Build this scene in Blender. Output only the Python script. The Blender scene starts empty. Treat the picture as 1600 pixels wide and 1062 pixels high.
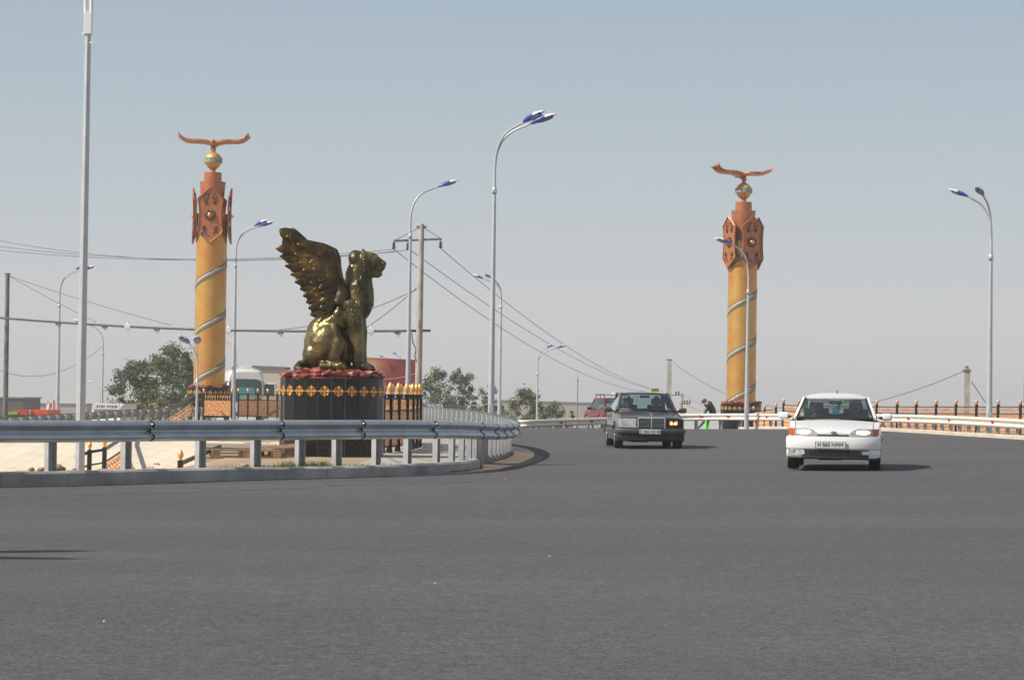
import bpy, bmesh, math, random
from mathutils import Vector, Matrix, geometry, noise
R = math.radians
PI = math.pi
S = bpy.context.scene
col = S.collection
random.seed(7)

# ------------------------------------------------------------------ camera
F = 4000.0                      # focal length in photo pixels (photo 1600 wide)
CAMZ = 1.27
cam_data = bpy.data.cameras.new('camera')
cam = bpy.data.objects.new('camera', cam_data)
col.objects.link(cam)
S.camera = cam
cam_data.sensor_width = 36.0
cam_data.lens = 36.0 * F / 1600.0
cam_data.clip_start = 0.5
cam_data.clip_end = 9000
PITCH = math.atan2(87.0, F)
ROLL = R(0.9)
CR = (Matrix.Rotation(R(90) + PITCH, 3, 'X') @ Matrix.Rotation(ROLL, 3, 'Z'))
cam.matrix_world = Matrix.Translation((0, 0, CAMZ)) @ CR.to_4x4()
cam_data.dof.use_dof = False

# ------------------------------------------------------------------ sky, sun, exposure
SUN_EL = R(43)
SUN_AZ = R(22)                  # how far behind the camera, from the left
sun_vec = Vector((-math.cos(SUN_AZ) * math.cos(SUN_EL), -math.sin(SUN_AZ) * math.cos(SUN_EL), math.sin(SUN_EL)))
w = bpy.data.worlds.new('World')
S.world = w
w.use_nodes = True
nt = w.node_tree
for n in list(nt.nodes): nt.nodes.remove(n)
wo = nt.nodes.new('ShaderNodeOutputWorld')
bg = nt.nodes.new('ShaderNodeBackground')
sky = nt.nodes.new('ShaderNodeTexSky')
sky.sky_type = 'NISHITA'
sky.sun_disc = False
sky.sun_elevation = SUN_EL
sky.sun_rotation = math.atan2(sun_vec.x, sun_vec.y)
sky.altitude = 0
sky.air_density = 1.0
sky.dust_density = 2.5
sky.ozone_density = 1.0
tc = nt.nodes.new('ShaderNodeTexCoord')
sep = nt.nodes.new('ShaderNodeSeparateXYZ')
nt.links.new(tc.outputs['Generated'], sep.inputs[0])
ramp = nt.nodes.new('ShaderNodeValToRGB')
e = ramp.color_ramp.elements
e[0].position = 0.0; e[0].color = (0.56, 0.55, 0.56, 1)
e[1].position = 1.0; e[1].color = (0.22, 0.26, 0.32, 1)
for p, c in ((0.03, (0.545, 0.545, 0.56)), (0.075, (0.45, 0.50, 0.53)), (0.15, (0.345, 0.42, 0.485)), (0.4, (0.30, 0.34, 0.40))):
    q = e.new(p); q.color = (*c, 1)
nt.links.new(sep.outputs['Z'], ramp.inputs[0])
mulc = nt.nodes.new('ShaderNodeVectorMath'); mulc.operation = 'SCALE'
mulc.inputs['Scale'].default_value = 10.0     # haze layer brightness in the sky texture's own units
nt.links.new(ramp.outputs[0], mulc.inputs[0])
mx = nt.nodes.new('ShaderNodeMix'); mx.data_type = 'RGBA'
mx.inputs[0].default_value = 0.88           # dusty haze over the clear sky
nt.links.new(sky.outputs[0], mx.inputs[6])
nt.links.new(mulc.outputs[0], mx.inputs[7])
nt.links.new(mx.outputs[2], bg.inputs[0])
bg.inputs[1].default_value = 0.1
nt.links.new(bg.outputs[0], wo.inputs[0])

sd = bpy.data.lights.new('sun', 'SUN')
sd.energy = 4.6
sd.angle = R(0.55)
sd.color = (1.0, 0.93, 0.82)
sun = bpy.data.objects.new('sun', sd)
col.objects.link(sun)
sun.rotation_euler = (-sun_vec).to_track_quat('-Z', 'Y').to_euler()
sun.location = (-40, -20, 60)
S.view_settings.view_transform = 'Standard'
S.view_settings.look = 'None'
S.view_settings.exposure = 0.25
S.view_settings.gamma = 1
S.render.engine = 'CYCLES'

# ------------------------------------------------------------------ pixel -> world helpers
def P(px, py, Y):
    d = CR @ Vector(((px - 800) / F, -(py - 531) / F, -1))
    d = d * (Y / d.y)
    return Vector((d.x, Y, d.z + CAMZ))
def YS(s): return F / s

def smoothstep(a, b, x):
    t = min(1, max(0, (x - a) / (b - a)))
    return t * t * (3 - 2 * t)

def gz(x, y):
    z = -0.05 + (0.015 * min(12.5, x) if x > 0 else 0.006 * max(-20, x)) + 0.05 * smoothstep(70, 95, y) * (1 - smoothstep(2, 6, x))
    d = max(0.0, y - 98)
    return z - 0.0008 * d * d * min(1.0, max(0.2, (18 - x) / 6)) if d < 24 else z - 0.46

def G(px, py):
    Y = 20.0
    lo, hi = 5.0, 125.0
    for _ in range(50):
        m = (lo + hi) / 2
        p = P(px, py, m)
        if p.z > gz(p.x, m): lo = m
        else: hi = m
    return P(px, py, lo)

# ------------------------------------------------------------------ object helpers
def tag(o, label=None, cat=None, group=None, kind=None):
    if label: o['label'] = label
    if cat: o['category'] = cat
    if group: o['group'] = group
    if kind: o['kind'] = kind
    return o

def empty(name, loc=(0, 0, 0), rz=0.0, label=None, cat=None, group=None):
    o = bpy.data.objects.new(name, None)
    o.empty_display_size = 0.2
    col.objects.link(o)
    o.location = loc
    o.rotation_euler = (0, 0, rz)
    return tag(o, label, cat, group)

def kids(o): return [c for c in ALLC if c.parent is o]

def copy_tree(o, parent=None, label=None, group=None, loc=None, rz=None, scale=None):
    c = o.copy()
    col.objects.link(c)
    if parent is not None: c.parent = parent
    for ch in list(o.children): copy_tree(ch, c)
    if label: c['label'] = label
    if group: c['group'] = group
    if loc is not None: c.location = loc
    if rz is not None: c.rotation_euler = (0, 0, rz)
    if scale is not None: c.scale = (scale,) * 3
    return c

class MB:
    def __init__(s):
        s.v = []; s.f = []; s.m = []; s.mi = 0; s.sm = []; s.smooth = False
        s.T = None
    def add(s, vs, fs):
        o = len(s.v)
        if s.T is not None: vs = [s.T @ Vector(p) for p in vs]
        s.v += [tuple(p) for p in vs]
        for f in fs:
            s.f.append(tuple(i + o for i in f)); s.m.append(s.mi); s.sm.append(s.smooth)
        return s
    def box(s, a, b):
        x0, y0, z0 = a; x1, y1, z1 = b
        return s.add([(x0, y0, z0), (x1, y0, z0), (x1, y1, z0), (x0, y1, z0), (x0, y0, z1), (x1, y0, z1), (x1, y1, z1), (x0, y1, z1)],
                     [(0, 3, 2, 1), (4, 5, 6, 7), (0, 1, 5, 4), (1, 2, 6, 5), (2, 3, 7, 6), (3, 0, 4, 7)])
    def cbox(s, c, d, b=0.0):
        x, y, z = c; u, v, w_ = (q / 2 for q in d)
        if b <= 0: return s.box((x - u, y - v, z - w_), (x + u, y + v, z + w_))
        vs = []
        for sz in (-1, 1):
            for k in range(2):
                zz = z + sz * (w_ - (b if k == (0 if sz < 0 else 1) else 0))
        # chamfered box through a bmesh
        bm = bmesh.new(); bmesh.ops.create_cube(bm, size=1)
        for q in bm.verts: q.co = Vector((x + q.co.x * 2 * u, y + q.co.y * 2 * v, z + q.co.z * 2 * w_))
        bmesh.ops.bevel(bm, geom=bm.edges[:], offset=b, segments=2, affect='EDGES', profile=0.6)
        return s.bm(bm)
    def bm(s, bm):
        bm.verts.index_update()
        s.add([q.co[:] for q in bm.verts], [tuple(q.index for q in f.verts) for f in bm.faces])
        bm.free(); return s
    def beam(s, p, q, wd, ht=None, up=(0, 0, 1)):
        p = Vector(p); q = Vector(q); ht = ht or wd
        d = (q - p).normalized(); u = Vector(up)
        if abs(d.dot(u)) > 0.98: u = Vector((0, 1, 0))
        r = d.cross(u).normalized(); u = r.cross(d)
        vs = [c + r * a * wd / 2 + u * b * ht / 2 for c in (p, q) for a, b in ((-1, -1), (1, -1), (1, 1), (-1, 1))]
        return s.add(vs, [(3, 2, 1, 0), (4, 5, 6, 7), (0, 1, 5, 4), (1, 2, 6, 5), (2, 3, 7, 6), (3, 0, 4, 7)])
    def tube(s, pts, rad, n=10, cap=True, closed=False):
        pts = [Vector(p) for p in pts]
        if not hasattr(rad, '__len__'): rad = [rad] * len(pts)
        vs = []; N = len(pts); up = None
        for i, p in enumerate(pts):
            if closed: d = pts[(i + 1) % N] - pts[i - 1]
            else: d = pts[min(i + 1, N - 1)] - pts[max(i - 1, 0)]
            d.normalize()
            if up is None:
                up = Vector((0, 0, 1)) if abs(d.z) < 0.9 else Vector((1, 0, 0))
            r = d.cross(up).normalized(); up = r.cross(d).normalized()
            for k in range(n):
                a = 2 * PI * k / n
                vs.append(p + (r * math.cos(a) + up * math.sin(a)) * rad[i])
        fs = []
        for i in range(N if closed else N - 1):
            j = (i + 1) % N
            for k in range(n):
                l = (k + 1) % n
                fs.append((i * n + k, j * n + k, j * n + l, i * n + l)[::-1])
        if cap and not closed:
            fs.append(tuple(range(n))); fs.append(tuple((N - 1) * n + k for k in range(n))[::-1])
        return s.add(vs, fs)
    def cyl(s, p, q, r0, r1=None, n=16):
        return s.tube([p, q], [r0, r0 if r1 is None else r1], n)
    def lathe(s, prof, n=24, c=(0, 0, 0), ph=0.0):
        vs = []; fs = []
        for r, z in prof:
            for k in range(n):
                a = 2 * PI * k / n + ph
                vs.append((c[0] + r * math.cos(a), c[1] + r * math.sin(a), c[2] + z))
        for i in range(len(prof) - 1):
            for k in range(n):
                l = (k + 1) % n
                fs.append((i * n + k, i * n + l, (i + 1) * n + l, (i + 1) * n + k))
        fs.append(tuple(range(n))[::-1]); fs.append(tuple((len(prof) - 1) * n + k for k in range(n)))
        return s.add(vs, fs)
    def ell(s, c, r, n=16, m=10, rot=None):
        vs = []; fs = []
        c = Vector(c)
        for i in range(m + 1):
            t = PI * i / m
            for k in range(n):
                a = 2 * PI * k / n
                p = Vector((r[0] * math.sin(t) * math.cos(a), r[1] * math.sin(t) * math.sin(a), r[2] * math.cos(t)))
                if rot is not None: p = rot @ p
                vs.append(c + p)
        for i in range(m):
            for k in range(n):
                l = (k + 1) % n
                if i == 0: fs.append((k, (i + 1) * n + k, (i + 1) * n + l))
                elif i == m - 1: fs.append((i * n + k, (i + 1) * n + k, i * n + l))
                else: fs.append((i * n + k, (i + 1) * n + k, (i + 1) * n + l, i * n + l))
        return s.add(vs, fs)
    def prism(s, poly, d0, d1, ax='y'):
        """extrude a 2-D polygon; ax = axis of extrusion. poly in the other two axes (x,z for y; y,z for x; x,y for z)"""
        n = len(poly)
        def mk(p, d):
            return (p[0], d, p[1]) if ax == 'y' else ((d, p[0], p[1]) if ax == 'x' else (p[0], p[1], d))
        vs = [mk(p, d0) for p in poly] + [mk(p, d1) for p in poly]
        fs = [tuple(range(n)), tuple(range(2 * n - 1, n - 1, -1))]
        for i in range(n):
            j = (i + 1) % n
            fs.append((i, i + n, j + n, j))
        return s.add(vs, fs)
    def quad(s, a, b, c, d): return s.add([a, b, c, d], [(0, 1, 2, 3)])
    def build(s, name, mats, parent=None, smooth=None, fix=True, loc=None):
        me = bpy.data.meshes.new(name)
        me.from_pydata(s.v, [], s.f)
        if not isinstance(mats, (list, tuple)): mats = [mats]
        for m in mats: me.materials.append(m)
        sm = s.sm if smooth is None else [smooth] * len(s.f)
        me.polygons.foreach_set('material_index', s.m)
        me.polygons.foreach_set('use_smooth', sm)
        if fix:
            b = bmesh.new(); b.from_mesh(me)
            bmesh.ops.remove_doubles(b, verts=b.verts[:], dist=1e-5)
            bmesh.ops.recalc_face_normals(b, faces=b.faces[:])
            b.to_mesh(me); b.free()
        me.update()
        o = bpy.data.objects.new(name, me)
        col.objects.link(o)
        if parent is not None: o.parent = parent
        if loc is not None: o.location = loc
        return o

def sharp(o, ang=40):
    """smooth shading with edges sharper than ang kept crisp"""
    me = o.data
    b = bmesh.new(); b.from_mesh(me)
    for ed in b.edges:
        if len(ed.link_faces) == 2 and ed.calc_face_angle(0) > R(ang): ed.smooth = False
    for f in b.faces: f.smooth = True
    b.to_mesh(me); b.free()
    return o

def voxelize(mb, name, mat, parent, vox, smooth_it=4, loc=None, rz=None, displace=None, fac=0.5):
    """fuse overlapping solids into one continuous surface"""
    o = mb.build(name, mat, None, True)
    m = o.modifiers.new('r', 'REMESH'); m.mode = 'VOXEL'; m.voxel_size = vox; m.use_smooth_shade = True
    if smooth_it:
        k = o.modifiers.new('s', 'SMOOTH'); k.iterations = smooth_it; k.factor = fac
    dg = bpy.context.evaluated_depsgraph_get()
    dg.update()
    me = bpy.data.meshes.new_from_object(o.evaluated_get(dg))
    o.modifiers.clear()
    old = o.data
    o.data = me
    me.name = name
    bpy.data.meshes.remove(old)
    if displace:
        for q in me.vertices:
            q.co = q.co + q.normal * displace(q.co)
    for p in me.polygons: p.use_smooth = True
    if not me.materials: me.materials.append(mat)
    me.update()
    if parent is not None: o.parent = parent
    if loc is not None: o.location = loc
    if rz is not None: o.rotation_euler = (0, 0, rz)
    return o

def text_mesh(txt, size, extrude=0.002, sx=1.0, align='CENTER', bold=0.0):
    c = bpy.data.curves.new('t', 'FONT')
    c.body = txt; c.size = size; c.extrude = extrude; c.align_x = align; c.align_y = 'CENTER'; c.offset = bold
    o = bpy.data.objects.new('t', c); col.objects.link(o)
    dg = bpy.context.evaluated_depsgraph_get(); dg.update()
    me = bpy.data.meshes.new_from_object(o.evaluated_get(dg))
    bpy.data.objects.remove(o); bpy.data.curves.remove(c)
    for q in me.vertices: q.co = Vector((q.co.x * sx, -q.co.z, q.co.y))   # stand up, facing -Y
    return me

def text_obj(name, txt, size, mat, parent, loc, rz=0, sx=1.0, bold=0.0, rx=0):
    me = text_mesh(txt, size, 0.002, sx, bold=bold)
    me.materials.clear(); me.materials.append(mat)
    o = bpy.data.objects.new(name, me); col.objects.link(o)
    o.parent = parent; o.location = loc; o.rotation_euler = (rx, 0, rz)
    return o

# ------------------------------------------------------------------ materials
MATS = {}
def mat(name, base, rough=0.6, metal=0.0, var=0.0, scale=3.0, bump=0.0, bscale=40.0, col2=None, spec=0.5, coat=0.0, dirt=0.0, alpha=None, trans=0.0, emit=None, estr=0.0, detail=4.0):
    m = bpy.data.materials.new(name); m.use_nodes = True
    t = m.node_tree; b = t.nodes['Principled BSDF']
    b.inputs['Roughness'].default_value = rough
    b.inputs['Metallic'].default_value = metal
    b.inputs['Specular IOR Level'].default_value = spec
    b.inputs['Coat Weight'].default_value = coat
    b.inputs['Coat Roughness'].default_value = 0.05
    if trans: b.inputs['Transmission Weight'].default_value = trans
    if alpha is not None: b.inputs['Alpha'].default_value = alpha
    if emit: b.inputs['Emission Color'].default_value = (*emit, 1); b.inputs['Emission Strength'].default_value = estr
    b.inputs['Base Color'].default_value = (*base, 1)
    tc = t.nodes.new('ShaderNodeTexCoord')
    if var > 0 or col2:
        n = t.nodes.new('ShaderNodeTexNoise'); n.inputs['Scale'].default_value = scale; n.inputs['Detail'].default_value = detail
        t.links.new(tc.outputs['Object'], n.inputs['Vector'])
        r = t.nodes.new('ShaderNodeValToRGB')
        c2 = col2 or tuple(max(0, c * (1 - var)) for c in base)
        c1 = base if col2 else tuple(min(1, c * (1 + var)) for c in base)
        r.color_ramp.elements[0].position = 0.35; r.color_ramp.elements[0].color = (*c2, 1)
        r.color_ramp.elements[1].position = 0.65; r.color_ramp.elements[1].color = (*c1, 1)
        t.links.new(n.outputs[0], r.inputs[0]); t.links.new(r.outputs[0], b.inputs['Base Color'])
        rr = t.nodes.new('ShaderNodeMapRange'); rr.inputs[3].default_value = max(0.02, rough - 0.12); rr.inputs[4].default_value = min(1, rough + 0.12)
        n2 = t.nodes.new('ShaderNodeTexNoise'); n2.inputs['Scale'].default_value = scale * 2.3; t.links.new(tc.outputs['Object'], n2.inputs['Vector'])
        t.links.new(n2.outputs[0], rr.inputs[0]); t.links.new(rr.outputs[0], b.inputs['Roughness'])
    if bump > 0:
        n3 = t.nodes.new('ShaderNodeTexNoise'); n3.inputs['Scale'].default_value = bscale; n3.inputs['Detail'].default_value = 4
        t.links.new(tc.outputs['Object'], n3.inputs['Vector'])
        bu = t.nodes.new('ShaderNodeBump'); bu.inputs['Strength'].default_value = bump; bu.inputs['Distance'].default_value = 0.02
        t.links.new(n3.outputs[0], bu.inputs['Height']); t.links.new(bu.outputs[0], b.inputs['Normal'])
    MATS[name] = m
    return m

def nodes_of(m): return m.node_tree, m.node_tree.nodes['Principled BSDF']

M = {}
M['steel'] = mat('galvanised_steel', (0.46, 0.49, 0.52), 0.40, 0.7, 0.12, 3, 0.05, 60)
M['pole'] = mat('pole_steel', (0.47, 0.50, 0.53), 0.5, 0.3, 0.08, 2)
M['post'] = mat('post_steel', (0.43, 0.44, 0.45), 0.55, 0.3, 0.12, 4)
M['whiterail'] = mat('white_rail', (0.74, 0.69, 0.60), 0.5, 0.0, 0.06, 1.5)
M['red'] = mat('reflector_red', (0.45, 0.03, 0.02), 0.4)
M['blue'] = mat('lamp_blue', (0.07, 0.09, 0.55), 0.35, coat=0.5)
M['teal'] = mat('lamp_teal', (0.03, 0.25, 0.30), 0.3, coat=0.5)
M['white'] = mat('white_plastic', (0.75, 0.76, 0.77), 0.35, 0, 0.03, 5)
M['lens'] = mat('lamp_lens', (0.18, 0.19, 0.19), 0.2)
M['black'] = mat('black_iron', (0.022, 0.023, 0.026), 0.4, 0.2, 0.3, 6)
M['gold'] = mat('gold_paint', (0.72, 0.36, 0.10), 0.35, 0.45, 0.25, 30)
M['goldpanel'] = mat('gold_scrollwork', (0.80, 0.43, 0.20), 0.5, 0.1, 0.25, 12)
M['goldfinial'] = mat('finial_gold', (0.80, 0.42, 0.14), 0.32, 0.45, 0.2, 25)
M['finpink'] = mat('finial_copper', (0.70, 0.33, 0.17), 0.4, 0.3, 0.15, 25)
M['granite'] = mat('black_granite', (0.009, 0.009, 0.010), 0.22, 0, 0.5, 60, spec=0.4)
M['granitejoint'] = mat('granite_joint', (0.30, 0.29, 0.28), 0.7)
M['rock'] = mat('red_painted_rock', (0.25, 0.065, 0.05), 0.5, 0, 0.55, 5, 0.5, 18)
M['copper'] = mat('copper_paint', (0.44, 0.16, 0.068), 0.42, 0.35, 0.12, 2.5, 0.08, 30)
M['copperdark'] = mat('copper_medallion', (0.075, 0.038, 0.027), 0.5, 0.3)
M['copperlight'] = mat('copper_boss', (0.72, 0.36, 0.16), 0.25, 0.7)
M['feather'] = mat('eagle_copper', (0.48, 0.19, 0.08), 0.38, 0.45, 0.35, 6, 0.4, 14)
M['ball'] = mat('gilded_ball', (0.60, 0.38, 0.09), 0.5, 0.5, 0.15, 4)
M['ballband'] = mat('band_silver', (0.30, 0.28, 0.24), 0.6, 0.2, 0.4, 12)
M['tire'] = mat('tyre', (0.013, 0.013, 0.014), 0.85, 0, 0.3, 20)
M['tiredusty'] = mat('tyre_dusty', (0.16, 0.14, 0.11), 0.9, 0, 0.5, 12)
M['rim'] = mat('wheel_rim', (0.42, 0.42, 0.42), 0.35, 0.7)
M['rimwhite'] = mat('wheel_rim_pale', (0.62, 0.60, 0.56), 0.5, 0.1)
M['carwhite'] = mat('car_paint_white', (0.80, 0.80, 0.80), 0.32, 0, 0, 1.2, coat=0.5)
M['cargreen'] = mat('car_paint_dark', (0.068, 0.071, 0.076), 0.3, 0.35, 0.12, 1.5, coat=0.7)
M['carred'] = mat('car_paint_red', (0.16, 0.012, 0.018), 0.35, 0, 0.15, 1.5, coat=0.3)
M['bumperdark'] = mat('bumper_charcoal', (0.055, 0.065, 0.072), 0.5, 0, 0.15, 3)
M['plastic'] = mat('black_plastic_and_seam_shade', (0.017, 0.017, 0.019), 0.55, 0, 0.2, 10)
M['under'] = mat('underbody', (0.012, 0.012, 0.013), 0.9)
M['interior'] = mat('interior_fabric', (0.04, 0.04, 0.045), 0.9, 0, 0.2, 8)
M['chrome'] = mat('chrome', (0.72, 0.74, 0.77), 0.12, 0.95)
M['amber'] = mat('amber_lens', (0.52, 0.13, 0.03), 0.2, coat=0.5)
M['headglass'] = mat('headlamp_glass', (0.50, 0.52, 0.50), 0.12, 0.25, 0.25, 15, coat=0.5)
M['headlit'] = mat('headlamp_lit', (0.8, 0.7, 0.5), 0.2, 0, emit=(1.0, 0.62, 0.30), estr=1.5)
M['headlitwhite'] = mat('headlamp_lit_white', (0.8, 0.75, 0.65), 0.2, 0, emit=(1.0, 0.80, 0.52), estr=1.3)
M['headlitwarm'] = mat('headlamp_lit_amber', (0.6, 0.3, 0.1), 0.2, 0, emit=(1.0, 0.36, 0.06), estr=0.7)
M['plate'] = mat('number_plate', (0.62, 0.63, 0.60), 0.5, 0, 0.04, 8)
M['ink'] = mat('plate_ink', (0.012, 0.012, 0.014), 0.6)
M['scuff'] = mat('scuffed_bumper', (0.55, 0.55, 0.55), 0.8, 0, 0, 14, col2=(0.12, 0.12, 0.12), detail=6)
M['skin'] = mat('skin', (0.30, 0.155, 0.095), 0.55, 0, 0.06, 12)
M['skindark'] = mat('skin_tanned', (0.16, 0.08, 0.05), 0.55, 0, 0.06, 12)
M['hair'] = mat('hair_dark', (0.012, 0.010, 0.009), 0.6, 0, 0.3, 40)
M['navy'] = mat('cloth_navy', (0.012, 0.018, 0.04), 0.9, 0, 0.3, 8)
M['olive'] = mat('cloth_olive', (0.045, 0.042, 0.02), 0.9, 0, 0.3, 8)
M['greytrouser'] = mat('cloth_grey', (0.10, 0.10, 0.13), 0.9, 0, 0.2, 8)
M['bluecap'] = mat('cloth_blue', (0.05, 0.10, 0.36), 0.85, 0, 0.2, 8)
M['bluelight'] = mat('cloth_light_blue', (0.10, 0.32, 0.62), 0.85, 0, 0.2, 8)
M['shirt'] = mat('cloth_cream', (0.45, 0.36, 0.26), 0.9, 0, 0.2, 8)
M['cone'] = mat('cone_green', (0.10, 0.72, 0.05), 0.45, emit=None)
M['wood'] = mat('weathered_wood', (0.30, 0.20, 0.12), 0.85, 0, 0.35, 5, 0.3, 25)
M['concrete'] = mat('concrete_pole', (0.38, 0.36, 0.315), 0.85, 0, 0.18, 1.5, 0.15, 20)
M['wire'] = mat('wire', (0.07, 0.07, 0.075), 0.6)
M['iron'] = mat('weathered_iron', (0.17, 0.17, 0.175), 0.6, 0.4, 0.3, 4)
M['porcelain'] = mat('insulator', (0.03, 0.025, 0.022), 0.25)
M['pinkwall'] = mat('pink_wall', (0.37, 0.32, 0.29), 0.9, 0, 0.08, 0.15)
M['brownwall'] = mat('brown_wall', (0.10, 0.085, 0.08), 0.9, 0, 0.1, 0.2)
M['beigewall'] = mat('beige_wall', (0.50, 0.47, 0.42), 0.9, 0, 0.06, 0.4)
M['roofgrey'] = mat('roof_grey', (0.16, 0.16, 0.16), 0.8)
M['orange'] = mat('orange_paint', (0.62, 0.09, 0.03), 0.5, 0, 0.1, 1)
M['lime'] = mat('lime_paint', (0.25, 0.55, 0.05), 0.5)
M['buswhite'] = mat('bus_white', (0.60, 0.61, 0.61), 0.4, 0, 0.04, 1)
M['busblue'] = mat('bus_blue', (0.03, 0.06, 0.28), 0.5)
M['dirt'] = mat('dirt_clod', (0.36, 0.25, 0.16), 0.95, 0, 0.3, 9, 0.6, 25)
M['bark'] = mat('bark', (0.12, 0.09, 0.065), 0.9, 0, 0.3, 4)
M['grass'] = mat('grass', (0.09, 0.14, 0.025), 0.8, 0, 0.4, 8)

def leafmat(name, c1, c2):
    m = mat(name, c1, 0.7, 0, 0, 1, col2=c2, detail=2)
    for n in m.node_tree.nodes:
        if n.type == 'TEX_NOISE': n.inputs['Scale'].default_value = 1.6
    b = m.node_tree.nodes['Principled BSDF']
    b.inputs['Specular IOR Level'].default_value = 0.25
    return m
M['leaf_olive'] = leafmat('leaves_olive', (0.135, 0.16, 0.065), (0.062, 0.082, 0.032))
M['leaf_grey'] = leafmat('leaves_greygreen', (0.18, 0.20, 0.115), (0.10, 0.12, 0.065))
M['leaf_yellow'] = leafmat('leaves_yellow', (0.34, 0.31, 0.07), (0.16, 0.17, 0.05))

# bronze of the lion: gold rubbed on the swellings, dark olive patina in the hollows of the casting
def bronze():
    m = mat('patinated_bronze', (0.30, 0.20, 0.06), 0.3, 0.75)
    t, b = nodes_of(m)
    tc = t.nodes.new('ShaderNodeTexCoord')
    n = t.nodes.new('ShaderNodeTexNoise'); n.inputs['Scale'].default_value = 2.6; n.inputs['Detail'].default_value = 5; n.inputs['Roughness'].default_value = 0.55
    r = t.nodes.new('ShaderNodeValToRGB')
    r.color_ramp.elements[0].position = 0.36; r.color_ramp.elements[0].color = (0.060, 0.054, 0.030, 1)
    r.color_ramp.elements[1].position = 0.66; r.color_ramp.elements[1].color = (0.30, 0.225, 0.10, 1)
    q = r.color_ramp.elements.new(0.52); q.color = (0.14, 0.115, 0.052, 1)
    t.links.new(tc.outputs['Object'], n.inputs['Vector'])
    t.links.new(n.outputs[0], r.inputs[0]); t.links.new(r.outputs[0], b.inputs['Base Color'])
    n2 = t.nodes.new('ShaderNodeTexNoise'); n2.inputs['Scale'].default_value = 22; n2.inputs['Detail'].default_value = 3
    t.links.new(tc.outputs['Object'], n2.inputs['Vector'])
    bu = t.nodes.new('ShaderNodeBump'); bu.inputs['Strength'].default_value = 0.3; bu.inputs['Distance'].default_value = 0.03
    t.links.new(n2.outputs[0], bu.inputs['Height']); t.links.new(bu.outputs[0], b.inputs['Normal'])
    mr = t.nodes.new('ShaderNodeMapRange'); mr.inputs[3].default_value = 0.26; mr.inputs[4].default_value = 0.46
    t.links.new(n.outputs[0], mr.inputs[0]); t.links.new(mr.outputs[0], b.inputs['Roughness'])
    return m
M['bronze'] = bronze()
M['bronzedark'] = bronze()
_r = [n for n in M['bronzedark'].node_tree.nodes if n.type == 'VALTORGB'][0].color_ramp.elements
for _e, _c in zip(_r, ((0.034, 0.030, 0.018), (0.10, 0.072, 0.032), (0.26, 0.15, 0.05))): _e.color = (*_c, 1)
M['platerim'] = mat('plate_rim', (0.12, 0.12, 0.12), 0.6)

# column shaft: orange copper paint with flecks of gold leaf
def shaftmat():
    m = mat('shaft_gold_leaf', (0.5, 0.2, 0.06), 0.40, 0.5)
    t, b = nodes_of(m)
    tc = t.nodes.new('ShaderNodeTexCoord')
    n = t.nodes.new('ShaderNodeTexNoise'); n.inputs['Scale'].default_value = 1.1; n.inputs['Detail'].default_value = 3
    v = t.nodes.new('ShaderNodeTexNoise'); v.inputs['Scale'].default_value = 9; v.inputs['Detail'].default_value = 5; v.inputs['Roughness'].default_value = 0.7
    t.links.new(tc.outputs['Object'], n.inputs['Vector']); t.links.new(tc.outputs['Object'], v.inputs['Vector'])
    add = t.nodes.new('ShaderNodeMath'); add.operation = 'ADD'
    t.links.new(n.outputs[0], add.inputs[0]); t.links.new(v.outputs[0], add.inputs[1])
    r = t.nodes.new('ShaderNodeValToRGB')
    r.color_ramp.elements[0].position = 0.40; r.color_ramp.elements[0].color = (0.62, 0.24, 0.07, 1)
    r.color_ramp.elements[1].position = 0.62; r.color_ramp.elements[1].color = (0.62, 0.43, 0.11, 1)
    q = r.color_ramp.elements.new(0.51); q.color = (0.62, 0.33, 0.085, 1)
    mul = t.nodes.new('ShaderNodeMath'); mul.operation = 'MULTIPLY'; mul.inputs[1].default_value = 0.5
    t.links.new(add.outputs[0], mul.inputs[0]); t.links.new(mul.outputs[0], r.inputs[0])
    # dark chips
    w2 = t.nodes.new('ShaderNodeTexVoronoi'); w2.inputs['Scale'].default_value = 13; w2.feature = 'DISTANCE_TO_EDGE'
    t.links.new(tc.outputs['Object'], w2.inputs['Vector'])
    lt = t.nodes.new('ShaderNodeMath'); lt.operation = 'LESS_THAN'; lt.inputs[1].default_value = 0.022
    t.links.new(w2.outputs['Distance'], lt.inputs[0])
    gate = t.nodes.new('ShaderNodeMath'); gate.operation = 'MULTIPLY'
    gt = t.nodes.new('ShaderNodeMath'); gt.operation = 'GREATER_THAN'; gt.inputs[1].default_value = 0.52
    t.links.new(v.outputs[0], gt.inputs[0]); t.links.new(gt.outputs[0], gate.inputs[0]); t.links.new(lt.outputs[0], gate.inputs[1])
    mx = t.nodes.new('ShaderNodeMix'); mx.data_type = 'RGBA'; mx.inputs[7].default_value = (0.36, 0.24, 0.06, 1)
    t.links.new(gate.outputs[0], mx.inputs[0]); t.links.new(r.outputs[0], mx.inputs[6]); t.links.new(mx.outputs[2], b.inputs['Base Color'])
    return m
M['shaft'] = shaftmat()
M['spiral'] = mat('spiral_band', (0.46, 0.37, 0.19), 0.6, 0.0, 0, 14, col2=(0.24, 0.235, 0.20), detail=3)
M['spiraledge'] = mat('spiral_edge', (0.10, 0.13, 0.17), 0.6, 0.0)

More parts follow.
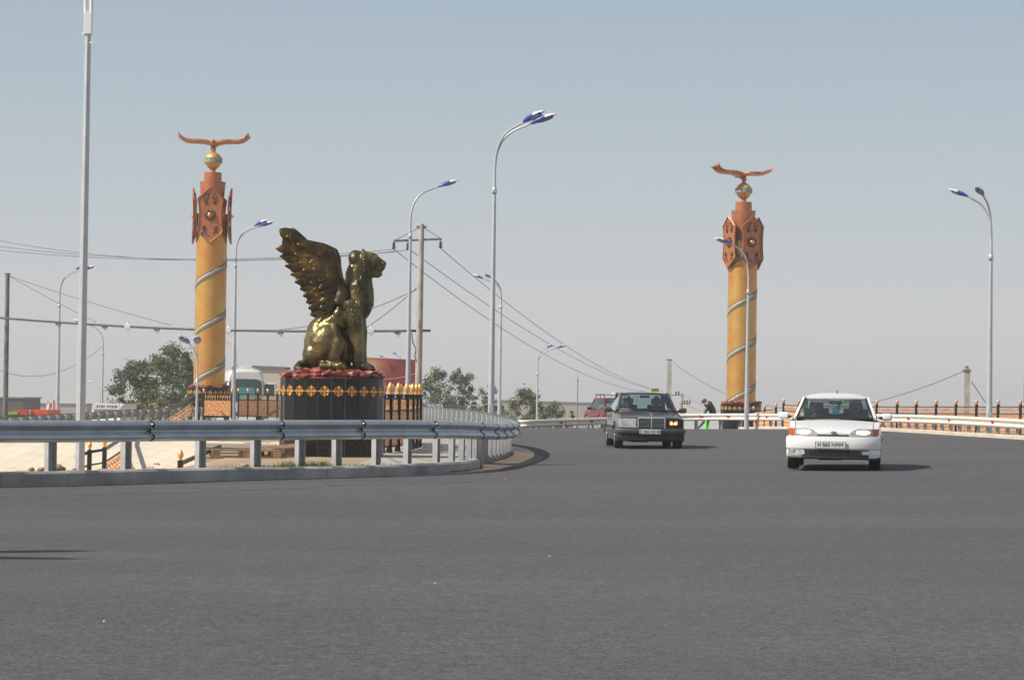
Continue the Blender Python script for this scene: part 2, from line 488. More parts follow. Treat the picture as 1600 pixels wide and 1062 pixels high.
def glass(name, tint=(0.5, 0.62, 0.6), a=0.35):
    m = bpy.data.materials.new(name); m.use_nodes = True
    t = m.node_tree
    for n in list(t.nodes): t.nodes.remove(n)
    o = t.nodes.new('ShaderNodeOutputMaterial')
    tr = t.nodes.new('ShaderNodeBsdfTransparent'); tr.inputs[0].default_value = (*tint, 1)
    gl = t.nodes.new('ShaderNodeBsdfGlossy'); gl.inputs['Roughness'].default_value = 0.03; gl.inputs[0].default_value = (0.9, 0.95, 0.95, 1)
    fr = t.nodes.new('ShaderNodeFresnel'); fr.inputs[0].default_value = 1.5
    ad = t.nodes.new('ShaderNodeMath'); ad.operation = 'MULTIPLY_ADD'; ad.inputs[1].default_value = 1.2; ad.inputs[2].default_value = a
    mix = t.nodes.new('ShaderNodeMixShader')
    t.links.new(fr.outputs[0], ad.inputs[0]); t.links.new(ad.outputs[0], mix.inputs[0])
    t.links.new(tr.outputs[0], mix.inputs[1]); t.links.new(gl.outputs[0], mix.inputs[2]); t.links.new(mix.outputs[0], o.inputs[0])
    return m
M['glass'] = glass('window_glass', (0.60, 0.72, 0.68), 0.05)
M['glassdark'] = mat('dark_glass', (0.02, 0.05, 0.06), 0.06, 0, spec=0.8)
# ================================================================== SETTING
def catmull(pts, step=0.25):
    pts = [Vector(p) for p in pts]
    out = []
    for i in range(len(pts) - 1):
        p0 = pts[max(i - 1, 0)]; p1 = pts[i]; p2 = pts[i + 1]; p3 = pts[min(i + 2, len(pts) - 1)]
        n = max(1, int((p2 - p1).length / step))
        for k in range(n):
            t = k / n
            out.append(0.5 * ((2 * p1) + (p2 - p0) * t + (2 * p0 - 5 * p1 + 4 * p2 - p3) * t * t + (3 * p1 - p0 - 3 * p2 + p3) * t ** 3))
    out.append(pts[-1])
    return out

def resample(path, d):
    out = [path[0].copy()]; acc = 0
    for a, b in zip(path, path[1:]):
        L = (b - a).length
        if L == 0: continue
        pos = d - acc
        while pos <= L:
            out.append(a.lerp(b, pos / L)); pos += d
        acc = (acc + L) % d if False else (L - (pos - d))
    return out

def normal2(path, i, side):
    a = path[max(i - 1, 0)]; b = path[min(i + 1, len(path) - 1)]
    d = (b - a); d.z = 0; d.normalize()
    return Vector((d.y, -d.x, 0)) * side

# rail tops, from the photograph (px, py, depth)
near_px = [(0, 656.2, 35.3), (300, 656, 38.4), (480, 655.8, 40.2), (600, 655.7, 41.8), (680, 656.6, 43.6), (730, 658.2, 45.6), (757, 660, 47.8), (778, 661.6, 50.2), (795, 661.5, 52.8), (804, 660, 55.4), (806.5, 657.5, 58.2), (802, 654.2, 61), (790, 650, 64), (771, 646, 67), (740, 641, 71), (700, 637.5, 76.5), (660, 634, 84), (600, 631, 95)]
near_pts = [Vector((-34, 20.5, 0.78)), Vector((-20, 26.8, 0.80)), Vector((-12.5, 31.3, 0.81))] + [P(*q) for q in near_px] + [Vector((-9, 110, 0.85)), Vector((-9.5, 135, 0.7))]
near_path = catmull(near_pts, 0.25)
far_px = [(600, 668, 140), (640, 664, 127), (700, 661, 116), (770, 658, 109), (820, 655.9, 106.5), (870, 654.4, 109), (915, 653, 111.5), (1000, 650, 114), (1070, 646.7, 115), (1140, 645.8, 114), (1210, 646, 111), (1300, 646.2, 105), (1390, 647, 98), (1500, 650, 88.5), (1600, 655, 81), (1750, 664, 71.5)]
far_pts = [P(*q) for q in far_px] + [Vector((24, 55, 0.9)), Vector((32, 38, 0.9)), Vector((40, 15, 0.9))]
far_path = catmull(far_pts, 0.4)

# kerb foot line on the near island: the rail line moved out 0.18 m
def offset(path, side, d, z=None):
    out = []
    for i, p in enumerate(path):
        q = p + normal2(path, i, side) * d
        out.append(q)
    return out
def kd(y): return 0.20 - 0.34 * smoothstep(46.2, 46.9, y)
kerb_out = [p + normal2(near_path, i, 1) * kd(p.y) for i, p in enumerate(near_path)]
kerb_in = [p + normal2(near_path, i, 1) * (kd(p.y) - 0.17) for i, p in enumerate(near_path)]
for q in kerb_out + kerb_in: q.z = 0
road_edge = [Vector((p.x, p.y, 0)) for p in offset(far_path, 1, -0.45)]

def inpoly(x, y, poly):
    c = False; j = len(poly) - 1
    for i in range(len(poly)):
        xi, yi = poly[i][0], poly[i][1]; xj, yj = poly[j][0], poly[j][1]
        if (yi > y) != (yj > y) and x < (xj - xi) * (y - yi) / (yj - yi) + xi: c = not c
        j = i
    return c

def sheet(name, poly, zf, cell, split=None, mats=None, jitter=0.0):
    poly = [(p[0], p[1]) for p in poly]
    xs = [p[0] for p in poly]; ys = [p[1] for p in poly]
    vs = [Vector(p) for p in poly]; n = len(vs)
    ed = [(i, (i + 1) % n) for i in range(n)]
    x = math.floor(min(xs))
    gx = []
    while x < max(xs):
        y = math.floor(min(ys))
        while y < max(ys):
            c = cell(x, y)
            if inpoly(x, y, poly): vs.append(Vector((x + 0.001, y + 0.003)))
            y += c
        x += cell(x, 40)
    r = geometry.delaunay_2d_cdt(vs, ed, [], 0, 1e-5)
    V, Fs = r[0], r[2]
    groups = {}
    for f in Fs:
        cx = sum(V[i].x for i in f) / len(f); cy = sum(V[i].y for i in f) / len(f)
        if not inpoly(cx, cy, poly): continue
        k = split(cx, cy) if split else name
        groups.setdefault(k, []).append(tuple(f))
    res = {}
    for k, fl in groups.items():
        used = sorted({i for f in fl for i in f}); mp = {i: j for j, i in enumerate(used)}
        mb = MB(); mb.smooth = True
        mb.add([(V[i].x, V[i].y, zf(V[i].x, V[i].y)) for i in used], [tuple(mp[i] for i in f) for f in fl])
        o = mb.build(k, mats[k]); tag(o, kind='structure')
        # make normals point up
        me = o.data
        if me.polygons and sum(p.normal.z for p in me.polygons) < 0: me.flip_normals()
        res[k] = o
    return res

# asphalt ---------------------------------------------------------
def asphalt():
    m = bpy.data.materials.new('asphalt'); m.use_nodes = True
    t, b = m.node_tree, m.node_tree.nodes['Principled BSDF']
    tc = t.nodes.new('ShaderNodeTexCoord')
    def noise_(sc, det=4, rough=0.55, mp=None):
        n = t.nodes.new('ShaderNodeTexNoise'); n.inputs['Scale'].default_value = sc; n.inputs['Detail'].default_value = det; n.inputs['Roughness'].default_value = rough
        t.links.new((mp or tc.outputs['Object']), n.inputs['Vector']); return n
    fine = noise_(85, 3, 0.8)
    mid = noise_(7, 4, 0.6)
    mp = t.nodes.new('ShaderNodeMapping'); mp.inputs['Scale'].default_value = (0.06, 0.5, 1); mp.inputs['Rotation'].default_value = (0, 0, R(-14))
    t.links.new(tc.outputs['Object'], mp.inputs[0])
    streak = noise_(1.0, 4, 0.55, mp.outputs[0])
    big = noise_(0.10, 3, 0.5)
    r1 = t.nodes.new('ShaderNodeValToRGB')
    r1.color_ramp.elements[0].position = 0.33; r1.color_ramp.elements[0].color = (0.032, 0.031, 0.034, 1)
    r1.color_ramp.elements[1].position = 0.70; r1.color_ramp.elements[1].color = (0.155, 0.150, 0.156, 1)
    t.links.new(fine.outputs[0], r1.inputs[0])
    def mul(a, n, lo, hi, p0=0.35, p1=0.65):
        mr = t.nodes.new('ShaderNodeMapRange'); mr.inputs[1].default_value = p0; mr.inputs[2].default_value = p1; mr.inputs[3].default_value = lo; mr.inputs[4].default_value = hi
        t.links.new(n.outputs[0], mr.inputs[0])
        v = t.nodes.new('ShaderNodeVectorMath'); v.operation = 'SCALE'
        t.links.new(a, v.inputs[0]); t.links.new(mr.outputs[0], v.inputs['Scale']); return v.outputs[0]
    c = mul(mul(r1.outputs[0], noise_(28, 3, 0.7), 0.74, 1.26), mid, 0.9, 1.1)
    c = mul(c, streak, 0.94, 1.06)
    c = mul(c, big, 0.94, 1.07)
    # warm dusty tint that comes and goes along the lanes
    mx = t.nodes.new('ShaderNodeMix'); mx.data_type = 'RGBA'
    mr = t.nodes.new('ShaderNodeMapRange'); mr.inputs[1].default_value = 0.52; mr.inputs[2].default_value = 0.72; mr.inputs[4].default_value = 0.15
    t.links.new(streak.outputs[0], mr.inputs[0]); t.links.new(mr.outputs[0], mx.inputs[0])
    t.links.new(c, mx.inputs[6]); mx.inputs[7].default_value = (0.118, 0.103, 0.094, 1)
    t.links.new(mx.outputs[2], b.inputs['Base Color'])
    b.inputs['Roughness'].default_value = 0.88
    b.inputs['Specular IOR Level'].default_value = 0.25
    bu = t.nodes.new('ShaderNodeBump'); bu.inputs['Strength'].default_value = 0.5; bu.inputs['Distance'].default_value = 0.008
    t.links.new(fine.outputs[0], bu.inputs['Height']); t.links.new(bu.outputs[0], b.inputs['Normal'])
    return m
M['asphalt'] = asphalt()

kdec = kerb_out[::2]
edec = road_edge[::2]
road_poly = [(-60, 4), (60, 4), (60, 14)] + [(p.x, p.y) for p in reversed(edec)] + [(p.x, p.y) for p in reversed(kdec)] + [(-60, 12)]
sheet('road', road_poly, gz, lambda x, y: 1.0 if abs(x) < 20 else 2.0, None, {'road': M['asphalt']})

# island ----------------------------------------------------------
def kerbY(x):
    best = 20
    for a, b in zip(kerb_in, kerb_in[1:]):
        if a.x <= x <= b.x and b.y < 50: return a.y + (b.y - a.y) * (x - a.x) / max(1e-6, b.x - a.x)
    return 47.5 if x > -0.5 else 20.5
def slope_y(x): return 53.5 + 0.10 * (x + 8)
def iz(x, y):
    z = 0.10
    d = y - kerbY(x)
    pm = smoothstep(-5.2, -6.0, x) if y < 49 else smoothstep(-4.2, -4.9, x)
    y0 = slope_y(x)
    prof = 0.10
    if d > 1.1 and y < y0 + 6.2:
        prof = 0.10 - 1.9 * smoothstep(1.1, 5.0, d)
        if y > y0:
            prof = max(-1.8, min(0.12, -1.8 + (y - y0) * 0.40))
    z = 0.10 * (1 - pm) + prof * pm
    if y > 62: z = 0.10 - 0.3 * smoothstep(64, 95, y) - (0.25 * smoothstep(-14, -22, x))
    if y > 62: z -= 0.55 * smoothstep(126, 150, y) + 2.0 * smoothstep(-17.5, -21.5, x) * smoothstep(90, 120, y)
    if x > -4.2: z = min(z, 0.11)
    if d > 0.3 and d < 2.2 and x < -2: z += 0.03 * noise.noise(Vector((x * 2.2, y * 2.2, 0)))
    return z
def isplit(x, y):
    d = y - kerbY(x); y0 = slope_y(x)
    if x < -4.6 and y0 - 0.5 < y < y0 + 5.1: return 'slab_slope'
    if x > -2.6 and d > 0.2 and y < 75: return 'pavement'
    return 'ground'

def dirtmat():
    m = mat('dry_earth', (0.42, 0.31, 0.20), 0.95, 0, 0, 1.6, 0.6, 12, col2=(0.28, 0.20, 0.13))
    return m
def cobble():
    m = bpy.data.materials.new('ring_paving'); m.use_nodes = True
    t, b = m.node_tree, m.node_tree.nodes['Principled BSDF']
    tc = t.nodes.new('ShaderNodeTexCoord')
    # polar coordinates about the middle of the rings
    mp = t.nodes.new('ShaderNodeMapping'); mp.inputs['Location'].default_value = (2.9, -53.5, 0)
    t.links.new(tc.outputs['Object'], mp.inputs[0])
    se = t.nodes.new('ShaderNodeSeparateXYZ'); t.links.new(mp.outputs[0], se.inputs[0])
    ln = t.nodes.new('ShaderNodeVectorMath'); ln.operation = 'LENGTH'; t.links.new(mp.outputs[0], ln.inputs[0])
    at = t.nodes.new('ShaderNodeMath'); at.operation = 'ARCTAN2'; t.links.new(se.outputs[1], at.inputs[0]); t.links.new(se.outputs[0], at.inputs[1])
    ms = t.nodes.new('ShaderNodeMath'); ms.operation = 'MULTIPLY'; ms.inputs[1].default_value = 2.2; t.links.new(at.outputs[0], ms.inputs[0])
    cb = t.nodes.new('ShaderNodeCombineXYZ'); t.links.new(ms.outputs[0], cb.inputs[0]); t.links.new(ln.outputs['Value'], cb.inputs[1])
    br = t.nodes.new('ShaderNodeTexBrick'); br.inputs['Scale'].default_value = 1.0
    br.inputs['Brick Width'].default_value = 0.34; br.inputs['Row Height'].default_value = 0.21; br.inputs['Mortar Size'].default_value = 0.016
    br.inputs['Color1'].default_value = (0.46, 0.42, 0.36, 1); br.inputs['Color2'].default_value = (0.38, 0.355, 0.31, 1); br.inputs['Mortar'].default_value = (0.14, 0.12, 0.10, 1)
    t.links.new(cb.outputs[0], br.inputs['Vector'])
    n = t.nodes.new('ShaderNodeTexNoise'); n.inputs['Scale'].default_value = 1.2; n.inputs['Detail'].default_value = 5; t.links.new(tc.outputs['Object'], n.inputs['Vector'])
    mr = t.nodes.new('ShaderNodeMapRange'); mr.inputs[3].default_value = 0.7; mr.inputs[4].default_value = 1.25; t.links.new(n.outputs[0], mr.inputs[0])
    v = t.nodes.new('ShaderNodeVectorMath'); v.operation = 'SCALE'; t.links.new(br.outputs[0], v.inputs[0]); t.links.new(mr.outputs[0], v.inputs['Scale'])
    t.links.new(v.outputs[0], b.inputs['Base Color']); b.inputs['Roughness'].default_value = 0.9
    bu = t.nodes.new('ShaderNodeBump'); bu.inputs['Strength'].default_value = 0.6; bu.inputs['Distance'].default_value = 0.02; bu.invert = True
    t.links.new(br.outputs['Fac'], bu.inputs['Height']); t.links.new(bu.outputs[0], b.inputs['Normal'])
    return m
def slabs():
    m = bpy.data.materials.new('cream_slabs'); m.use_nodes = True
    t, b = m.node_tree, m.node_tree.nodes['Principled BSDF']
    tc = t.nodes.new('ShaderNodeTexCoord')
    mp = t.nodes.new('ShaderNodeMapping'); mp.inputs['Rotation'].default_value = (0, 0, R(4)); mp.inputs['Scale'].default_value = (1, 1.08, 1)
    t.links.new(tc.outputs['Object'], mp.inputs[0])
    sx = t.nodes.new('ShaderNodeSeparateXYZ'); t.links.new(mp.outputs[0], sx.inputs[0])
    # joints run diagonally up the slope: shear x by y
    ad = t.nodes.new('ShaderNodeMath'); ad.operation = 'MULTIPLY_ADD'; ad.inputs[1].default_value = -0.55; t.links.new(sx.outputs[1], ad.inputs[0]); t.links.new(sx.outputs[0], ad.inputs[2])
    cb = t.nodes.new('ShaderNodeCombineXYZ'); t.links.new(ad.outputs[0], cb.inputs[0]); t.links.new(sx.outputs[1], cb.inputs[1])
    br = t.nodes.new('ShaderNodeTexBrick'); br.inputs['Scale'].default_value = 1.0; br.offset = 0.0
    br.inputs['Brick Width'].default_value = 0.36; br.inputs['Row Height'].default_value = 0.42; br.inputs['Mortar Size'].default_value = 0.013
    br.inputs['Color1'].default_value = (0.66, 0.58, 0.465, 1); br.inputs['Color2'].default_value = (0.63, 0.55, 0.44, 1); br.inputs['Mortar'].default_value = (0.55, 0.47, 0.375, 1)
    t.links.new(cb.outputs[0], br.inputs['Vector'])
    n = t.nodes.new('ShaderNodeTexNoise'); n.inputs['Scale'].default_value = 1.5; n.inputs['Detail'].default_value = 5; t.links.new(tc.outputs['Object'], n.inputs['Vector'])
    mr = t.nodes.new('ShaderNodeMapRange'); mr.inputs[3].default_value = 0.82; mr.inputs[4].default_value = 1.15; t.links.new(n.outputs[0], mr.inputs[0])
    v = t.nodes.new('ShaderNodeVectorMath'); v.operation = 'SCALE'; t.links.new(br.outputs[0], v.inputs[0]); t.links.new(mr.outputs[0], v.inputs['Scale'])
    t.links.new(v.outputs[0], b.inputs['Base Color']); b.inputs['Roughness'].default_value = 0.9
    return m
M['dirtground'] = dirtmat(); M['cobble'] = cobble(); M['slabs'] = slabs()
isl_poly = [(p.x, p.y) for p in kerb_in[::2]] + [(-9.5, 200), (-60, 200), (-60, 20.5)]
isl = sheet('ground', isl_poly, iz, lambda x, y: 0.5 if (x > -16 and y < 66) else 2.0, isplit, {'ground': M['dirtground'], 'slab_slope': M['slabs'], 'pavement': M['cobble']})

# kerbs -----------------------------------------------------------
def kerb(name, path, d0, d1, ztop_f, m, side=1, stone=1.0, zb_f=gz, drop=0.06, name2=False):
    """row of kerb stones along a path between lateral offsets d0 (back) and d1 (face)"""
    pts = resample(path, stone)
    mb = MB()
    for i in range(len(pts) - 1):
        a, b = pts[i], pts[i + 1]
        na = normal2(pts, i, side); nb = normal2(pts, i + 1, side)
        d = (b - a).normalized() * 0.004
        j = random.uniform(-0.006, 0.006)
        A = a + d; B = b - d; ka = (kd(a.y) - 0.20, kd(b.y) - 0.20) if name2 else (0, 0)
        ring = []
        for c, n_, sh_ in ((A, na, ka[0]), (B, nb, ka[1])):
            zt = ztop_f(c.x, c.y) + j; zb = zb_f(c.x, c.y) - drop
            ring.append([(c.x + n_.x * (u + sh_), c.y + n_.y * (u + sh_), z) for u, z in ((d0, zb), (d0, zt), (d1 - 0.035, zt), (d1, zt - 0.03), (d1 + 0.012, zb))])
        vs = ring[0] + ring[1]
        fs = [(k, k + 1, k + 6, k + 5) for k in range(4)] + [(4, 0, 5, 9), (0, 4, 3, 2, 1), (5, 6, 7, 8, 9)]
        mb.add(vs, fs)
    o = mb.build(name, m); return tag(o, kind='structure')
M['kerb'] = mat('kerb_concrete', (0.46, 0.445, 0.42), 0.85, 0, 0, 0.9, 0.5, 25, col2=(0.20, 0.198, 0.19), detail=8)
M['kerbwarm'] = mat('kerb_concrete_warm', (0.52, 0.46, 0.38), 0.85, 0, 0.12, 1.0, 0.2, 20)
kerb('kerb', near_path, 0.0, 0.20, lambda x, y: 0.115 - (0.03 if y > 60 else 0), M['kerb'], 1, 1.1, name2=True)
fk = [p for p in far_path if P(1148, 650, 114).x < p.x]
kerb('kerb', fk, -0.10, 0.12, lambda x, y: gz(x, y) + 0.13, M['kerbwarm'], 1, 1.0)

# the low land below the embankment
def lowmat():
    return mat('dusty_hazed_land', (0.42, 0.405, 0.385), 0.95, 0, 0, 0.02, col2=(0.38, 0.365, 0.34), detail=8)  # dusty ground, paled so its colour carries the distant haze
M['land'] = lowmat()
mb = MB()
ring = [0, 30, 80, 200, 500, 1200, 3000, 7000]
N = 48; vs = [(0, 60, -6)]; fs = []
for r_ in ring[1:]:
    for k in range(N): vs.append((r_ * math.cos(2 * PI * k / N), 60 + r_ * math.sin(2 * PI * k / N), -6))
for k in range(N): fs.append((0, 1 + k, 1 + (k + 1) % N))
for i in range(len(ring) - 2):
    for k in range(N):
        l = (k + 1) % N
        fs.append((1 + i * N + k, 1 + (i + 1) * N + k, 1 + (i + 1) * N + l, 1 + i * N + l))
mb.add(vs, fs); tag(mb.build('terrain', M['land']), kind='structure')
# embankment skirt on the outside of the far kerb
mb = MB(); mb.smooth = True
pp = far_path[::2]; vs = []; fs = []
for i, p in enumerate(pp):
    n_ = normal2(far_path, i * 2, 1)
    for u, z in ((-0.43, gz(p.x, p.y) - 0.01), (-1.6, gz(p.x, p.y) - 0.2), (-3, gz(p.x, p.y) - 1.2), (-14, -6.2)):
        vs.append((p.x + n_.x * u, p.y + n_.y * u, z))
for i in range(len(pp) - 1):
    for k in range(3): fs.append((i * 4 + k, i * 4 + k + 1, (i + 1) * 4 + k + 1, (i + 1) * 4 + k))
mb.add(vs, fs); tag(mb.build('embankment', M['dirtground']), kind='structure')
mb = MB()   # road deck and island sides where they meet the lower land
def side_wall(mb, pts, zf):
    for a, b in zip(pts, pts[1:]):
        mb.quad((a[0], a[1], zf(*a) - 0.02), (b[0], b[1], zf(*b) - 0.02), (b[0], b[1], -6.1), (a[0], a[1], -6.1))
side_wall(mb, [(-60, 200), (-30, 200), (-9.5, 200), (-9.5, 135)], iz)
side_wall(mb, [(-9.4, 135), (-7, 140)], gz)
side_wall(mb, [(-60, 4), (60, 4), (60, 14), (40, 15)], gz)
side_wall(mb, [(-60, 200), (-60, 20.5), (-60, 4)], lambda x, y: -0.05)
tag(mb.build('retaining_side', M['concrete']), kind='structure')

# paving joint running parallel to the near kerb
M['seam'] = mat('seam_dust', (0.135, 0.122, 0.112), 0.9, 0, 0.35, 3)
def seam(d0, d1, wd, m, nm='road_joint'):
    vs = []; fs = []; idx = [i for i, p in enumerate(near_path) if p.y < 41 and p.x > -16]
    mb = MB()
    for i in idx:
        n_ = normal2(near_path, i, 1); d = d0 + (d1 - d0) * (i - idx[0]) / len(idx) + 0.05 * noise.noise(Vector((i * 0.06, 0, 0)))
        w_ = wd * (0.6 + 0.8 * abs(noise.noise(Vector((i * 0.11, 5, 0)))))
        for u in (d, d + w_):
            q = near_path[i] + n_ * u; vs.append((q.x, q.y, gz(q.x, q.y) + 0.004))
    for i in range(len(idx) - 1): fs.append((2 * i, 2 * i + 1, 2 * i + 3, 2 * i + 2))
    mb.add(vs, fs); tag(mb.build(nm, m), kind='structure')
seam(3.4, 2.6, 0.10, M['seam'])
# sand washed against the tip kerb
M['sand'] = mat('washed_sand', (0.22, 0.165, 0.12), 0.95, 0, 0, 2.5, 0.4, 30, col2=(0.11, 0.09, 0.075), detail=6)
inner = [i for i, p in enumerate(near_path) if 43.8 < p.y < 60 and p.x > -1.6]
inn = [near_path[i] + normal2(near_path, i, 1) * kd(near_path[i].y) for i in inner]
outp = []
for k, i in enumerate(inner):
    t = k / (len(inner) - 1)
    wdt = 0.0 + 0.50 * math.sin(PI * t) ** 0.7 + 0.03 * noise.noise(Vector((k * 0.4, 0, 0)))
    outp.append(near_path[i] + normal2(near_path, i, 1) * (0.20 + wdt))
mb = MB(); mb.smooth = True
vs = []; fs = []
for a, b in zip(inn, outp):
    for t in (0, 0.5, 1):
        q = a.lerp(b, t); vs.append((q.x, q.y, gz(q.x, q.y) + (0.03, 0.012, 0.004)[int(t * 2)]))
for i in range(len(inn) - 1):
    for k in range(2): fs.append((i * 3 + k, i * 3 + k + 1, i * 3 + k + 4, i * 3 + k + 3))
mb.add(vs, fs); tag(mb.build('sand', M['sand']), kind='stuff')

# ------------------------------------------------------------------ guard rails
WP = [(0.0, -0.312), (0.022, -0.306), (0.072, -0.268), (0.078, -0.245), (0.072, -0.222), (0.012, -0.178), (0.0, -0.156), (0.012, -0.134), (0.072, -0.090), (0.078, -0.067), (0.072, -0.044), (0.022, -0.006), (0.0, 0.0)]
def beam_mesh(mb, pts, norms, off=0.0, th=0.004):
    L = []
    N_ = len(pts) - 1
    for ii, (p, n_) in enumerate(zip(pts, norms)):
        off = 0.026 * (1 - ii / N_)
        L.append([Vector((p.x, p.y, p.z)) + n_ * (d + off) + Vector((0, 0, z)) for d, z in WP])
    k = len(WP)
    for sgn, o_ in ((1, 0.0), (-1, -th)):
        vs = [v + norms[i] * o_ for i, row in enumerate(L) for v in row]
        fs = []
        for i in range(len(L) - 1):
            for j in range(k - 1):
                q = (i * k + j, (i + 1) * k + j, (i + 1) * k + j + 1, i * k + j + 1)
                fs.append(q if sgn > 0 else q[::-1])
        mb.add(vs, fs)
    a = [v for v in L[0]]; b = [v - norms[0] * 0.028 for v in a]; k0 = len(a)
    mb.mi = 1  # black lip: the shadow line at the beam overlap, put in as colour
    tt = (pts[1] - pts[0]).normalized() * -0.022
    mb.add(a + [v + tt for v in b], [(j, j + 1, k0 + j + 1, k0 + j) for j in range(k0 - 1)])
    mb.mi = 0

def cut(path, s0, s1, step=0.25):
    """points of a path between two arc lengths"""
    out = []; acc = 0
    for a, b in zip(path, path[1:]):
        L = (b - a).length
        if acc + L >= s0 and acc <= s1 and L > 0:
            if not out: out.append(a.lerp(b, max(0, (s0 - acc) / L)))
            if acc + L > s1: out.append(a.lerp(b, (s1 - acc) / L)); break
            out.append(b.copy())
        acc += L
    return out

def arc_of(path, test):
    acc = 0; best = None
    for a, b in zip(path, path[1:]):
        v = test(a)
        if best is None or v < best[0]: best = (v, acc)
        acc += (b - a).length
    return best[1]
def plen(path): return sum((b - a).length for a, b in zip(path, path[1:]))
def at_arc(path, s):
    acc = 0
    for i, (a, b) in enumerate(zip(path, path[1:])):
        L = (b - a).length
        if acc + L >= s: return a.lerp(b, (s - acc) / L), normal2(path, i, 1)
        acc += L
    return path[-1], normal2(path, len(path) - 1, 1)

def guardrail(path, seams, posts, label, m_beam, m_post, post_w=0.15, base_f=None, reflectors=(), side=1, gap=0.10, flat=False):
    root = empty('guard_rail', (path[0].x, path[0].y, 0), 0, label, 'guard rail')
    off = -Vector((path[0].x, path[0].y, 0))
    T = Matrix.Translation(off)
    ends = [0.0] + list(seams) + [plen(path)]
    for k in range(len(ends) - 1):
        pts = cut(path, ends[k] - (0.10 if k else 0), ends[k + 1])
        norms = [normal2(pts, i, side) for i in range(len(pts))]
        mb = MB(); mb.T = T; mb.smooth = True
        beam_mesh(mb, pts, norms, 0.012 if k % 2 else 0.0)
        # splice bolts
        mb.smooth = False
        for pt, n_ in ((pts[0], norms[0]), (pts[-1], norms[-1])):
            tdir = Vector((n_.y, -n_.x, 0))
            for dz in (-0.06, -0.112, -0.20, -0.252):
                for s_ in (-0.05, 0.05):
                    c = pt + tdir * s_ + n_ * (0.078 if dz in (-0.06, -0.252) else 0.062) + Vector((0, 0, dz))
                    mb.cyl(c, c + n_ * 0.022, 0.013, n=6)
        mb.build('beam', [m_beam, M['plastic']], root, fix=False)  # second material blackens the overlap lip as painted seam shade
    # posts: open channel sections
    pm = MB()
    h = 1.0
    w2 = post_w / 2; d = 0.09; th = 0.012
    pm.prism([(-w2, 0), (w2, 0), (w2, d), (w2 - th, d), (w2 - th, th), (-w2 + th, th), (-w2 + th, d), (-w2, d)], -h, 0, 'z')
    if flat: pm.prism([(-w2 + th, d), (w2 - th, d), (w2 - th, d + 0.004), (-w2 + th, d + 0.004)], -h, 0, 'z')
    first = None
    bl = MB(); bl.box((-0.05, -0.0, -0.25), (0.05, gap, -0.06))
    fb = None
    for s_ in posts:
        p, n_ = at_arc(path, s_)
        n_ = n_ * side
        base = base_f(p.x, p.y) if base_f else iz(p.x, p.y)
        ang = math.atan2(n_.y, n_.x) - PI / 2
        if first is None:
            first = pm.build('post', m_post, root); o = first
            fb = bl.build('spacer', m_post, root); q = fb
        else:
            o = first.copy(); col.objects.link(o); o.parent = root
            q = fb.copy(); col.objects.link(q); q.parent = root
        H = p.z - 0.03 - base + 0.15
        o.location = p + off - n_ * (gap + d) - Vector((0, 0, 0.03)); o.rotation_euler = (0, random.uniform(-0.012, 0.012), ang); o.scale = (1, 1, H / h)
        q.location = p + off - n_ * gap; q.rotation_euler = (0, 0, ang)
    rf = None
    for s_ in reflectors:
        p, n_ = at_arc(path, s_); n_ = n_ * side
        if rf is None:
            rm = MB(); rm.prism([(-0.05, -0.03), (0.06, -0.05), (0.13, 0.05), (0.06, 0.075), (-0.02, 0.06)], 0.015, 0.06, 'y')
            rf = rm.build('reflector', M['red'], root); o = rf
        else:
            o = rf.copy(); col.objects.link(o); o.parent = root
        o.location = p + off + n_ * 0.02 + Vector((0, 0, -0.156)); o.rotation_euler = (0, 0, math.atan2(n_.y, n_.x) - PI / 2)
    return root

def arc_px(path, px, ymax=None):
    def test(a):
        d = CR.transposed() @ (a - Vector((0, 0, CAMZ)))
        if ymax and a.y > ymax: return 1e9
        return abs((800 + d.x / -d.z * F) - px)
    return arc_of(path, test)
s805 = arc_of(near_path, lambda a: abs(a.y - 57))
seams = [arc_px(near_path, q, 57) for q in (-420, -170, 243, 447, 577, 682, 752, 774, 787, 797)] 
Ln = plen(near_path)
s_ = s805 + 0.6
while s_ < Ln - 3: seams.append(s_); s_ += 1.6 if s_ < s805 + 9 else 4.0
posts = [arc_px(near_path, q, 57) for q in (-380, -250, -140, -40, 89, 213, 321, 414, 480, 543, 602, 650, 698)]
s_ = posts[-1] + 1.0
while s_ < Ln - 1:
    posts.append(s_); s_ += 0.85 if s_ < s805 + 1 else 1.05
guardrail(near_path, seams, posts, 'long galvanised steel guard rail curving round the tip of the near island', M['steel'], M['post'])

fposts = [arc_px(far_path, 1090, None) - 10.4 + 1.0 * 1.03 * k for k in range(0, 0)]
Lf = plen(far_path)
s_ = 3.0; fposts = []
while s_ < Lf - 30: fposts.append(s_); s_ += 1.15
refl = [arc_px(far_path, q) for q in (878, 921, 957, 1028, 1100, 1139, 1203, 1270, 1330, 1422, 1488, 1556, 1625)]
sf = [4.0 + 4.3 * k for k in range(int((Lf - 6) / 4.3))]
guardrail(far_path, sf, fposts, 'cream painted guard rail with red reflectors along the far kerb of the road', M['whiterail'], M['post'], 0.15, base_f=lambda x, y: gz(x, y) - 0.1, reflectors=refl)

# the rail seen from behind on the left, past the slab slope
lf = [P(-130, 660, 84), P(-60, 656, 87), P(20, 651.2, 92), P(80, 647.2, 97), P(150, 643, 103.5), P(220, 638.8, 110), P(290, 635.8, 117), P(330, 634.5, 121)]
left_path = catmull(lf, 0.4)
Ll = plen(left_path)
ps = []; s_ = 0.3
while s_ < Ll: ps.append(s_); s_ += 1.22
guardrail(left_path, [4.3 * k for k in range(1, int(Ll / 4.3) + 1)], ps, 'grey guard rail seen from behind beyond the cream slab slope at left', M['post'], M['post'], 0.16, base_f=lambda x, y: -0.6, side=-1, gap=0.04)
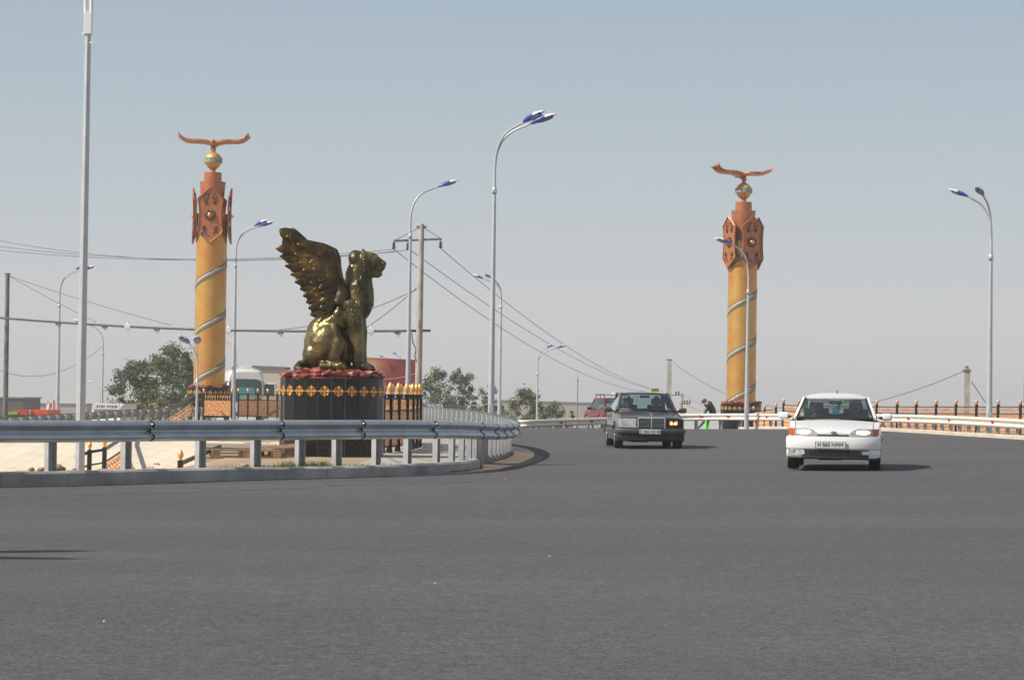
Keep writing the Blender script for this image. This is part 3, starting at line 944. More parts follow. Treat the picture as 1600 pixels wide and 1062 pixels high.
# ================================================================== THINGS
def zat(px, py, Y): return P(px, py, Y).z

# ---- scroll emblem --------------------------------------------------
def emblem_mb(s=0.19):
    mb = MB(); r = s / 2; t = 0.006
    mb.cbox((0, 0, 0), (s * 1.0, t * 2, s * 0.085)); mb.cbox((0, 0.0015, 0), (s * 0.085, t * 2, s * 1.0))
    def ring(cx, cz, rr, a0=0, a1=2 * PI, w_=0.006):
        n = 14; pts = [(cx + rr * math.cos(a0 + (a1 - a0) * k / n), 0, cz + rr * math.sin(a0 + (a1 - a0) * k / n)) for k in range(n + 1)]
        mb.tube(pts, w_, 5)
    ring(0, 0, r * 0.42)
    for a in range(4):
        b = a * PI / 2 + PI / 4
        ring(r * 0.52 * math.cos(b), r * 0.52 * math.sin(b), r * 0.30, b - 2.3, b + 2.3)
        c = a * PI / 2
        ring(r * 0.80 * math.cos(c), r * 0.80 * math.sin(c), r * 0.17)
    return mb
EMB = emblem_mb().build('gold_emblem', M['gold'], None)
EMB_ME = EMB.data; bpy.data.objects.remove(EMB)

def pedestal_parts(root, r, h, emb_z, n=24, ph=0.0, rocks=True, es=1.0, rr=None):
    """faceted black granite drum with gold emblems"""
    ra = r * math.cos(PI / n)
    core = MB(); core.lathe([(r - 0.012, 0), (r - 0.012, h - 0.01)], n, ph=ph)
    core.build('core', M['granitejoint'], root)
    fac = MB(); g = 0.007
    for k in range(n):
        a0 = ph + 2 * PI * k / n; a1 = ph + 2 * PI * (k + 1) / n
        p0 = Vector((math.cos(a0), math.sin(a0), 0)) * r; p1 = Vector((math.cos(a1), math.sin(a1), 0)) * r
        d = (p1 - p0).normalized(); nn = Vector((d.y, -d.x, 0))
        tilt = random.uniform(-0.008, 0.008)
        q0 = p0 + d * g + nn * tilt; q1 = p1 - d * g - nn * tilt
        fac.add([q0, q1, q1 + Vector((0, 0, h)), q0 + Vector((0, 0, h)), q0 - nn * 0.03, q1 - nn * 0.03, q1 - nn * 0.03 + Vector((0, 0, h)), q0 - nn * 0.03 + Vector((0, 0, h))],
                [(0, 1, 2, 3), (1, 5, 6, 2), (5, 4, 7, 6), (4, 0, 3, 7), (3, 2, 6, 7), (0, 4, 5, 1)])
    fac.build('cladding', M['granite'], root)
    for k in range(n):
        a = ph + 2 * PI * (k + 0.5) / n
        o = bpy.data.objects.new('gold_emblem', EMB_ME); col.objects.link(o); o.parent = root
        o.location = (math.cos(a) * (ra + 0.008), math.sin(a) * (ra + 0.008), emb_z); o.rotation_euler = (0, 0, a + PI / 2); o.scale = (es,) * 3
    bd = MB(); bd.lathe([(ra + 0.012, emb_z - 0.006), (ra + 0.012, emb_z + 0.006), (ra - 0.02, emb_z + 0.006), (ra - 0.02, emb_z - 0.006)], n, ph=ph)
    bd.build('gold_band', M['gold'], root)

def rocks_mb(r, z0, h, cnt, seed=3, ss=1.0):
    rnd = random.Random(seed)
    mb = MB()
    mb.lathe([(r * 0.95, z0), (r * 0.95, z0 + 0.01), (r * 0.8, z0 + h * 0.25), (0.01, z0 + h * 0.40)], 24)
    for k in range(cnt):
        q = math.sqrt(rnd.random()) if k % 2 else rnd.uniform(0.78, 0.98)
        a = rnd.uniform(0, 2 * PI)
        s = rnd.uniform(0.10, 0.22) * ss
        z = z0 + h * (1 - q) * 0.75 + rnd.uniform(-0.01, 0.06)
        bm = bmesh.new(); bmesh.ops.create_icosphere(bm, subdivisions=1, radius=1)
        rot = Matrix.Rotation(rnd.uniform(0, 6), 3, 'Z') @ Matrix.Rotation(rnd.uniform(-.4, .4), 3, 'X')
        for v in bm.verts:
            v.co = v.co * rnd.uniform(0.75, 1.2)
            v.co = rot @ Vector((v.co.x * s, v.co.y * s * 0.7, v.co.z * s * 0.34)) + Vector((q * r * 0.93 * math.cos(a), q * r * 0.93 * math.sin(a), z + s * 0.12))
        mb.bm(bm)
    return mb

# ---- winged lion ----------------------------------------------------
LY = 47.6
lc = P(517, 720, LY)
ped = empty('statue_pedestal', (lc.x, LY, 0.0), 0, 'round black granite pedestal with gold crosses under the bronze winged lion', 'pedestal')
PH = 1.535
pedestal_parts(ped, 0.968, PH, 1.30, 24, R(3.5), es=1.05)
rk = rocks_mb(0.955, PH, 0.26, 210, 5, ss=0.95).build('rock_bed', M['rock'], ped)
def LC(cx, cy, y=0.0):
    """crop pixels of the lion close-up -> local metres, upright"""
    X = 400 + cx / 3.793; Y_ = 340 + cy / 3.793
    p = P(X, Y_, LY)
    return Vector((p.x - lc.x, y, p.z))
k = 1 / 318.6
lion = empty('winged_lion_statue', (lc.x, LY, 0), 0, 'bronze winged lion seated on red rocks looking right', 'statue')
lb = MB()
def E(cx, cy, y, rx, ry, rz, rot=0):
    lb.ell(LC(cx, cy, y), (rx * k, ry, rz * k), 20, 14, Matrix.Rotation(R(rot), 3, 'Y'))
def C(pts, n=16):
    """tapered limb through (cx,cy,y,radius px)"""
    ps = [LC(a, b, y) for a, b, y, r in pts]; rs = [r * k for a, b, y, r in pts]
    path = []; rad = []
    for i in range(len(ps) - 1):
        for t in range(4):
            path.append(ps[i].lerp(ps[i + 1], t / 4)); rad.append(rs[i] + (rs[i + 1] - rs[i]) * t / 4)
    path.append(ps[-1]); rad.append(rs[-1])
    lb.tube(path, rad, n)
    for p_, r_ in ((ps[0], rs[0]), (ps[-1], rs[-1])): lb.ell(p_, (r_,) * 3, n, 10)
# hind quarters
E(395, 745, 0.0, 112, 0.40, 150, 8)
E(425, 745, -0.27, 98, 0.20, 118, 28); E(425, 745, 0.27, 98, 0.20, 118, 28)
E(345, 815, -0.12, 68, 0.30, 85); E(345, 815, 0.12, 68, 0.30, 85)
C([(470, 660, -0.30, 30), (500, 740, -0.36, 42), (470, 830, -0.34, 40)])
C([(470, 660, 0.30, 30), (500, 740, 0.36, 42), (470, 830, 0.34, 40)])
# hind feet
for s_ in (-1, 1):
    C([(400, 880, 0.36 * s_, 24), (480, 884, 0.40 * s_, 25), (520, 880, 0.42 * s_, 28)])
    for dy in (-0.07, 0.0, 0.07): C([(515, 872, 0.42 * s_ + dy, 17), (535, 888, 0.42 * s_ + dy * 1.1, 15)])
# tail
C([(320, 860, 0.1, 26), (262, 868, -0.05, 24), (246, 890, -0.2, 20), (290, 905, -0.38, 17)])
# trunk, chest
C([(400, 690, 0, 105), (470, 620, 0, 92), (540, 540, 0, 88), (600, 470, 0, 78)], 20)
E(600, 500, 0, 92, 0.30, 130, 4)
E(640, 470, 0, 55, 0.22, 120, -4)
E(560, 560, -0.18, 62, 0.16, 90, 10); E(560, 560, 0.18, 62, 0.16, 90, 10)
E(460, 610, -0.16, 70, 0.17, 40, -30); E(500, 560, -0.2, 30, 0.14, 40)
for q in ((487, 570, 15), (497, 545, 13), (520, 500, 15), (540, 515, 17), (565, 520, 22)): lb.ell(LC(q[0], q[1], -0.30), (q[2] * k * 1.5,) * 3, 12, 8)
# neck
C([(582, 440, 0, 80), (604, 370, 0, 72), (616, 300, 0, 66), (622, 262, 0, 60)], 20)
E(598, 252, 0, 52, 0.19, 62, -18)
E(572, 330, 0, 40, 0.19, 90, 12)
# head
E(648, 262, 0, 56, 0.18, 62, 10)
E(684, 250, 0, 36, 0.125, 38, 15)
C([(690, 278, 0, 44), (722, 288, 0, 36), (742, 294, 0, 27)])
E(758, 274, 0, 17, 0.075, 15, 30)
C([(690, 322, 0, 34), (722, 336, 0, 22), (736, 334, 0, 16)])
C([(690, 222, -0.06, 16), (718, 236, -0.05, 14)]); C([(690, 222, 0.06, 16), (718, 236, 0.05, 14)])
C([(712, 236, 0, 15), (736, 256, 0, 14), (757, 272, 0, 13)])
E(520, 780, 0.04, 62, 0.17, 125)
for s_ in (-1, 1):
    E(735, 298, 0.055 * s_, 22, 0.05, 20)
    E(700, 268, 0.12 * s_, 26, 0.06, 28)
    C([(645, 240, 0.13 * s_, 22), (642, 216, 0.15 * s_, 17), (635, 193, 0.155 * s_, 10)])
    # cheek ruff
    for j in range(7): C([(632, 232 + j * 18, 0.150 * s_, 10), (664, 240 + j * 17, 0.168 * s_, 9), (676, 236 + j * 17, 0.150 * s_, 5)], 8)
# breast mane locks
rl = random.Random(2)
for j in range(34):
    cx = rl.uniform(585, 672); cy = rl.uniform(350, 500); yy = rl.choice((-1, 1)) * (0.27 - 0.00235 * abs(cx - 600)) if cx > 600 else rl.choice((-1, 1)) * 0.25
    C([(cx, cy, yy, 8), (cx + 6, cy + 28, yy * 1.03, 9), (cx + 2, cy + 52, yy * 0.97, 4)], 8)
for j in range(9):
    cy = 350 + j * 18; C([(678 + 12 * math.sin(j * 0.25), cy, rl.uniform(-.08, .08), 9), (684 + 12 * math.sin(j * .25), cy + 26, 0, 6)], 8)
# forelegs
for s_ in (-1, 1):
    o_ = 0 if s_ < 0 else 14
    C([(580 + o_, 560, 0.20 * s_, 58), (588 + o_, 630, 0.21 * s_, 50), (598 + o_, 700, 0.20 * s_, 43), (603 + o_, 780, 0.19 * s_, 37), (606 + o_, 850, 0.19 * s_, 36), (612 + o_, 882, 0.19 * s_, 34)])
    C([(610 + o_, 885, 0.19 * s_, 34), (648 + o_, 892, 0.19 * s_, 31)])
    for dy in (-0.09, -0.03, 0.03, 0.09): C([(640 + o_, 880, 0.19 * s_ + dy, 19), (668 + o_, 888, 0.19 * s_ + dy, 17), (680 + o_, 898, 0.19 * s_ + dy, 13)], 10)
def lion_disp(c):
    a = noise.noise(c * 5.5) * 0.012 + noise.noise(c * 13) * 0.005
    return a
body = voxelize(lb, 'body', M['bronze'], lion, 0.022, 2, displace=lion_disp)
def feather(mb, root, tip, wd, n0, th=0.030, bend=0.0):
    """a curved leaf-shaped blade from root to tip; n0 = outward side direction"""
    root = Vector(root); tip = Vector(tip); d = tip - root; L = d.length; d.normalize()
    u = d.cross(n0).normalized(); nn = u.cross(d).normalized()
    rows = 9; cols = 5; vs = []; fs = []
    for sd in (1, -1):
        for i in range(rows + 1):
            t = i / rows
            wv = wd * (0.55 + 0.6 * math.sin(PI * min(1, t * 0.62 + 0.12))) * (1 - max(0, (t - 0.80) / 0.20) ** 2 * 0.93) * 0.62
            for j in range(cols):
                x = (j / (cols - 1) * 2 - 1)
                hgt = th * (1 - 0.85 * x * x) * (1 - 0.4 * t) * sd
                if sd > 0 and j == cols // 2: hgt += th * 0.35
                vs.append(root + d * (L * t) + u * (x * wv + bend * L * (t * t)) + nn * hgt)
    n1 = (rows + 1) * cols
    for sd in (0, 1):
        for i in range(rows):
            for j in range(cols - 1):
                a = sd * n1 + i * cols + j; q = (a, a + 1, a + cols + 1, a + cols)
                fs.append(q if sd else q[::-1])
    for i in range(rows):
        for j in (0, cols - 1):
            a = i * cols + j; fs.append((a, a + cols, a + cols + n1, a + n1))
    for j in range(cols - 1):
        a = rows * cols + j; fs.append((a, a + 1, a + 1 + n1, a + n1))
    mb.add(vs, fs)

# mane: overlapping carved locks down the neck and chest, and plumage on the shoulders
mm_ = {-1: MB(), 1: MB()}
for q in mm_.values(): q.smooth = True
rl = random.Random(12)
def surf(cx, cy, s_):
    # march from the side towards the body until the voxel surface is met
    o_ = LC(cx, cy, 0.9 * s_)
    hit, loc, nrm, fi = body.ray_cast(o_, Vector((0, -s_, 0)))
    return (loc, nrm) if hit else (None, None)
rows_ = [(x, y) for y in range(330, 560, 19) for x in range(560, 700, 17)]
for (x, y) in rows_:
    for s_ in (-1, 1):
        cx = x + rl.uniform(-5, 5) + (8 if (y // 19) % 2 else 0); cy = y + rl.uniform(-5, 5)
        if cx < 612 + max(0, 400 - cy) * 0.3: continue
        if cx > 672: continue
        a, na = surf(cx, cy, s_); b, nb_ = surf(cx + rl.uniform(-4, 8), cy + 36, s_)
        if a is None or b is None: continue
        feather(mm_[s_], a - na * 0.002, b + nb_ * 0.004, 0.046, na, 0.010, rl.uniform(-.12, .12))
for y in range(500, 620, 20):
    for x in range(535, 615, 19):
        for s_ in (-1, 1):
            cx = x + rl.uniform(-4, 4) + (9 if (y // 20) % 2 else 0); cy = y
            a, na = surf(cx, cy, s_); b, nb_ = surf(cx - 4, cy + 30, s_)
            if a is None or b is None: continue
            feather(mm_[s_], a - na * 0.002, b + nb_ * 0.004, 0.050, na, 0.009)
for q in mm_.values(): q.build('mane', M['bronze'], lion)
fm_ = MB(); fm_.smooth = True
for s_ in (-1, 1):
    pts = [surf(q[0], q[1], s_)[0] for q in ((752, 303), (740, 308), (724, 311), (706, 309), (694, 302))]
    pts = [p_ for p_ in pts if p_ is not None]
    if len(pts) > 2: fm_.tube(pts, 0.007, 6)
    pts = [surf(q[0], q[1], s_)[0] for q in ((722, 250), (710, 246), (698, 250), (692, 258))]
    pts = [p_ for p_ in pts if p_ is not None]
    if len(pts) > 2: fm_.tube(pts, 0.010, 6)
    for q in range(6):
        a, na = surf(655 + rl.uniform(-3, 3), 232 + q * 17, s_)
        b, nb_ = surf(640, 240 + q * 17, s_)
        if a is not None and b is not None: feather(fm_, a + na * 0.01, b + nb_ * 0.03, 0.05, na, 0.02)
fm_.build('face_carving', M['bronze'], lion)
# eyes as small carved hollows' rims
em = MB()
for s_ in (-1, 1): em.ell(LC(708, 250, 0.118 * s_), (0.022, 0.016, 0.014), 12, 8)
em.build('eye', M['bronze'], lion, True)
# wings: long overlapping feathers in three tiers over a thick arm
tips = [(156, 68), (130, 178), (150, 243), (182, 300), (214, 350), (240, 395), (270, 435), (288, 475), (306, 512), (320, 548), (330, 585)]
roots = [(320, 195), (385, 215), (410, 245), (425, 275), (436, 305), (446, 340), (452, 375), (458, 410), (462, 445), (466, 480), (470, 520)]
def dens(l):
    o = []
    for a, b in zip(l, l[1:]): o += [a, ((a[0] + b[0]) / 2, (a[1] + b[1]) / 2)]
    return o + [l[-1]]
def make_wing(sgn):
    mb = MB(); mb.smooth = True
    def Yw(cx, lift=0.0):
        # the wing leans outwards and back away from the shoulder
        t = min(1, max(0, (520 - cx) / 380))
        return sgn * (0.20 + 0.20 * t + lift)
    n0 = Vector((0.25, sgn, 0.15)).normalized()
    # solid web under the feathers
    web = []
    for i, (tp, rt) in enumerate(zip(tips, roots)):
        tp = Vector(tp); rt = Vector(rt); e = rt + (tp - rt) * 0.88
        for q in (Vector((min(470, rt.x + 45), rt.y)), rt.lerp(e, 0.5), e):
            web += [LC(q.x, q.y, Yw(q.x, 0.0)), LC(q.x, q.y, Yw(q.x, -0.02))]
    wfs = []
    for i in range(len(tips) - 1):
        for q in range(2):
            for o_ in (0, 1):
                a_ = i * 6 + q * 2 + o_; wfs.append((a_, a_ + 2, a_ + 8, a_ + 6))
        a_ = i * 6 + 4; wfs.append((a_, a_ + 1, a_ + 7, a_ + 6))
    mb.add(web, wfs)
    for tier, (a, b, wd, lift) in enumerate(((0.0, 1.0, 0.132, 0.00), (0.02, 0.66, 0.120, 0.035), (0.0, 0.40, 0.10, 0.065))):
        for i, (tp, rt) in enumerate(zip(tips, roots) if tier == 0 else zip(dens(tips), dens(roots))):
            rt = Vector(rt); tp = Vector(tp)
            e = rt + (tp - rt) * b
            if tier: e = e + Vector((6, 14 if i < 9 else 6))
            if tier == 0 and i < 1: wd2 = 0.17
            else: wd2 = wd
            p0 = LC(rt.x, rt.y, Yw(rt.x, lift)); p1 = LC(e.x, e.y, Yw(e.x, lift + 0.012 * (i % 2)))
            feather(mb, p0, p1, wd2, n0, 0.026, -0.05 if i < 2 else 0.03)
    # small coverts
    rw = random.Random(4)
    for q in range(46):
        t = rw.random(); i = min(9, int(t * 10)); f = t * 10 - i
        rt = Vector(roots[i]).lerp(Vector(roots[i + 1]), f) + Vector((rw.uniform(-30, 45), rw.uniform(-14, 14)))
        tp = Vector(tips[i]).lerp(Vector(tips[i + 1]), f)
        d = (tp - rt).normalized() * rw.uniform(48, 64)
        feather(mb, LC(rt.x, rt.y, Yw(rt.x, 0.075)), LC(rt.x + d.x, rt.y + d.y, Yw(rt.x + d.x, 0.085)), 0.07, n0, 0.02)
    for q in range(30):
        t = q / 30.0; ax_ = [(250, 140), (330, 158), (405, 180), (446, 205), (462, 250), (468, 300), (480, 360), (500, 410)]
        f = t * (len(ax_) - 1); i = int(f); a = Vector(ax_[i]).lerp(Vector(ax_[i + 1]), f - i)
        i2 = min(9, int(t * 10)); tp = Vector(tips[i2]); d = (tp - a).normalized() * 62
        a = a + Vector((8, 4))
        feather(mb, LC(a.x, a.y, Yw(a.x, 0.10)), LC(a.x + d.x, a.y + d.y + 8, Yw(a.x + d.x, 0.105)), 0.085, n0, 0.022)
    # leading edge and arm
    arm = [(190, 118), (245, 142), (330, 160), (405, 180), (446, 200), (462, 240), (468, 300), (480, 360), (500, 410), (515, 450), (500, 520)]
    rr = [10, 15, 19, 24, 27, 27, 25, 26, 34, 44, 48]
    pts = [LC(a, b, Yw(a, 0.03)) for a, b in arm]
    mb.tube(catmull(pts, 0.05), 0.07, 12) if False else None
    cp = []; cr = []
    for i in range(len(pts) - 1):
        for t in range(5):
            cp.append(pts[i].lerp(pts[i + 1], t / 5)); cr.append((rr[i] + (rr[i + 1] - rr[i]) * t / 5) * k)
    cp.append(pts[-1]); cr.append(rr[-1] * k)
    mb.tube(cp, cr, 14)
    return mb
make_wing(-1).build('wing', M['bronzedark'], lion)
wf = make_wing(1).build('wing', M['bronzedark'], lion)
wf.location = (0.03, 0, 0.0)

# ---- columns with eagles --------------------------------------------
def make_column(loc, rz):
    root = empty('eagle_column', loc, rz)
    pedestal_parts(root, 1.02, 1.40, 1.17, 24, R(2), es=1.1)
    rocks_mb(1.0, 1.40, 0.16, 70, 9).build('rock_bed', M['rock'], root)
    s = MB(); s.smooth = True
    s.lathe([(0.735, 1.42), (0.735, 3), (0.732, 5), (0.728, 7), (0.72, 9.6)], 48)
    sh = s.build('shaft', M['shaft'], root); sharp(sh, 50)
    # helix band rising to the right
    def band(z0, w_, m, out, nm, zlo=1.5, zhi=8.9, pitch=2.33):
        b = MB(); b.smooth = True; n = 48
        vs = []; fs = []; cnt = int((zhi - zlo + 2) / pitch * n)
        row = 0
        for i in range(cnt):
            a = 2 * PI * i / n; zc = zlo - 1.2 + z0 + pitch * i / n
            z1 = max(1.45, zc - w_ / 2); z2 = max(1.45, min(zhi, zc + w_ / 2))
            if z2 - z1 < 0.01:
                if row: break
                continue
            vs += [(0.70 * math.cos(a), 0.70 * math.sin(a), z1), (out * math.cos(a), out * math.sin(a), z1), (out * math.cos(a), out * math.sin(a), z2), (0.70 * math.cos(a), 0.70 * math.sin(a), z2)]
            if row:
                p = len(vs) - 8
                for q in range(3): fs.append((p + q, p + 4 + q, p + 5 + q, p + 1 + q))
            row += 1
        b.add(vs, fs); return b.build(nm, m, root)
    band(0.0, 0.27, M['spiral'], 0.742, 'spiral_band')
    band(0.14, 0.05, M['spiraledge'], 0.747, 'band_edge'); band(-0.14, 0.05, M['spiraledge'], 0.747, 'band_edge')
    c = MB(); c.smooth = True
    c.lathe([(0.44, 9.3), (0.615, 11.08), (0.615, 11.12), (0.42, 11.14)], 40)
    sharp(c.build('capital', M['copper'], root), 40)
    c = MB(); c.smooth = True; c.lathe([(0.415, 11.1), (0.415, 11.55), (0.40, 11.565), (0.10, 11.57)], 36); sharp(c.build('drum', M['copper'], root), 40)
    c = MB(); c.smooth = True
    c.lathe([(0.13, 11.56), (0.12, 11.62), (0.11, 11.68), (0.19, 11.76), (0.24, 11.80), (0.1, 11.84)], 24)
    c.lathe([(0.13, 12.48), (0.13, 12.54), (0.10, 12.56), (0.10, 12.64), (0.14, 12.68), (0.13, 12.74), (0.05, 12.8)], 24)
    sharp(c.build('neck', M['copper'], root), 40)
    c = MB(); c.smooth = True; c.ell((0, 0, 12.13), (0.405,) * 3, 36, 22); bl_ = c.build('ball', M['ball'], root)
    c = MB(); c.smooth = True; c.lathe([(0.40, 12.02), (0.435, 12.02), (0.435, 12.26), (0.40, 12.26)], 40); sharp(c.build('ball_band', M['ballband'], bl_), 40)
    # four shields
    def shield():
        mb = MB()
        H = 1.33; W = 0.63
        def prof(t, o=0.0):
            # half outline, t from -1 (bottom) to 1 (top)
            a = abs(t)
            if a > 0.60: return (W * 0.97 - o) * (1 - (a - 0.60) / 0.40) + 0.004
            return W * (0.83 + 0.14 * (a / 0.60) ** 2) - o
        n = 32; L = []
        for i in range(n + 1):
            t = -1 + 2 * i / n; L.append((prof(t), t * H))
        poly = [(x, z) for x, z in L] + [(-x, z) for x, z in reversed(L)]
        def bend(x, z): return -(0.02 + 0.10 * max(0, (abs(z) / H - 0.5)) ** 1.3 * 2.2) + 0.0
        def addpl(poly, d0, d1):
            vs = [(x, d0 + bend(x, z), z) for x, z in poly] + [(x, d1 + bend(x, z), z) for x, z in poly]
            m_ = len(poly); hf = m_ // 2
            fs = []
            for i in range(hf - 1):
                a, b, c_, d = i, i + 1, m_ - 2 - i, m_ - 1 - i
                fs.append((a, d, c_, b)); fs.append((a + m_, b + m_, c_ + m_, d + m_))
            for i in range(m_):
                j = (i + 1) % m_; fs.append((i, j, j + m_, i + m_))
            mb.add(vs, fs)
        addpl(poly, 0.0, 0.035)
        # raised rim and scrolls
        rim = [(x * 0.97, -0.012 + bend(x, z), z * 0.985) for x, z in poly]
        mb.tube(rim, 0.028, 6, closed=True)
        return mb
    def scrolls(mb):
        def curl(cx, cz, r0, a0, turns, dirn=1, w_=0.036):
            pts = []
            for i in range(20):
                t = i / 19; a = a0 + dirn * turns * 2 * PI * t; r_ = r0 * (1 - 0.8 * t)
                pts.append((cx + r_ * math.cos(a), -0.035, cz + r_ * math.sin(a)))
            mb.tube(pts, [w_ * (1 - 0.5 * i / 19) for i in range(20)], 6)
        for sx in (-1, 1):
            for sz in (-1, 1):
                curl(0.24 * sx, 0.86 * sz, 0.15, PI / 2 * sz, 1.1, sx)
                curl(0.25 * sx, 0.62 * sz, 0.11, -PI / 2 * sz, 1.1, -sx)
                curl(0.12 * sx, 1.03 * sz, 0.10, 0, 1.0, sx * sz)
        return mb
    for k_ in range(4):
        a = k_ * PI / 2 - PI / 2
        sm_ = shield()
        o = sm_.build('shield', M['copper'], root)
        o.location = (math.cos(a) * 0.80, math.sin(a) * 0.80, 9.50); o.rotation_euler = (0, 0, a + PI / 2)
        q = scrolls(MB()); q.build('scroll_relief', M['copperdark'], o, True)
        m_ = MB(); m_.smooth = True
        m_.tube([(0, -0.02, 0), (0, -0.07, 0)], [0.27, 0.25], 28); md = m_.build('medallion', M['copperdark'], o); sharp(md, 40)
        b = MB(); b.smooth = True; b.ell((0, -0.08, 0), (0.13, 0.10, 0.13), 20, 12); b.ell((0, -0.19, 0), (0.03, 0.06, 0.03), 10, 6)
        for j in range(12):
            t = 2 * PI * j / 12; b.ell((0.2 * math.cos(t), -0.075, 0.2 * math.sin(t)), (0.022,) * 3, 8, 6)
        b.build('boss', M['copperlight'], o)
    # eagle with raised wings
    eg = MB(); eg.smooth = True
    eg.ell((0, 0.03, 12.93), (0.15, 0.40, 0.15), 18, 12, Matrix.Rotation(R(-18), 3, 'X'))
    eg.ell((0, -0.36, 13.00), (0.085, 0.12, 0.09), 14, 10)
    eg.tube([(0, -0.44, 13.01), (0, -0.52, 12.98), (0, -0.55, 12.93)], [0.04, 0.028, 0.006], 8)
    eg.prism([(-0.10, 12.88), (0.10, 12.88), (0.16, 12.84), (-0.16, 12.84)], 0.3, 0.75, 'y')
    for sx in (-1, 1): eg.tube([(0.06 * sx, 0, 12.9), (0.07 * sx, -0.02, 12.72)], [0.06, 0.03], 8)
    eg.build('eagle_body', M['feather'], root)
    curve = [(0.0, 12.93), (0.20, 12.99), (0.42, 13.05), (0.75, 13.07), (1.08, 13.08), (1.34, 13.15), (1.52, 13.27), (1.62, 13.38)]
    for sx in (-1, 1):
        wg = MB(); wg.smooth = True
        cc = catmull([Vector((a * sx, 0, b)) for a, b in curve], 0.06)
        tot = len(cc)
        # a cambered wing blade: thick leading edge, thin scalloped trailing edge
        nc = 8; vs = []; fs = []
        for i in range(tot):
            t = i / (tot - 1); ch = 0.72 * (1 - 0.30 * t ** 2); th_ = 0.10 * (1 - 0.55 * t) + 0.02
            for side_ in (1, -1):
                for q in range(nc + 1):
                    u_ = q / nc
                    sc = 0.05 * (i % 2) * u_ ** 2
                    vs.append(cc[i] + Vector((0.10 * t * u_ * sx, -0.18 + (ch - sc) * u_, side_ * th_ * math.sin(PI * min(1, 0.12 + 0.88 * u_ ** 0.6)) * (1 if side_ > 0 else 0.75) - 0.10 * u_ - sc * 0.4)))
        rw_ = 2 * (nc + 1)
        for i in range(tot - 1):
            for side_ in range(2):
                for q in range(nc):
                    a = i * rw_ + side_ * (nc + 1) + q; f = (a, a + 1, a + 1 + rw_, a + rw_)
                    fs.append(f if side_ else f[::-1])
            for q in (0, nc): fs.append((i * rw_ + q, (i + 1) * rw_ + q, (i + 1) * rw_ + nc + 1 + q, i * rw_ + nc + 1 + q))
        fs.append(tuple(range(nc + 1)) + tuple(range(rw_ - 1, nc, -1)))
        fs.append(tuple((tot - 1) * rw_ + v for v in list(range(nc + 1)) + list(range(rw_ - 1, nc, -1)))[::-1])
        wg.add(vs, fs)
        for j in range(5):
            e = cc[-1]
            feather(wg, cc[-4] + Vector((0, -0.14 + 0.13 * j, 0)), e + Vector((0.04 * sx * (1 + 0.3 * j), -0.20 + 0.16 * j, 0.07 - 0.045 * j)), 0.075, Vector((sx, 0, -0.4)), 0.025)
        for i in range(3, tot - 2, 1): wg.ell(cc[i] + Vector((0, -0.20, -0.05)), (0.045, 0.04, 0.022), 8, 6)
        wg.build('eagle_wing', M['feather'], root)
    return root
cl = P(326, 640, 121)
left_col = make_column((cl.x, 121, 0.03), 0)
tag(left_col, 'copper and gold eagle column rising behind the scrollwork fence at left, one shield facing front', 'monument column', 'eagle topped columns')
cr_ = P(1157.5, 640, 124.5)
right_col = copy_tree(left_col, None, 'copper and gold eagle column on the right, crossed by a lamp arm, shields turned aside', 'eagle topped columns', (cr_.x, 124.5, 0), R(27), 0.965)
right_col.location.z = zat(1157, 629, 124.5) - 1.40 * 0.965 - 0.05

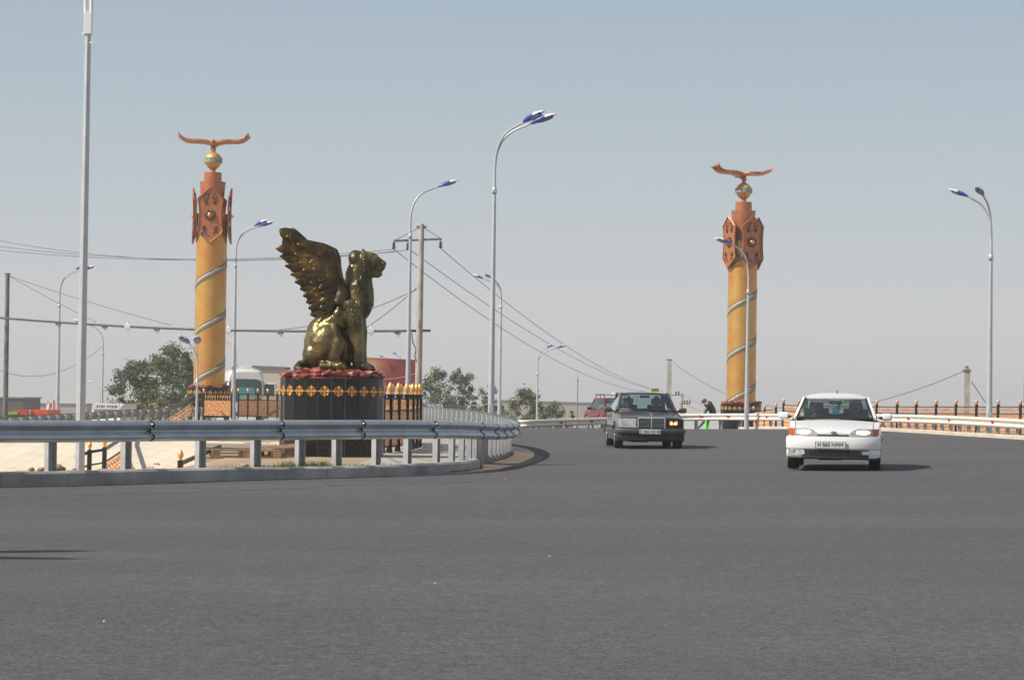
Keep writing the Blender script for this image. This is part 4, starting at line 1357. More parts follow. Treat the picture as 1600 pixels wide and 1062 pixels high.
# ---- finials, posts, scroll fences ----------------------------------
def finial_mb(r=0.055, h=0.2):
    mb = MB(); mb.smooth = True
    mb.lathe([(r * 0.55, 0), (r * 0.75, h * 0.06), (r * 0.5, h * 0.14), (r * 0.55, h * 0.2), (r * 0.95, h * 0.36), (r, h * 0.5), (r * 0.82, h * 0.68), (r * 0.45, h * 0.87), (r * 0.08, h)], 12)
    return mb
def fence(name, pts, h, label, cat, m_fin, style='scroll', pw=0.09, fin_h=0.2, fin_r=0.055, group=None, dens=1.0, m_panel=None, tr=0.017):
    """pts = post feet; posts black with finials, panels between them"""
    root = empty(name, pts[0], 0, label, cat, group)
    o0 = Vector(pts[0]); fp = None; ff = None
    for p in pts:
        p = Vector(p)
        if fp is None:
            a = MB(); a.box((-pw / 2, -pw / 2, 0), (pw / 2, pw / 2, h)); a.box((-pw * .62, -pw * .62, h), (pw * .62, pw * .62, h + 0.03)); a.box((-pw * .62, -pw * .62, 0.0), (pw * .62, pw * .62, 0.06))
            fp = a.build('post', M['black'], root); o = fp
            ff = finial_mb(fin_r, fin_h).build('finial', m_fin, fp); ff.location = (0, 0, h + 0.03)
        else:
            o = fp.copy(); col.objects.link(o); o.parent = root
            q = ff.copy(); col.objects.link(q); q.parent = o
        o.location = p - o0
    # unit panel: 1 m long, height h
    pz = None
    for a_, b_ in zip(pts, pts[1:]):
        A = Vector(a_); B = Vector(b_)
        L = (B - A).xy.length
        if pz is None:
            L0 = L - pw
            a = MB()
            for z in (0.12, 0.14 + (h - 0.16) * 0.72, h - 0.06): a.box((0, -0.018, z - 0.016), (L0, 0.018, z + 0.016))
            for x_ in (0.0, L0 - 0.022): a.box((x_, -0.015, 0.104), (x_ + 0.022, 0.015, h - 0.045))
            g = MB()
            z0 = 0.14; z1 = 0.12 + (h - 0.16) * 0.72; H = z1 - z0
            n1 = max(3, int(L0 / 0.125 * dens)); n2 = max(3, int(H / 0.125 * dens))
            for i in range(n1):
                for j in range(n2):
                    cx = L0 * (i + 0.5) / n1; cz = z0 + H * (j + 0.5) / n2; rr_ = min(L0 / n1, H / n2) * 0.47
                    st = (i + j) % 2
                    pts_ = []
                    for t in range(13):
                        ang = (t / 12) * 2 * PI * (0.86 if st else 1.0) + st * 1.2
                        r_ = rr_ * (1 if not st else (1 - 0.45 * t / 12))
                        pts_.append((cx + r_ * math.cos(ang), 0, cz + r_ * math.sin(ang)))
                    g.tube(pts_, tr, 4, cap=False)
            if style == 'cross':
                for s1 in (-1, 1):
                    for kx in (0.25, 0.75):
                        g.beam((L0 * (kx - 0.2), 0.0, z0 + (H if s1 > 0 else 0)), (L0 * (kx + 0.2), 0.0, z0 + (0 if s1 > 0 else H)), 0.03, 0.03)
            g.box((0.024, -0.008, z0 + H / 2 - 0.012), (L0 - 0.024, 0.008, z0 + H / 2 + 0.012))
            for q_ in range(n1): g.box((L0 * (q_ + 0.5) / n1 - 0.008, -0.006, z0), (L0 * (q_ + 0.5) / n1 + 0.008, 0.006, h - 0.07))
            # frieze of drops under the top rail
            n3 = max(3, int(L0 / 0.14))
            for i in range(n3):
                cx = L0 * (i + 0.5) / n3; zc = (z1 + h) / 2
                g.tube([(cx - 0.03, 0, zc + 0.05), (cx, 0, zc - 0.05), (cx + 0.03, 0, zc + 0.05)], 0.014, 4)
                g.tube([(cx, 0, zc - 0.05), (cx, 0, zc + 0.07)], 0.013, 4)
            if style == 'gate':
                for zq in (0.30, 0.55, 0.8): g.box((0, -0.012, z0 + H * zq - 0.012), (L0, 0.012, z0 + H * zq + 0.012))
            pz = a.build('panel_frame', M['black'], root); o = pz
            gz_ = g.build('scrollwork', m_panel or M['goldpanel'], pz, fix=False)
        else:
            o = pz.copy(); col.objects.link(o); o.parent = root
            q = gz_.copy(); col.objects.link(q); q.parent = o
        d = (B - A); ang = math.atan2(d.y, d.x)
        o.location = A - o0 + Vector((math.cos(ang), math.sin(ang), 0)) * pw / 2
        o.rotation_euler = (0, -math.atan2(d.z, L), ang)
        o.scale = ((L - pw) / L0, 1, 1)
    return root
def feet(lst, z=None):
    out = []
    for px, py, Y in lst:
        p = P(px, py, Y); out.append((p.x, p.y, p.z if z is None else z))
    return out
# gate fence curling beside the lion
gf = [(598, 716, 50.3), (609, 715.5, 51.0), (622, 713.5, 52.0), (635, 711.5, 53.1), (644, 709.5, 54.2), (650, 707.5, 55.2), (655, 706, 56.3), (656, 704.5, 57.5), (652, 703, 58.7), (640, 702, 59.8), (626, 701, 60.5), (613, 700, 61), (600, 700, 61.4)]
gpts = []
for px, py, Y in gf:
    p = P(px, 660, Y); gpts.append((p.x, p.y, 0.10))
gh = zat(609, 616, 51) - 0.10 - 0.03
fence('scroll_fence', gpts, gh, 'tall black fence of gold scroll panels with golden finials curling beside the lion pedestal', 'fence', M['goldfinial'], 'gate', 0.10, 0.25, 0.062, dens=1.3)
# fence round the left column
lfp = [(318, 650, 117.6), (362, 650, 117.2)]
fence('scroll_fence', [(P(px, 640, Y).x, Y, 0.0) for px, py, Y in lfp], 1.16, 'wide crossed gold scroll panel in front of the left eagle column', 'fence', M['goldfinial'], 'cross', 0.06, 0.2, 0.06, dens=1.1, tr=0.024)
lfp = [(372, 118.0), (387, 118.4), (402.5, 118.8), (418, 119.2), (433, 119.6), (448, 120), (463, 120.4)]
fence('scroll_fence', [(P(px, 640, Y).x, Y, 0.0) for px, Y in lfp], 1.20, 'gold mesh fence with black posts and finials between left column and lion pedestal', 'fence', M['goldfinial'], 'scroll', 0.05, 0.2, 0.065, dens=1.3, tr=0.022)
# fence of the right-hand parapet
rp = [(1224.5, 110), (1249, 108), (1280, 106), (1311, 104.2), (1341, 102.6), (1370, 101.2), (1402, 99.9), (1432, 98.8), (1463, 97.7), (1494, 96.7), (1526, 95.7), (1560, 94.8), (1595, 93.8), (1631, 92.8), (1668, 92)]
pts_ = []
for px, Y in rp:
    p = P(px, 630, Y); zt = P(px, 633 if px > 1340 else 633 - (1340 - px) * 0.02, Y).z
    pts_.append((p.x, Y, zt - 1.20))
fence('scroll_fence', pts_, 1.20, 'long black parapet fence with pinkish gold scroll panels behind the white hatchback', 'fence', M['finpink'], 'scroll', 0.10, 0.20, 0.065, dens=0.9)
rp2 = [(1177.5, 641.5, 117.5), (1195, 639.5, 115.5), (1212.5, 637, 113.5)]
pts_ = [(P(px, py, Y).x, Y, P(px, py, Y).z - 1.15) for px, py, Y in rp2]
fence('scroll_fence', pts_, 1.15, 'short lower fence section beside the pedestal of the right eagle column', 'fence', M['finpink'], 'scroll', 0.09, 0.20, 0.065, dens=0.9)

# ---- stair handrails on the slab slope --------------------------------
def handrail(pts, label, posts=(), fin=True, two=True, scroll=None):
    root = empty('stair_railing', pts[0], 0, label, 'railing')
    o0 = Vector(pts[0]); P0 = [Vector(p) - o0 for p in pts]
    a = MB()
    for i in range(len(P0) - 1):
        a.beam(P0[i], P0[i + 1], 0.05, 0.06)
        if two: a.beam(P0[i] - Vector((0, 0, 0.28)), P0[i + 1] - Vector((0, 0, 0.28)), 0.035, 0.035)
    a.build('handrail', M['black'], root)
    for (p, h) in posts:
        p = Vector(p) - o0
        b = MB(); b.box((-0.045, -0.045, -h), (0.045, 0.045, 0.05)); q = b.build('post', M['black'], root); q.location = p
        if fin:
            f = finial_mb(0.05, 0.19).build('finial', M['goldfinial'], q); f.location = (0, 0, 0.05)
    if scroll:
        g = MB()
        n = 20
        for i in range(n):
            for w_ in range(3):
                t = (i + 0.5) / n; c = P0[scroll[0]].lerp(P0[scroll[1]], t) - Vector((0, 0, 0.42 + 0.17 * w_))
                r_ = 0.085 if (i + w_) % 2 else 0.06
                g.tube([(c.x + r_ * math.cos(u * PI / 4), c.y, c.z + r_ * math.sin(u * PI / 4)) for u in range(8 if (i + w_) % 2 else 6)], 0.012, 4, closed=bool((i + w_) % 2))
        for w_ in range(3): g.tube([P0[scroll[0]].lerp(P0[scroll[1]], t) - Vector((0, 0, 0.42 + 0.17 * w_)) for t in (0, 0.5, 1)], 0.012, 4)
        g.beam(P0[scroll[0]].lerp(P0[scroll[1]], 0.5) - Vector((0, 0, 0.3)), P0[scroll[0]].lerp(P0[scroll[1]], 0.5) - Vector((0, 0, 0.86)), 0.02)
        g.build('scrollwork', M['goldpanel'], root)
    return root
p1_, p2_, p3_ = P(118, 713, 54.5), P(140, 706, 55), P(163.5, 702, 55)
p4_ = P(205, 676, 58.5); p5_ = P(240, 655, 62)
handrail([p1_, p2_, p3_, p4_, p5_], 'black stair railing with two finial posts climbing the cream slabs left of the stairs', [(p2_, 0.6), (p3_, 0.6)], scroll=(2, 3))
a_, b_ = P(282, 724, 42.5), P(330, 703, 45.5)
handrail([a_, b_, P(344, 697, 46.3)], 'low black handrail with one large gold finial showing just above the kerb', [(a_, 0.5)], two=False)
a_, b_, c_ = P(240, 656, 104), P(300, 619, 114), P(316, 613.5, 117)
handrail([a_, b_, c_], 'black stair railing rising to the plaza of the left eagle column', [], fin=False, scroll=(0, 1))
a_, b_ = P(400, 661, 88), P(436, 638, 92)
handrail([a_, b_], 'black sloping handrail beside the lion pedestal in front of the gold fence', [], fin=False, two=False)

# stairs up the slope
st = MB(); n = 12
A = P(140, 722, 55.2); B = P(262, 690, 58.6)
for i in range(n):
    t = i / n; x = A.x + (B.x - A.x) * t; y = slope_y(A.x) + 2.6 + 2.1 * t
    st.box((x, y - 0.9, -1.9), (x + (B.x - A.x) / n + 0.01, y + 1.2, -1.02 + 0.92 * (i + 1) / n - 0.25))
tag(st.build('steps', M['kerbwarm']), 'flight of pale concrete steps climbing the cream slab slope', 'steps')

# dirt clods along the kerb
dm = MB(); rd = random.Random(11)
def clod(mb, c, s, rnd):
    bm = bmesh.new(); bmesh.ops.create_icosphere(bm, subdivisions=2, radius=1)
    for v in bm.verts:
        v.co = Vector((v.co.x * s, v.co.y * s * 0.8, v.co.z * s * 0.6)) * (1 + 0.35 * noise.noise(v.co * 2 + Vector((c[0] * 7, 0, 0)))) + Vector(c)
    mb.bm(bm)
for q in range(170):
    i = rd.randrange(0, len(near_path)); p = near_path[i]
    if not (-9 < p.x < -3.6) or p.y > 44: continue
    n_ = normal2(near_path, i, 1); d = rd.uniform(-0.9, -0.10)
    clod(dm, (p.x + n_.x * d, p.y + n_.y * d, 0.10), rd.uniform(0.015, 0.05), rd)
for px, s_ in ((108, 0.09), (118, 0.13), (124, 0.08), (100, 0.06), (88, 0.05), (300, 0.05), (365, 0.06), (8, 0.06), (25, 0.05)):
    p = P(px, 740, 38.0); clod(dm, (p.x, kerbY(p.x) + 0.45, 0.13), s_, rd)
tag(dm.build('rubble', M['dirt'], None, True), kind='stuff')
# grass tufts by the pedestal
gm = MB(); rg = random.Random(5)
for q in range(1500):
    px = rg.gauss(480, 70) if q % 3 else rg.uniform(425, 530)
    p = P(px, 720, 42); y = kerbY(p.x) + rg.uniform(0.12, 0.7)
    x = p.x + rg.uniform(-.05, .05); h_ = rg.uniform(0.03, 0.11) * (1.2 if 455 < px < 520 else 0.6)
    a = rg.uniform(0, 2 * PI); w_ = 0.006
    gm.add([(x - w_ * math.cos(a), y - w_ * math.sin(a), 0.09), (x + w_ * math.cos(a), y + w_ * math.sin(a), 0.09), (x + h_ * 0.5 * math.cos(a + 1), y + h_ * 0.5 * math.sin(a + 1), 0.09 + h_)], [(0, 1, 2)])
tag(gm.build('grass', M['grass'], None, fix=False), kind='stuff')

# wooden pallets
def pallet():
    root = empty('wooden_pallet', (0, 0, 0))
    L, W_ = 1.2, 0.8
    for i in range(5):
        y = -W_ / 2 + 0.05 + i * (W_ - 0.1) / 4; b = MB(); b.cbox((0, y, 0.133), (L, 0.10, 0.022)); b.build('deck_board', M['wood'], root)
    for i in range(3):
        y = -W_ / 2 + 0.05 + i * (W_ - 0.1) / 2; b = MB(); b.cbox((0, y, 0.011), (L, 0.10, 0.022)); b.build('bottom_board', M['wood'], root)
        for j in range(3): b = MB(); b.cbox((-L / 2 + 0.07 + j * (L - 0.14) / 2, y, 0.072), (0.14, 0.1, 0.098)); b.build('block', M['wood'], root)
    return root
pa = pallet(); tag(pa, 'weathered wooden pallet lying flat on the rubble just left of the pedestal', 'pallet')
p = P(388, 718, 45.6); pa.location = (p.x - 0.05, 45.4, 0.10); pa.rotation_euler = (0, 0, R(12))
q = copy_tree(pa, None, 'small wooden pallet leaning against the foot of the lion pedestal', None, (P(436, 718, 46.3).x, 46.05, 0.11), R(10)); q.rotation_euler = (R(4), R(-6), R(15)); q.scale = (0.62, 0.7, 1.25)
# stack of pale paving slabs behind the pallets
sl = empty('slab_stack', (P(372, 700, 50).x, 50.2, -0.6), R(3), 'stack of pale paving slabs behind the wooden pallet', 'slab stack')
for i in range(9):
    b = MB(); b.cbox((random.uniform(-0.03, 0.03), 0, 0.05 + i * 0.095), (1.45 + random.uniform(-.04, .04), 0.9, 0.078)); b.build('slab', M['kerbwarm'], sl)

# ---- street lamps ------------------------------------------------------
def lamp_head_parts(root, o, az, tilt=R(20), L=0.80, m1='blue'):
    h = bpy.data.objects.new('lamp_head', None)
    mb = MB(); mb.smooth = True
    rows = 14; n = 14; vs = []; fs = []
    for i in range(rows + 1):
        t = i / rows; r_ = math.sin(PI * (0.06 + 0.90 * t) ** 0.85) ** 0.75
        for k_ in range(n):
            a = 2 * PI * k_ / n
            vs.append((t * L, 0.165 * L / 0.88 * r_ * math.cos(a), 0.095 * L / 0.88 * r_ * math.sin(a) * (1.0 if math.sin(a) > 0 else 0.8) + 0.02 * L * math.sin(PI * t)))
    for i in range(rows):
        for k_ in range(n):
            l = (k_ + 1) % n; fs.append((i * n + k_, i * n + l, (i + 1) * n + l, (i + 1) * n + k_))
    fs.append(tuple(range(n))[::-1]); fs.append(tuple(rows * n + k_ for k_ in range(n)))
    blue = [f for f in fs if len(f) > 4 or True]
    mb.add(vs, fs)
    ob = mb.build('lamp_head', [M[m1], M['white']], root)
    # blue rear / underside, white nose and top spine
    for p in ob.data.polygons:
        c = p.center
        if c.x > L * (0.88 if c.z < 0.0 else 0.55): p.material_index = 1
    ob.location = o; ob.rotation_euler = (0, -tilt, az)
    ln = MB(); ln.smooth = True; ln.ell((L * 0.56, 0, -0.070 * L), (0.29 * L, 0.14 * L, 0.036 * L), 18, 8); ln.build('lens', M['lens'], ob)
    return ob
def street_lamp(base, h, az, label, r0=0.10, r1=0.055, m1='blue', sc=1.0, group='street lamps with blue heads', reach=1.15, hl=0.88):
    root = empty('street_lamp', base, 0, label, 'street lamp', group)
    jt = h - 2.35 * sc
    mb = MB(); mb.smooth = True
    mb.tube([(0, 0, 0), (0, 0, jt * 0.5), (0, 0, jt)], [r0, (r0 + r1) / 2, r1], 14)
    mb.box((-r0 * 1.8, -r0 * 1.8, 0), (r0 * 1.8, r0 * 1.8, 0.03))
    mb.box((-r0 * 0.5, -r0 * 1.08, 0.6), (r0 * 0.5, -r0 * 0.9, 0.95))
    sharp(mb.build('pole', M['pole'], root), 50)
    c = MB(); c.smooth = True; c.tube([(0, 0, jt - 0.12), (0, 0, jt + 0.10)], [r1 * 1.25, r1 * 1.25], 14)
    for q in range(6): c.ell((r1 * 1.4 * math.cos(q * PI / 3), r1 * 1.4 * math.sin(q * PI / 3), jt - 0.06), (0.02,) * 3, 6, 4)
    c.build('collar', M['pole'], root)
    for a in az:
        L = [(0, -2.3), (0, -1.5), (0.05, -1.0), (0.17 * reach, -0.62), (0.39 * reach, -0.34), (0.65 * reach, -0.18), (reach, -0.03)]
        pts = [Vector((math.cos(a) * u * sc, math.sin(a) * u * sc, h + v * sc - 0.25 * sc)) for u, v in L]
        pts = [Vector((p.x * 1.0, p.y * 1.0, p.z)) for p in pts]
        pc = catmull(pts, 0.12)
        am = MB(); am.smooth = True; am.tube(pc, [r1 * (0.95 - 0.45 * i / len(pc)) for i in range(len(pc))], 10); am.build('arm', M['pole'], root)
        lamp_head_parts(root, pts[-1], a, m1=m1, L=hl * sc)
    return root
def lamp_px(px, Y, top_py, zb, az, label, **kw):
    # px at the foot of the pole; height so that the head tip reaches top_py
    b = P(px, 650, Y); t = P(px + 5, top_py, Y)
    return street_lamp((b.x, Y, zb), t.z - zb, az, label, **kw)
lamp_px(767, 80, 180, 0.05, (R(-14), R(-40)), 'tallest twin-headed street lamp standing at the tip of the guard rail, heads pointing right', r0=0.105)
lamp_px(636.5, 106, 280, -0.2, (R(8),), 'single-headed street lamp behind the gold fence beside the utility pole', r0=0.12, r1=0.06)
lamp_px(364, 133, 345, -0.3, (R(4), R(-28)), 'twin-headed street lamp standing just right of the left eagle column', r0=0.13, r1=0.06)
lamp_px(1545.5, 88, 295, 0.0, (R(180), R(238)), 'twin-headed street lamp near the right edge, one head showing its grey lens', r0=0.115, r1=0.06, reach=0.82, hl=0.72)
lamp_px(780, 192, 430, -4.0, (R(180), R(235)), 'distant street lamp just right of the tallest one, heads pointing left', r0=0.17, r1=0.09, reach=1.35)
lamp_px(839, 204, 538, -5.9, (R(8), R(-60)), 'small distant twin-armed street lamp left of the red off-roader, above the bushes', r0=0.12, r1=0.07, reach=1.5)
lamp_px(89.5, 185, 414, -3.2, (R(10), R(-30)), 'distant street lamp left of the tall antenna mast, arm reaching behind the mast', r0=0.17, r1=0.08, sc=1.25, reach=1.2)
lamp_px(159, 215, 500, -5.9, (R(180),), 'distant street lamp with teal head right of the antenna mast', r0=0.13, r1=0.07, m1='teal', sc=1.2, reach=1.3)
lamp_px(155.5, 240, 595, -5.9, (R(180),), 'little distant lamp with a white head above the white minibus', r0=0.07, r1=0.04, m1='white', sc=0.75, reach=0.8)
lamp_px(368, 210, 528, -5.9, (R(180),), 'distant lamp with teal head peeping out beside the left eagle column', r0=0.07, r1=0.04, m1='teal', sc=0.9, reach=1.2)
lamp_px(1166.5, 112, 372, -0.1, (R(180), R(196)), 'street lamp standing in front of the right eagle column, heads pointing left', r0=0.11, r1=0.055, reach=0.82, hl=0.75)
lamp_px(1598.5, 150, 577, -5.5, (R(-90),), 'distant small lamp cut by the right edge of the view', r0=0.09, r1=0.05, sc=0.9, reach=0.8)
lamp_px(307, 58, 529, -0.95, (R(-84), R(-112)), 'slim short lamp with two heads facing the camera before the left eagle column', r0=0.035, r1=0.024, sc=0.42, hl=1.2, reach=1.0)
# lamp out of the frame whose twin arms throw the two thin shadows on the asphalt
street_lamp((-15.3, 16.6, -0.22), 10.2, (R(20), R(-12)), 'twin-headed street lamp outside the frame to the left of the road')

# ---- antenna mast ------------------------------------------------------
ma = P(124.5, 726, 49)
mast = empty('antenna_mast', (ma.x, 49, -1.7), 0, 'tall galvanised mast with antenna box, nearest pole at left', 'mast')
ztop = zat(135, 55, 49) + 1.7
m_ = MB(); m_.tube([(0, 0, 0), (0, 0, 1.7), (0, 0, ztop)], [0.098, 0.094, 0.058], 8); m_.box((-0.25, -0.25, 0), (0.25, 0.25, 0.04))
m_.build('pole', M['pole'], mast)
m_ = MB(); m_.cbox((0.0, 0, ztop + 0.22), (0.15, 0.14, 0.42), 0.01); m_.cbox((0.02, -0.03, ztop - 0.15), (0.2, 0.03, 0.03)); m_.cbox((-0.02, 0.0, ztop + 0.02), (0.2, 0.05, 0.04)); m_.build('antenna_box', M['white'], mast)
for dx in (-0.055, 0.055):
    m_ = MB(); m_.cyl((dx, 0, ztop + 0.4), (dx, 0, ztop + 2.4), 0.035, n=10)
    m_.cbox((dx, 0.02, ztop + 0.75), (0.07, 0.1, 0.03)); m_.cbox((dx, 0.02, ztop + 1.05), (0.07, 0.1, 0.03)); m_.build('antenna', M['white'], mast)

# ---- utility poles, insulators and wires --------------------------------
def insul(mb, c, h=0.28):
    mb.lathe([(0.03, 0), (0.10, -h * 0.15), (0.03, -h * 0.3), (0.11, -h * 0.45), (0.03, -h * 0.6), (0.11, -h * 0.78), (0.03, -h)], 12, c=c)
UP = P(653, 620, 124)
ut = P(659, 350, 124)
upole = empty('utility_pole', (UP.x, 124, -3), 0, 'tall concrete utility pole with crossarm and three insulators behind the gold fence', 'utility pole')
o0 = Vector((UP.x, 124, -3))
topz = ut.z + 3
m_ = MB(); m_.smooth = True; m_.tube([(0, 0, 0), (0.02, 0, topz * 0.5), (ut.x - UP.x, 0, topz)], [0.18, 0.165, 0.125], 14); sharp(m_.build('pole', M['concrete'], upole), 40)
ca, cb_ = P(615, 376.5, 124) - o0, P(690, 373.5, 124) - o0
ap = Vector((ut.x - UP.x, 0, topz - 0.12))
m_ = MB(); m_.beam(ca, cb_, 0.09, 0.10); m_.beam(ca, ap, 0.03); m_.beam(cb_, ap, 0.03); m_.cyl(ap - Vector((0.25, 0.05, 0.02)), ap + Vector((0.25, -0.05, -0.02)), 0.05, n=8)
m_.build('crossarm', M['iron'], upole)
INS = []
for px, py in ((615.5, 378.5), (637.5, 379.5), (688.5, 377)):
    c = P(px, py, 124) - o0; b = MB(); b.smooth = True; insul(b, (0, 0, 0), 0.34); b.cyl((0, 0, 0.1), (0, 0, 0), 0.015, n=6)
    q = b.build('insulator', M['porcelain'], upole); q.location = c; INS.append(P(px, py + 11, 124))
m_ = MB(); c = P(648.5, 497, 123.7) - o0; m_.cbox(c, (0.12, 0.1, 0.42), 0.01)
m_.build('junction_box', M['white'], upole)
m_ = MB(); m_.tube([P(x, y, 123.6) - o0 for x, y in ((643, 520), (645, 535), (650, 545), (648, 556), (651, 565))], 0.03, 6); m_.build('cable', M['wire'], upole)

M['darkiron'] = mat('dark_iron', (0.09, 0.09, 0.095), 0.6, 0.3, 0.2, 4)
# steel pole and long camera boom
gp = P(8.5, 655, 140); gt = P(12, 428, 140)
gpole = empty('steel_pole', (gp.x, 140, -5), 0, 'dark grey steel pole at the far left edge carrying the long boom', 'pole')
m_ = MB(); m_.smooth = True; m_.tube([(0, 0, 0), (gt.x - gp.x, 0, gt.z + 5)], [0.17, 0.115], 12); sharp(m_.build('pole', M['iron'], gpole), 40)
m_ = MB(); m_.cbox((gt.x - gp.x, 0, gt.z + 5.02), (0.30, 0.26, 0.05)); m_.build('pole_cap', M['iron'], gpole)
b0, b1 = P(-60, 491.5, 141), P(672, 516.5, 124.2)
boom = empty('sensor_boom', b0, 0, 'long thin boom with small sensors slung between the left pole and utility pole', 'boom')
def bp(px):
    t = (px + 60) / 732.0
    return b0.lerp(b1, t) + Vector((0, 0, -0.35 * math.sin(PI * t)))
pl = [bp(-60 + 732 * i / 24) - b0 for i in range(25)]
m_ = MB(); m_.smooth = True; m_.tube(pl, 0.06, 8); m_.build('boom_pipe', M['darkiron'], boom)
for i, px in enumerate((107, 149, 184, 222, 268, 380, 458, 590, 627)):
    c = bp(px) - b0; m_ = MB()
    if i % 2: m_.cbox((0, -0.02, 0.02), (0.34, 0.22, 0.24), 0.02); m_.tube([(-0.1, 0, -0.08), (0, 0, -0.26), (0.1, 0, -0.08)], 0.025, 6); m_.cyl((0, 0, .1), (0, 0, .26), 0.06, n=8)
    else: m_.cbox((0, -0.02, -0.1), (0.30, 0.16, 0.10), 0.02); m_.tube([(-0.08, 0, -0.1), (0.05, 0, -0.28), (0.12, 0, -0.16)], 0.02, 6)
    q = m_.build('sensor', M['white'] if i % 2 else M['iron'], boom); q.location = c

def wire(a, b, sag, label, r=0.014, n=24):
    a = Vector(a); b = Vector(b)
    root = None
    pts = []
    for i in range(n + 1):
        t = i / n; pts.append(a.lerp(b, t) - Vector((0, 0, sag * 4 * t * (1 - t))) - a)
    m_ = MB(); m_.smooth = True; m_.tube(pts, r, 5)
    o = m_.build('overhead_wire', M['wire']); o.location = a
    return tag(o, label, 'wire')
wire(P(-60, 364, 150), INS[1], 1.0, 'topmost overhead wire running left from the utility pole across the left column')
wire(P(-60, 376, 150), INS[0], 0.75, 'middle overhead wire running left from the utility pole across the left column')
wire(P(-60, 384, 150), INS[0] + Vector((0, 0.6, -0.1)), 0.6, 'lowest overhead wire running left from the utility pole across the left column')
wire(INS[2], P(1035, 611, 255), 1.2, 'overhead wire falling right from the outer insulator towards the taxi', 0.018)
wire(P(642, 391, 124), P(1022, 609, 252), 1.0, 'overhead wire falling right from the middle insulator towards the taxi', 0.018)
wire(INS[0], P(1010, 612, 250), 1.4, 'overhead wire falling right from the left insulator, lowest of the falling wires', 0.018)
wire(P(651, 452, 124), P(398, 517, 135), 0.5, 'thin wire passing behind the lion from pole down to boom', 0.018)
wire(P(651, 450, 124), P(560, 520, 126), 0.1, 'thin short stay wire from the utility pole down behind the lion head', 0.018)
wire(P(14, 431, 140), P(150, 503, 137), 0.05, 'steeper stay wire from the left steel pole to the boom')
wire(P(14, 431, 140), P(268, 508, 134), 0.1, 'long shallow stay wire from the left steel pole to the boom')
wire(P(-20, 570, 200), P(160, 541, 215), 1.6, 'sagging low wire left of the tree between far poles', 0.018)

p2 = empty('utility_pole', (P(1045, 640, 235).x, 235, -6), 0, 'concrete utility pole standing right behind the taxi', 'utility pole')
m_ = MB(); m_.prism([(-0.2, -0.16), (0.2, -0.16), (0.2, 0.16), (-0.2, 0.16)], 0, zat(1046, 563, 235) + 6, 'z'); m_.build('pole', M['concrete'], p2)
m_ = MB(); m_.cbox((0, 0, zat(1046, 563, 235) + 6.05), (0.55, 0.2, 0.14)); m_.build('pole_cap', M['iron'], p2)
z3 = zat(1513, 575, 150)
p3 = empty('utility_pole', (P(1510, 640, 150).x, 150, -6), 0, 'square concrete utility pole behind the right-hand parapet fence', 'utility pole')
m_ = MB(); m_.prism([(-0.17, -0.15), (0.17, -0.15), (0.17, 0.15), (-0.17, 0.15)], 0, z3 + 6, 'z'); m_.build('pole', M['concrete'], p3)
m_ = MB(); m_.cbox((0, 0, z3 + 5.85), (0.46, 0.4, 0.12)); m_.cyl((0, 0, z3 + 6), (0, 0, z3 + 6.12), 0.1, n=8); m_.build('bracket', M['iron'], p3)
wire(P(1052, 566, 235), P(1505, 580, 150), 3.2, 'long sagging wire passing behind the right eagle column', 0.022, 40)
wire(P(1518, 596, 150), P(1548, 640, 150), 0.02, 'short stay wire slanting down right of the square utility pole', 0.025)
# small far pole with bristling insulators between taxi and worker
p4 = empty('utility_pole', (P(1065, 650, 240).x, 240, -6), 0, 'far utility pole with staggered insulator arms between the taxi and the worker', 'utility pole')
H4 = zat(1065, 614, 240) + 6
m_ = MB(); m_.smooth = True; m_.tube([(0, 0, 0), (0, 0, H4)], [0.16, 0.11], 8); m_.build('pole', M['wood'], p4)
for dz, x0, x1 in ((0.05, -1.5, 0.15), (-0.75, -0.2, 0.8)):
    m_ = MB(); m_.beam((x0, 0, H4 + dz - 0.25), (x1, 0, H4 + dz - 0.25), 0.07)
    for x in ((-1.4, -1.1, -0.55, -0.3) if dz > 0 else (0.25, 0.5, 0.75)): insul(m_, (x, 0, H4 + dz + 0.10), 0.3)
    m_.build('insulator_arm', M['porcelain'], p4)
for i, (ya, yb, wd) in enumerate(((618, 645, 'upper'), (629, 656, 'lower'))):
    wire(P(1068, ya, 240), P(1240, yb + 4, 190), 0.8, wd + ' of two thin wires running right from the far insulator pole behind the worker', 0.016)

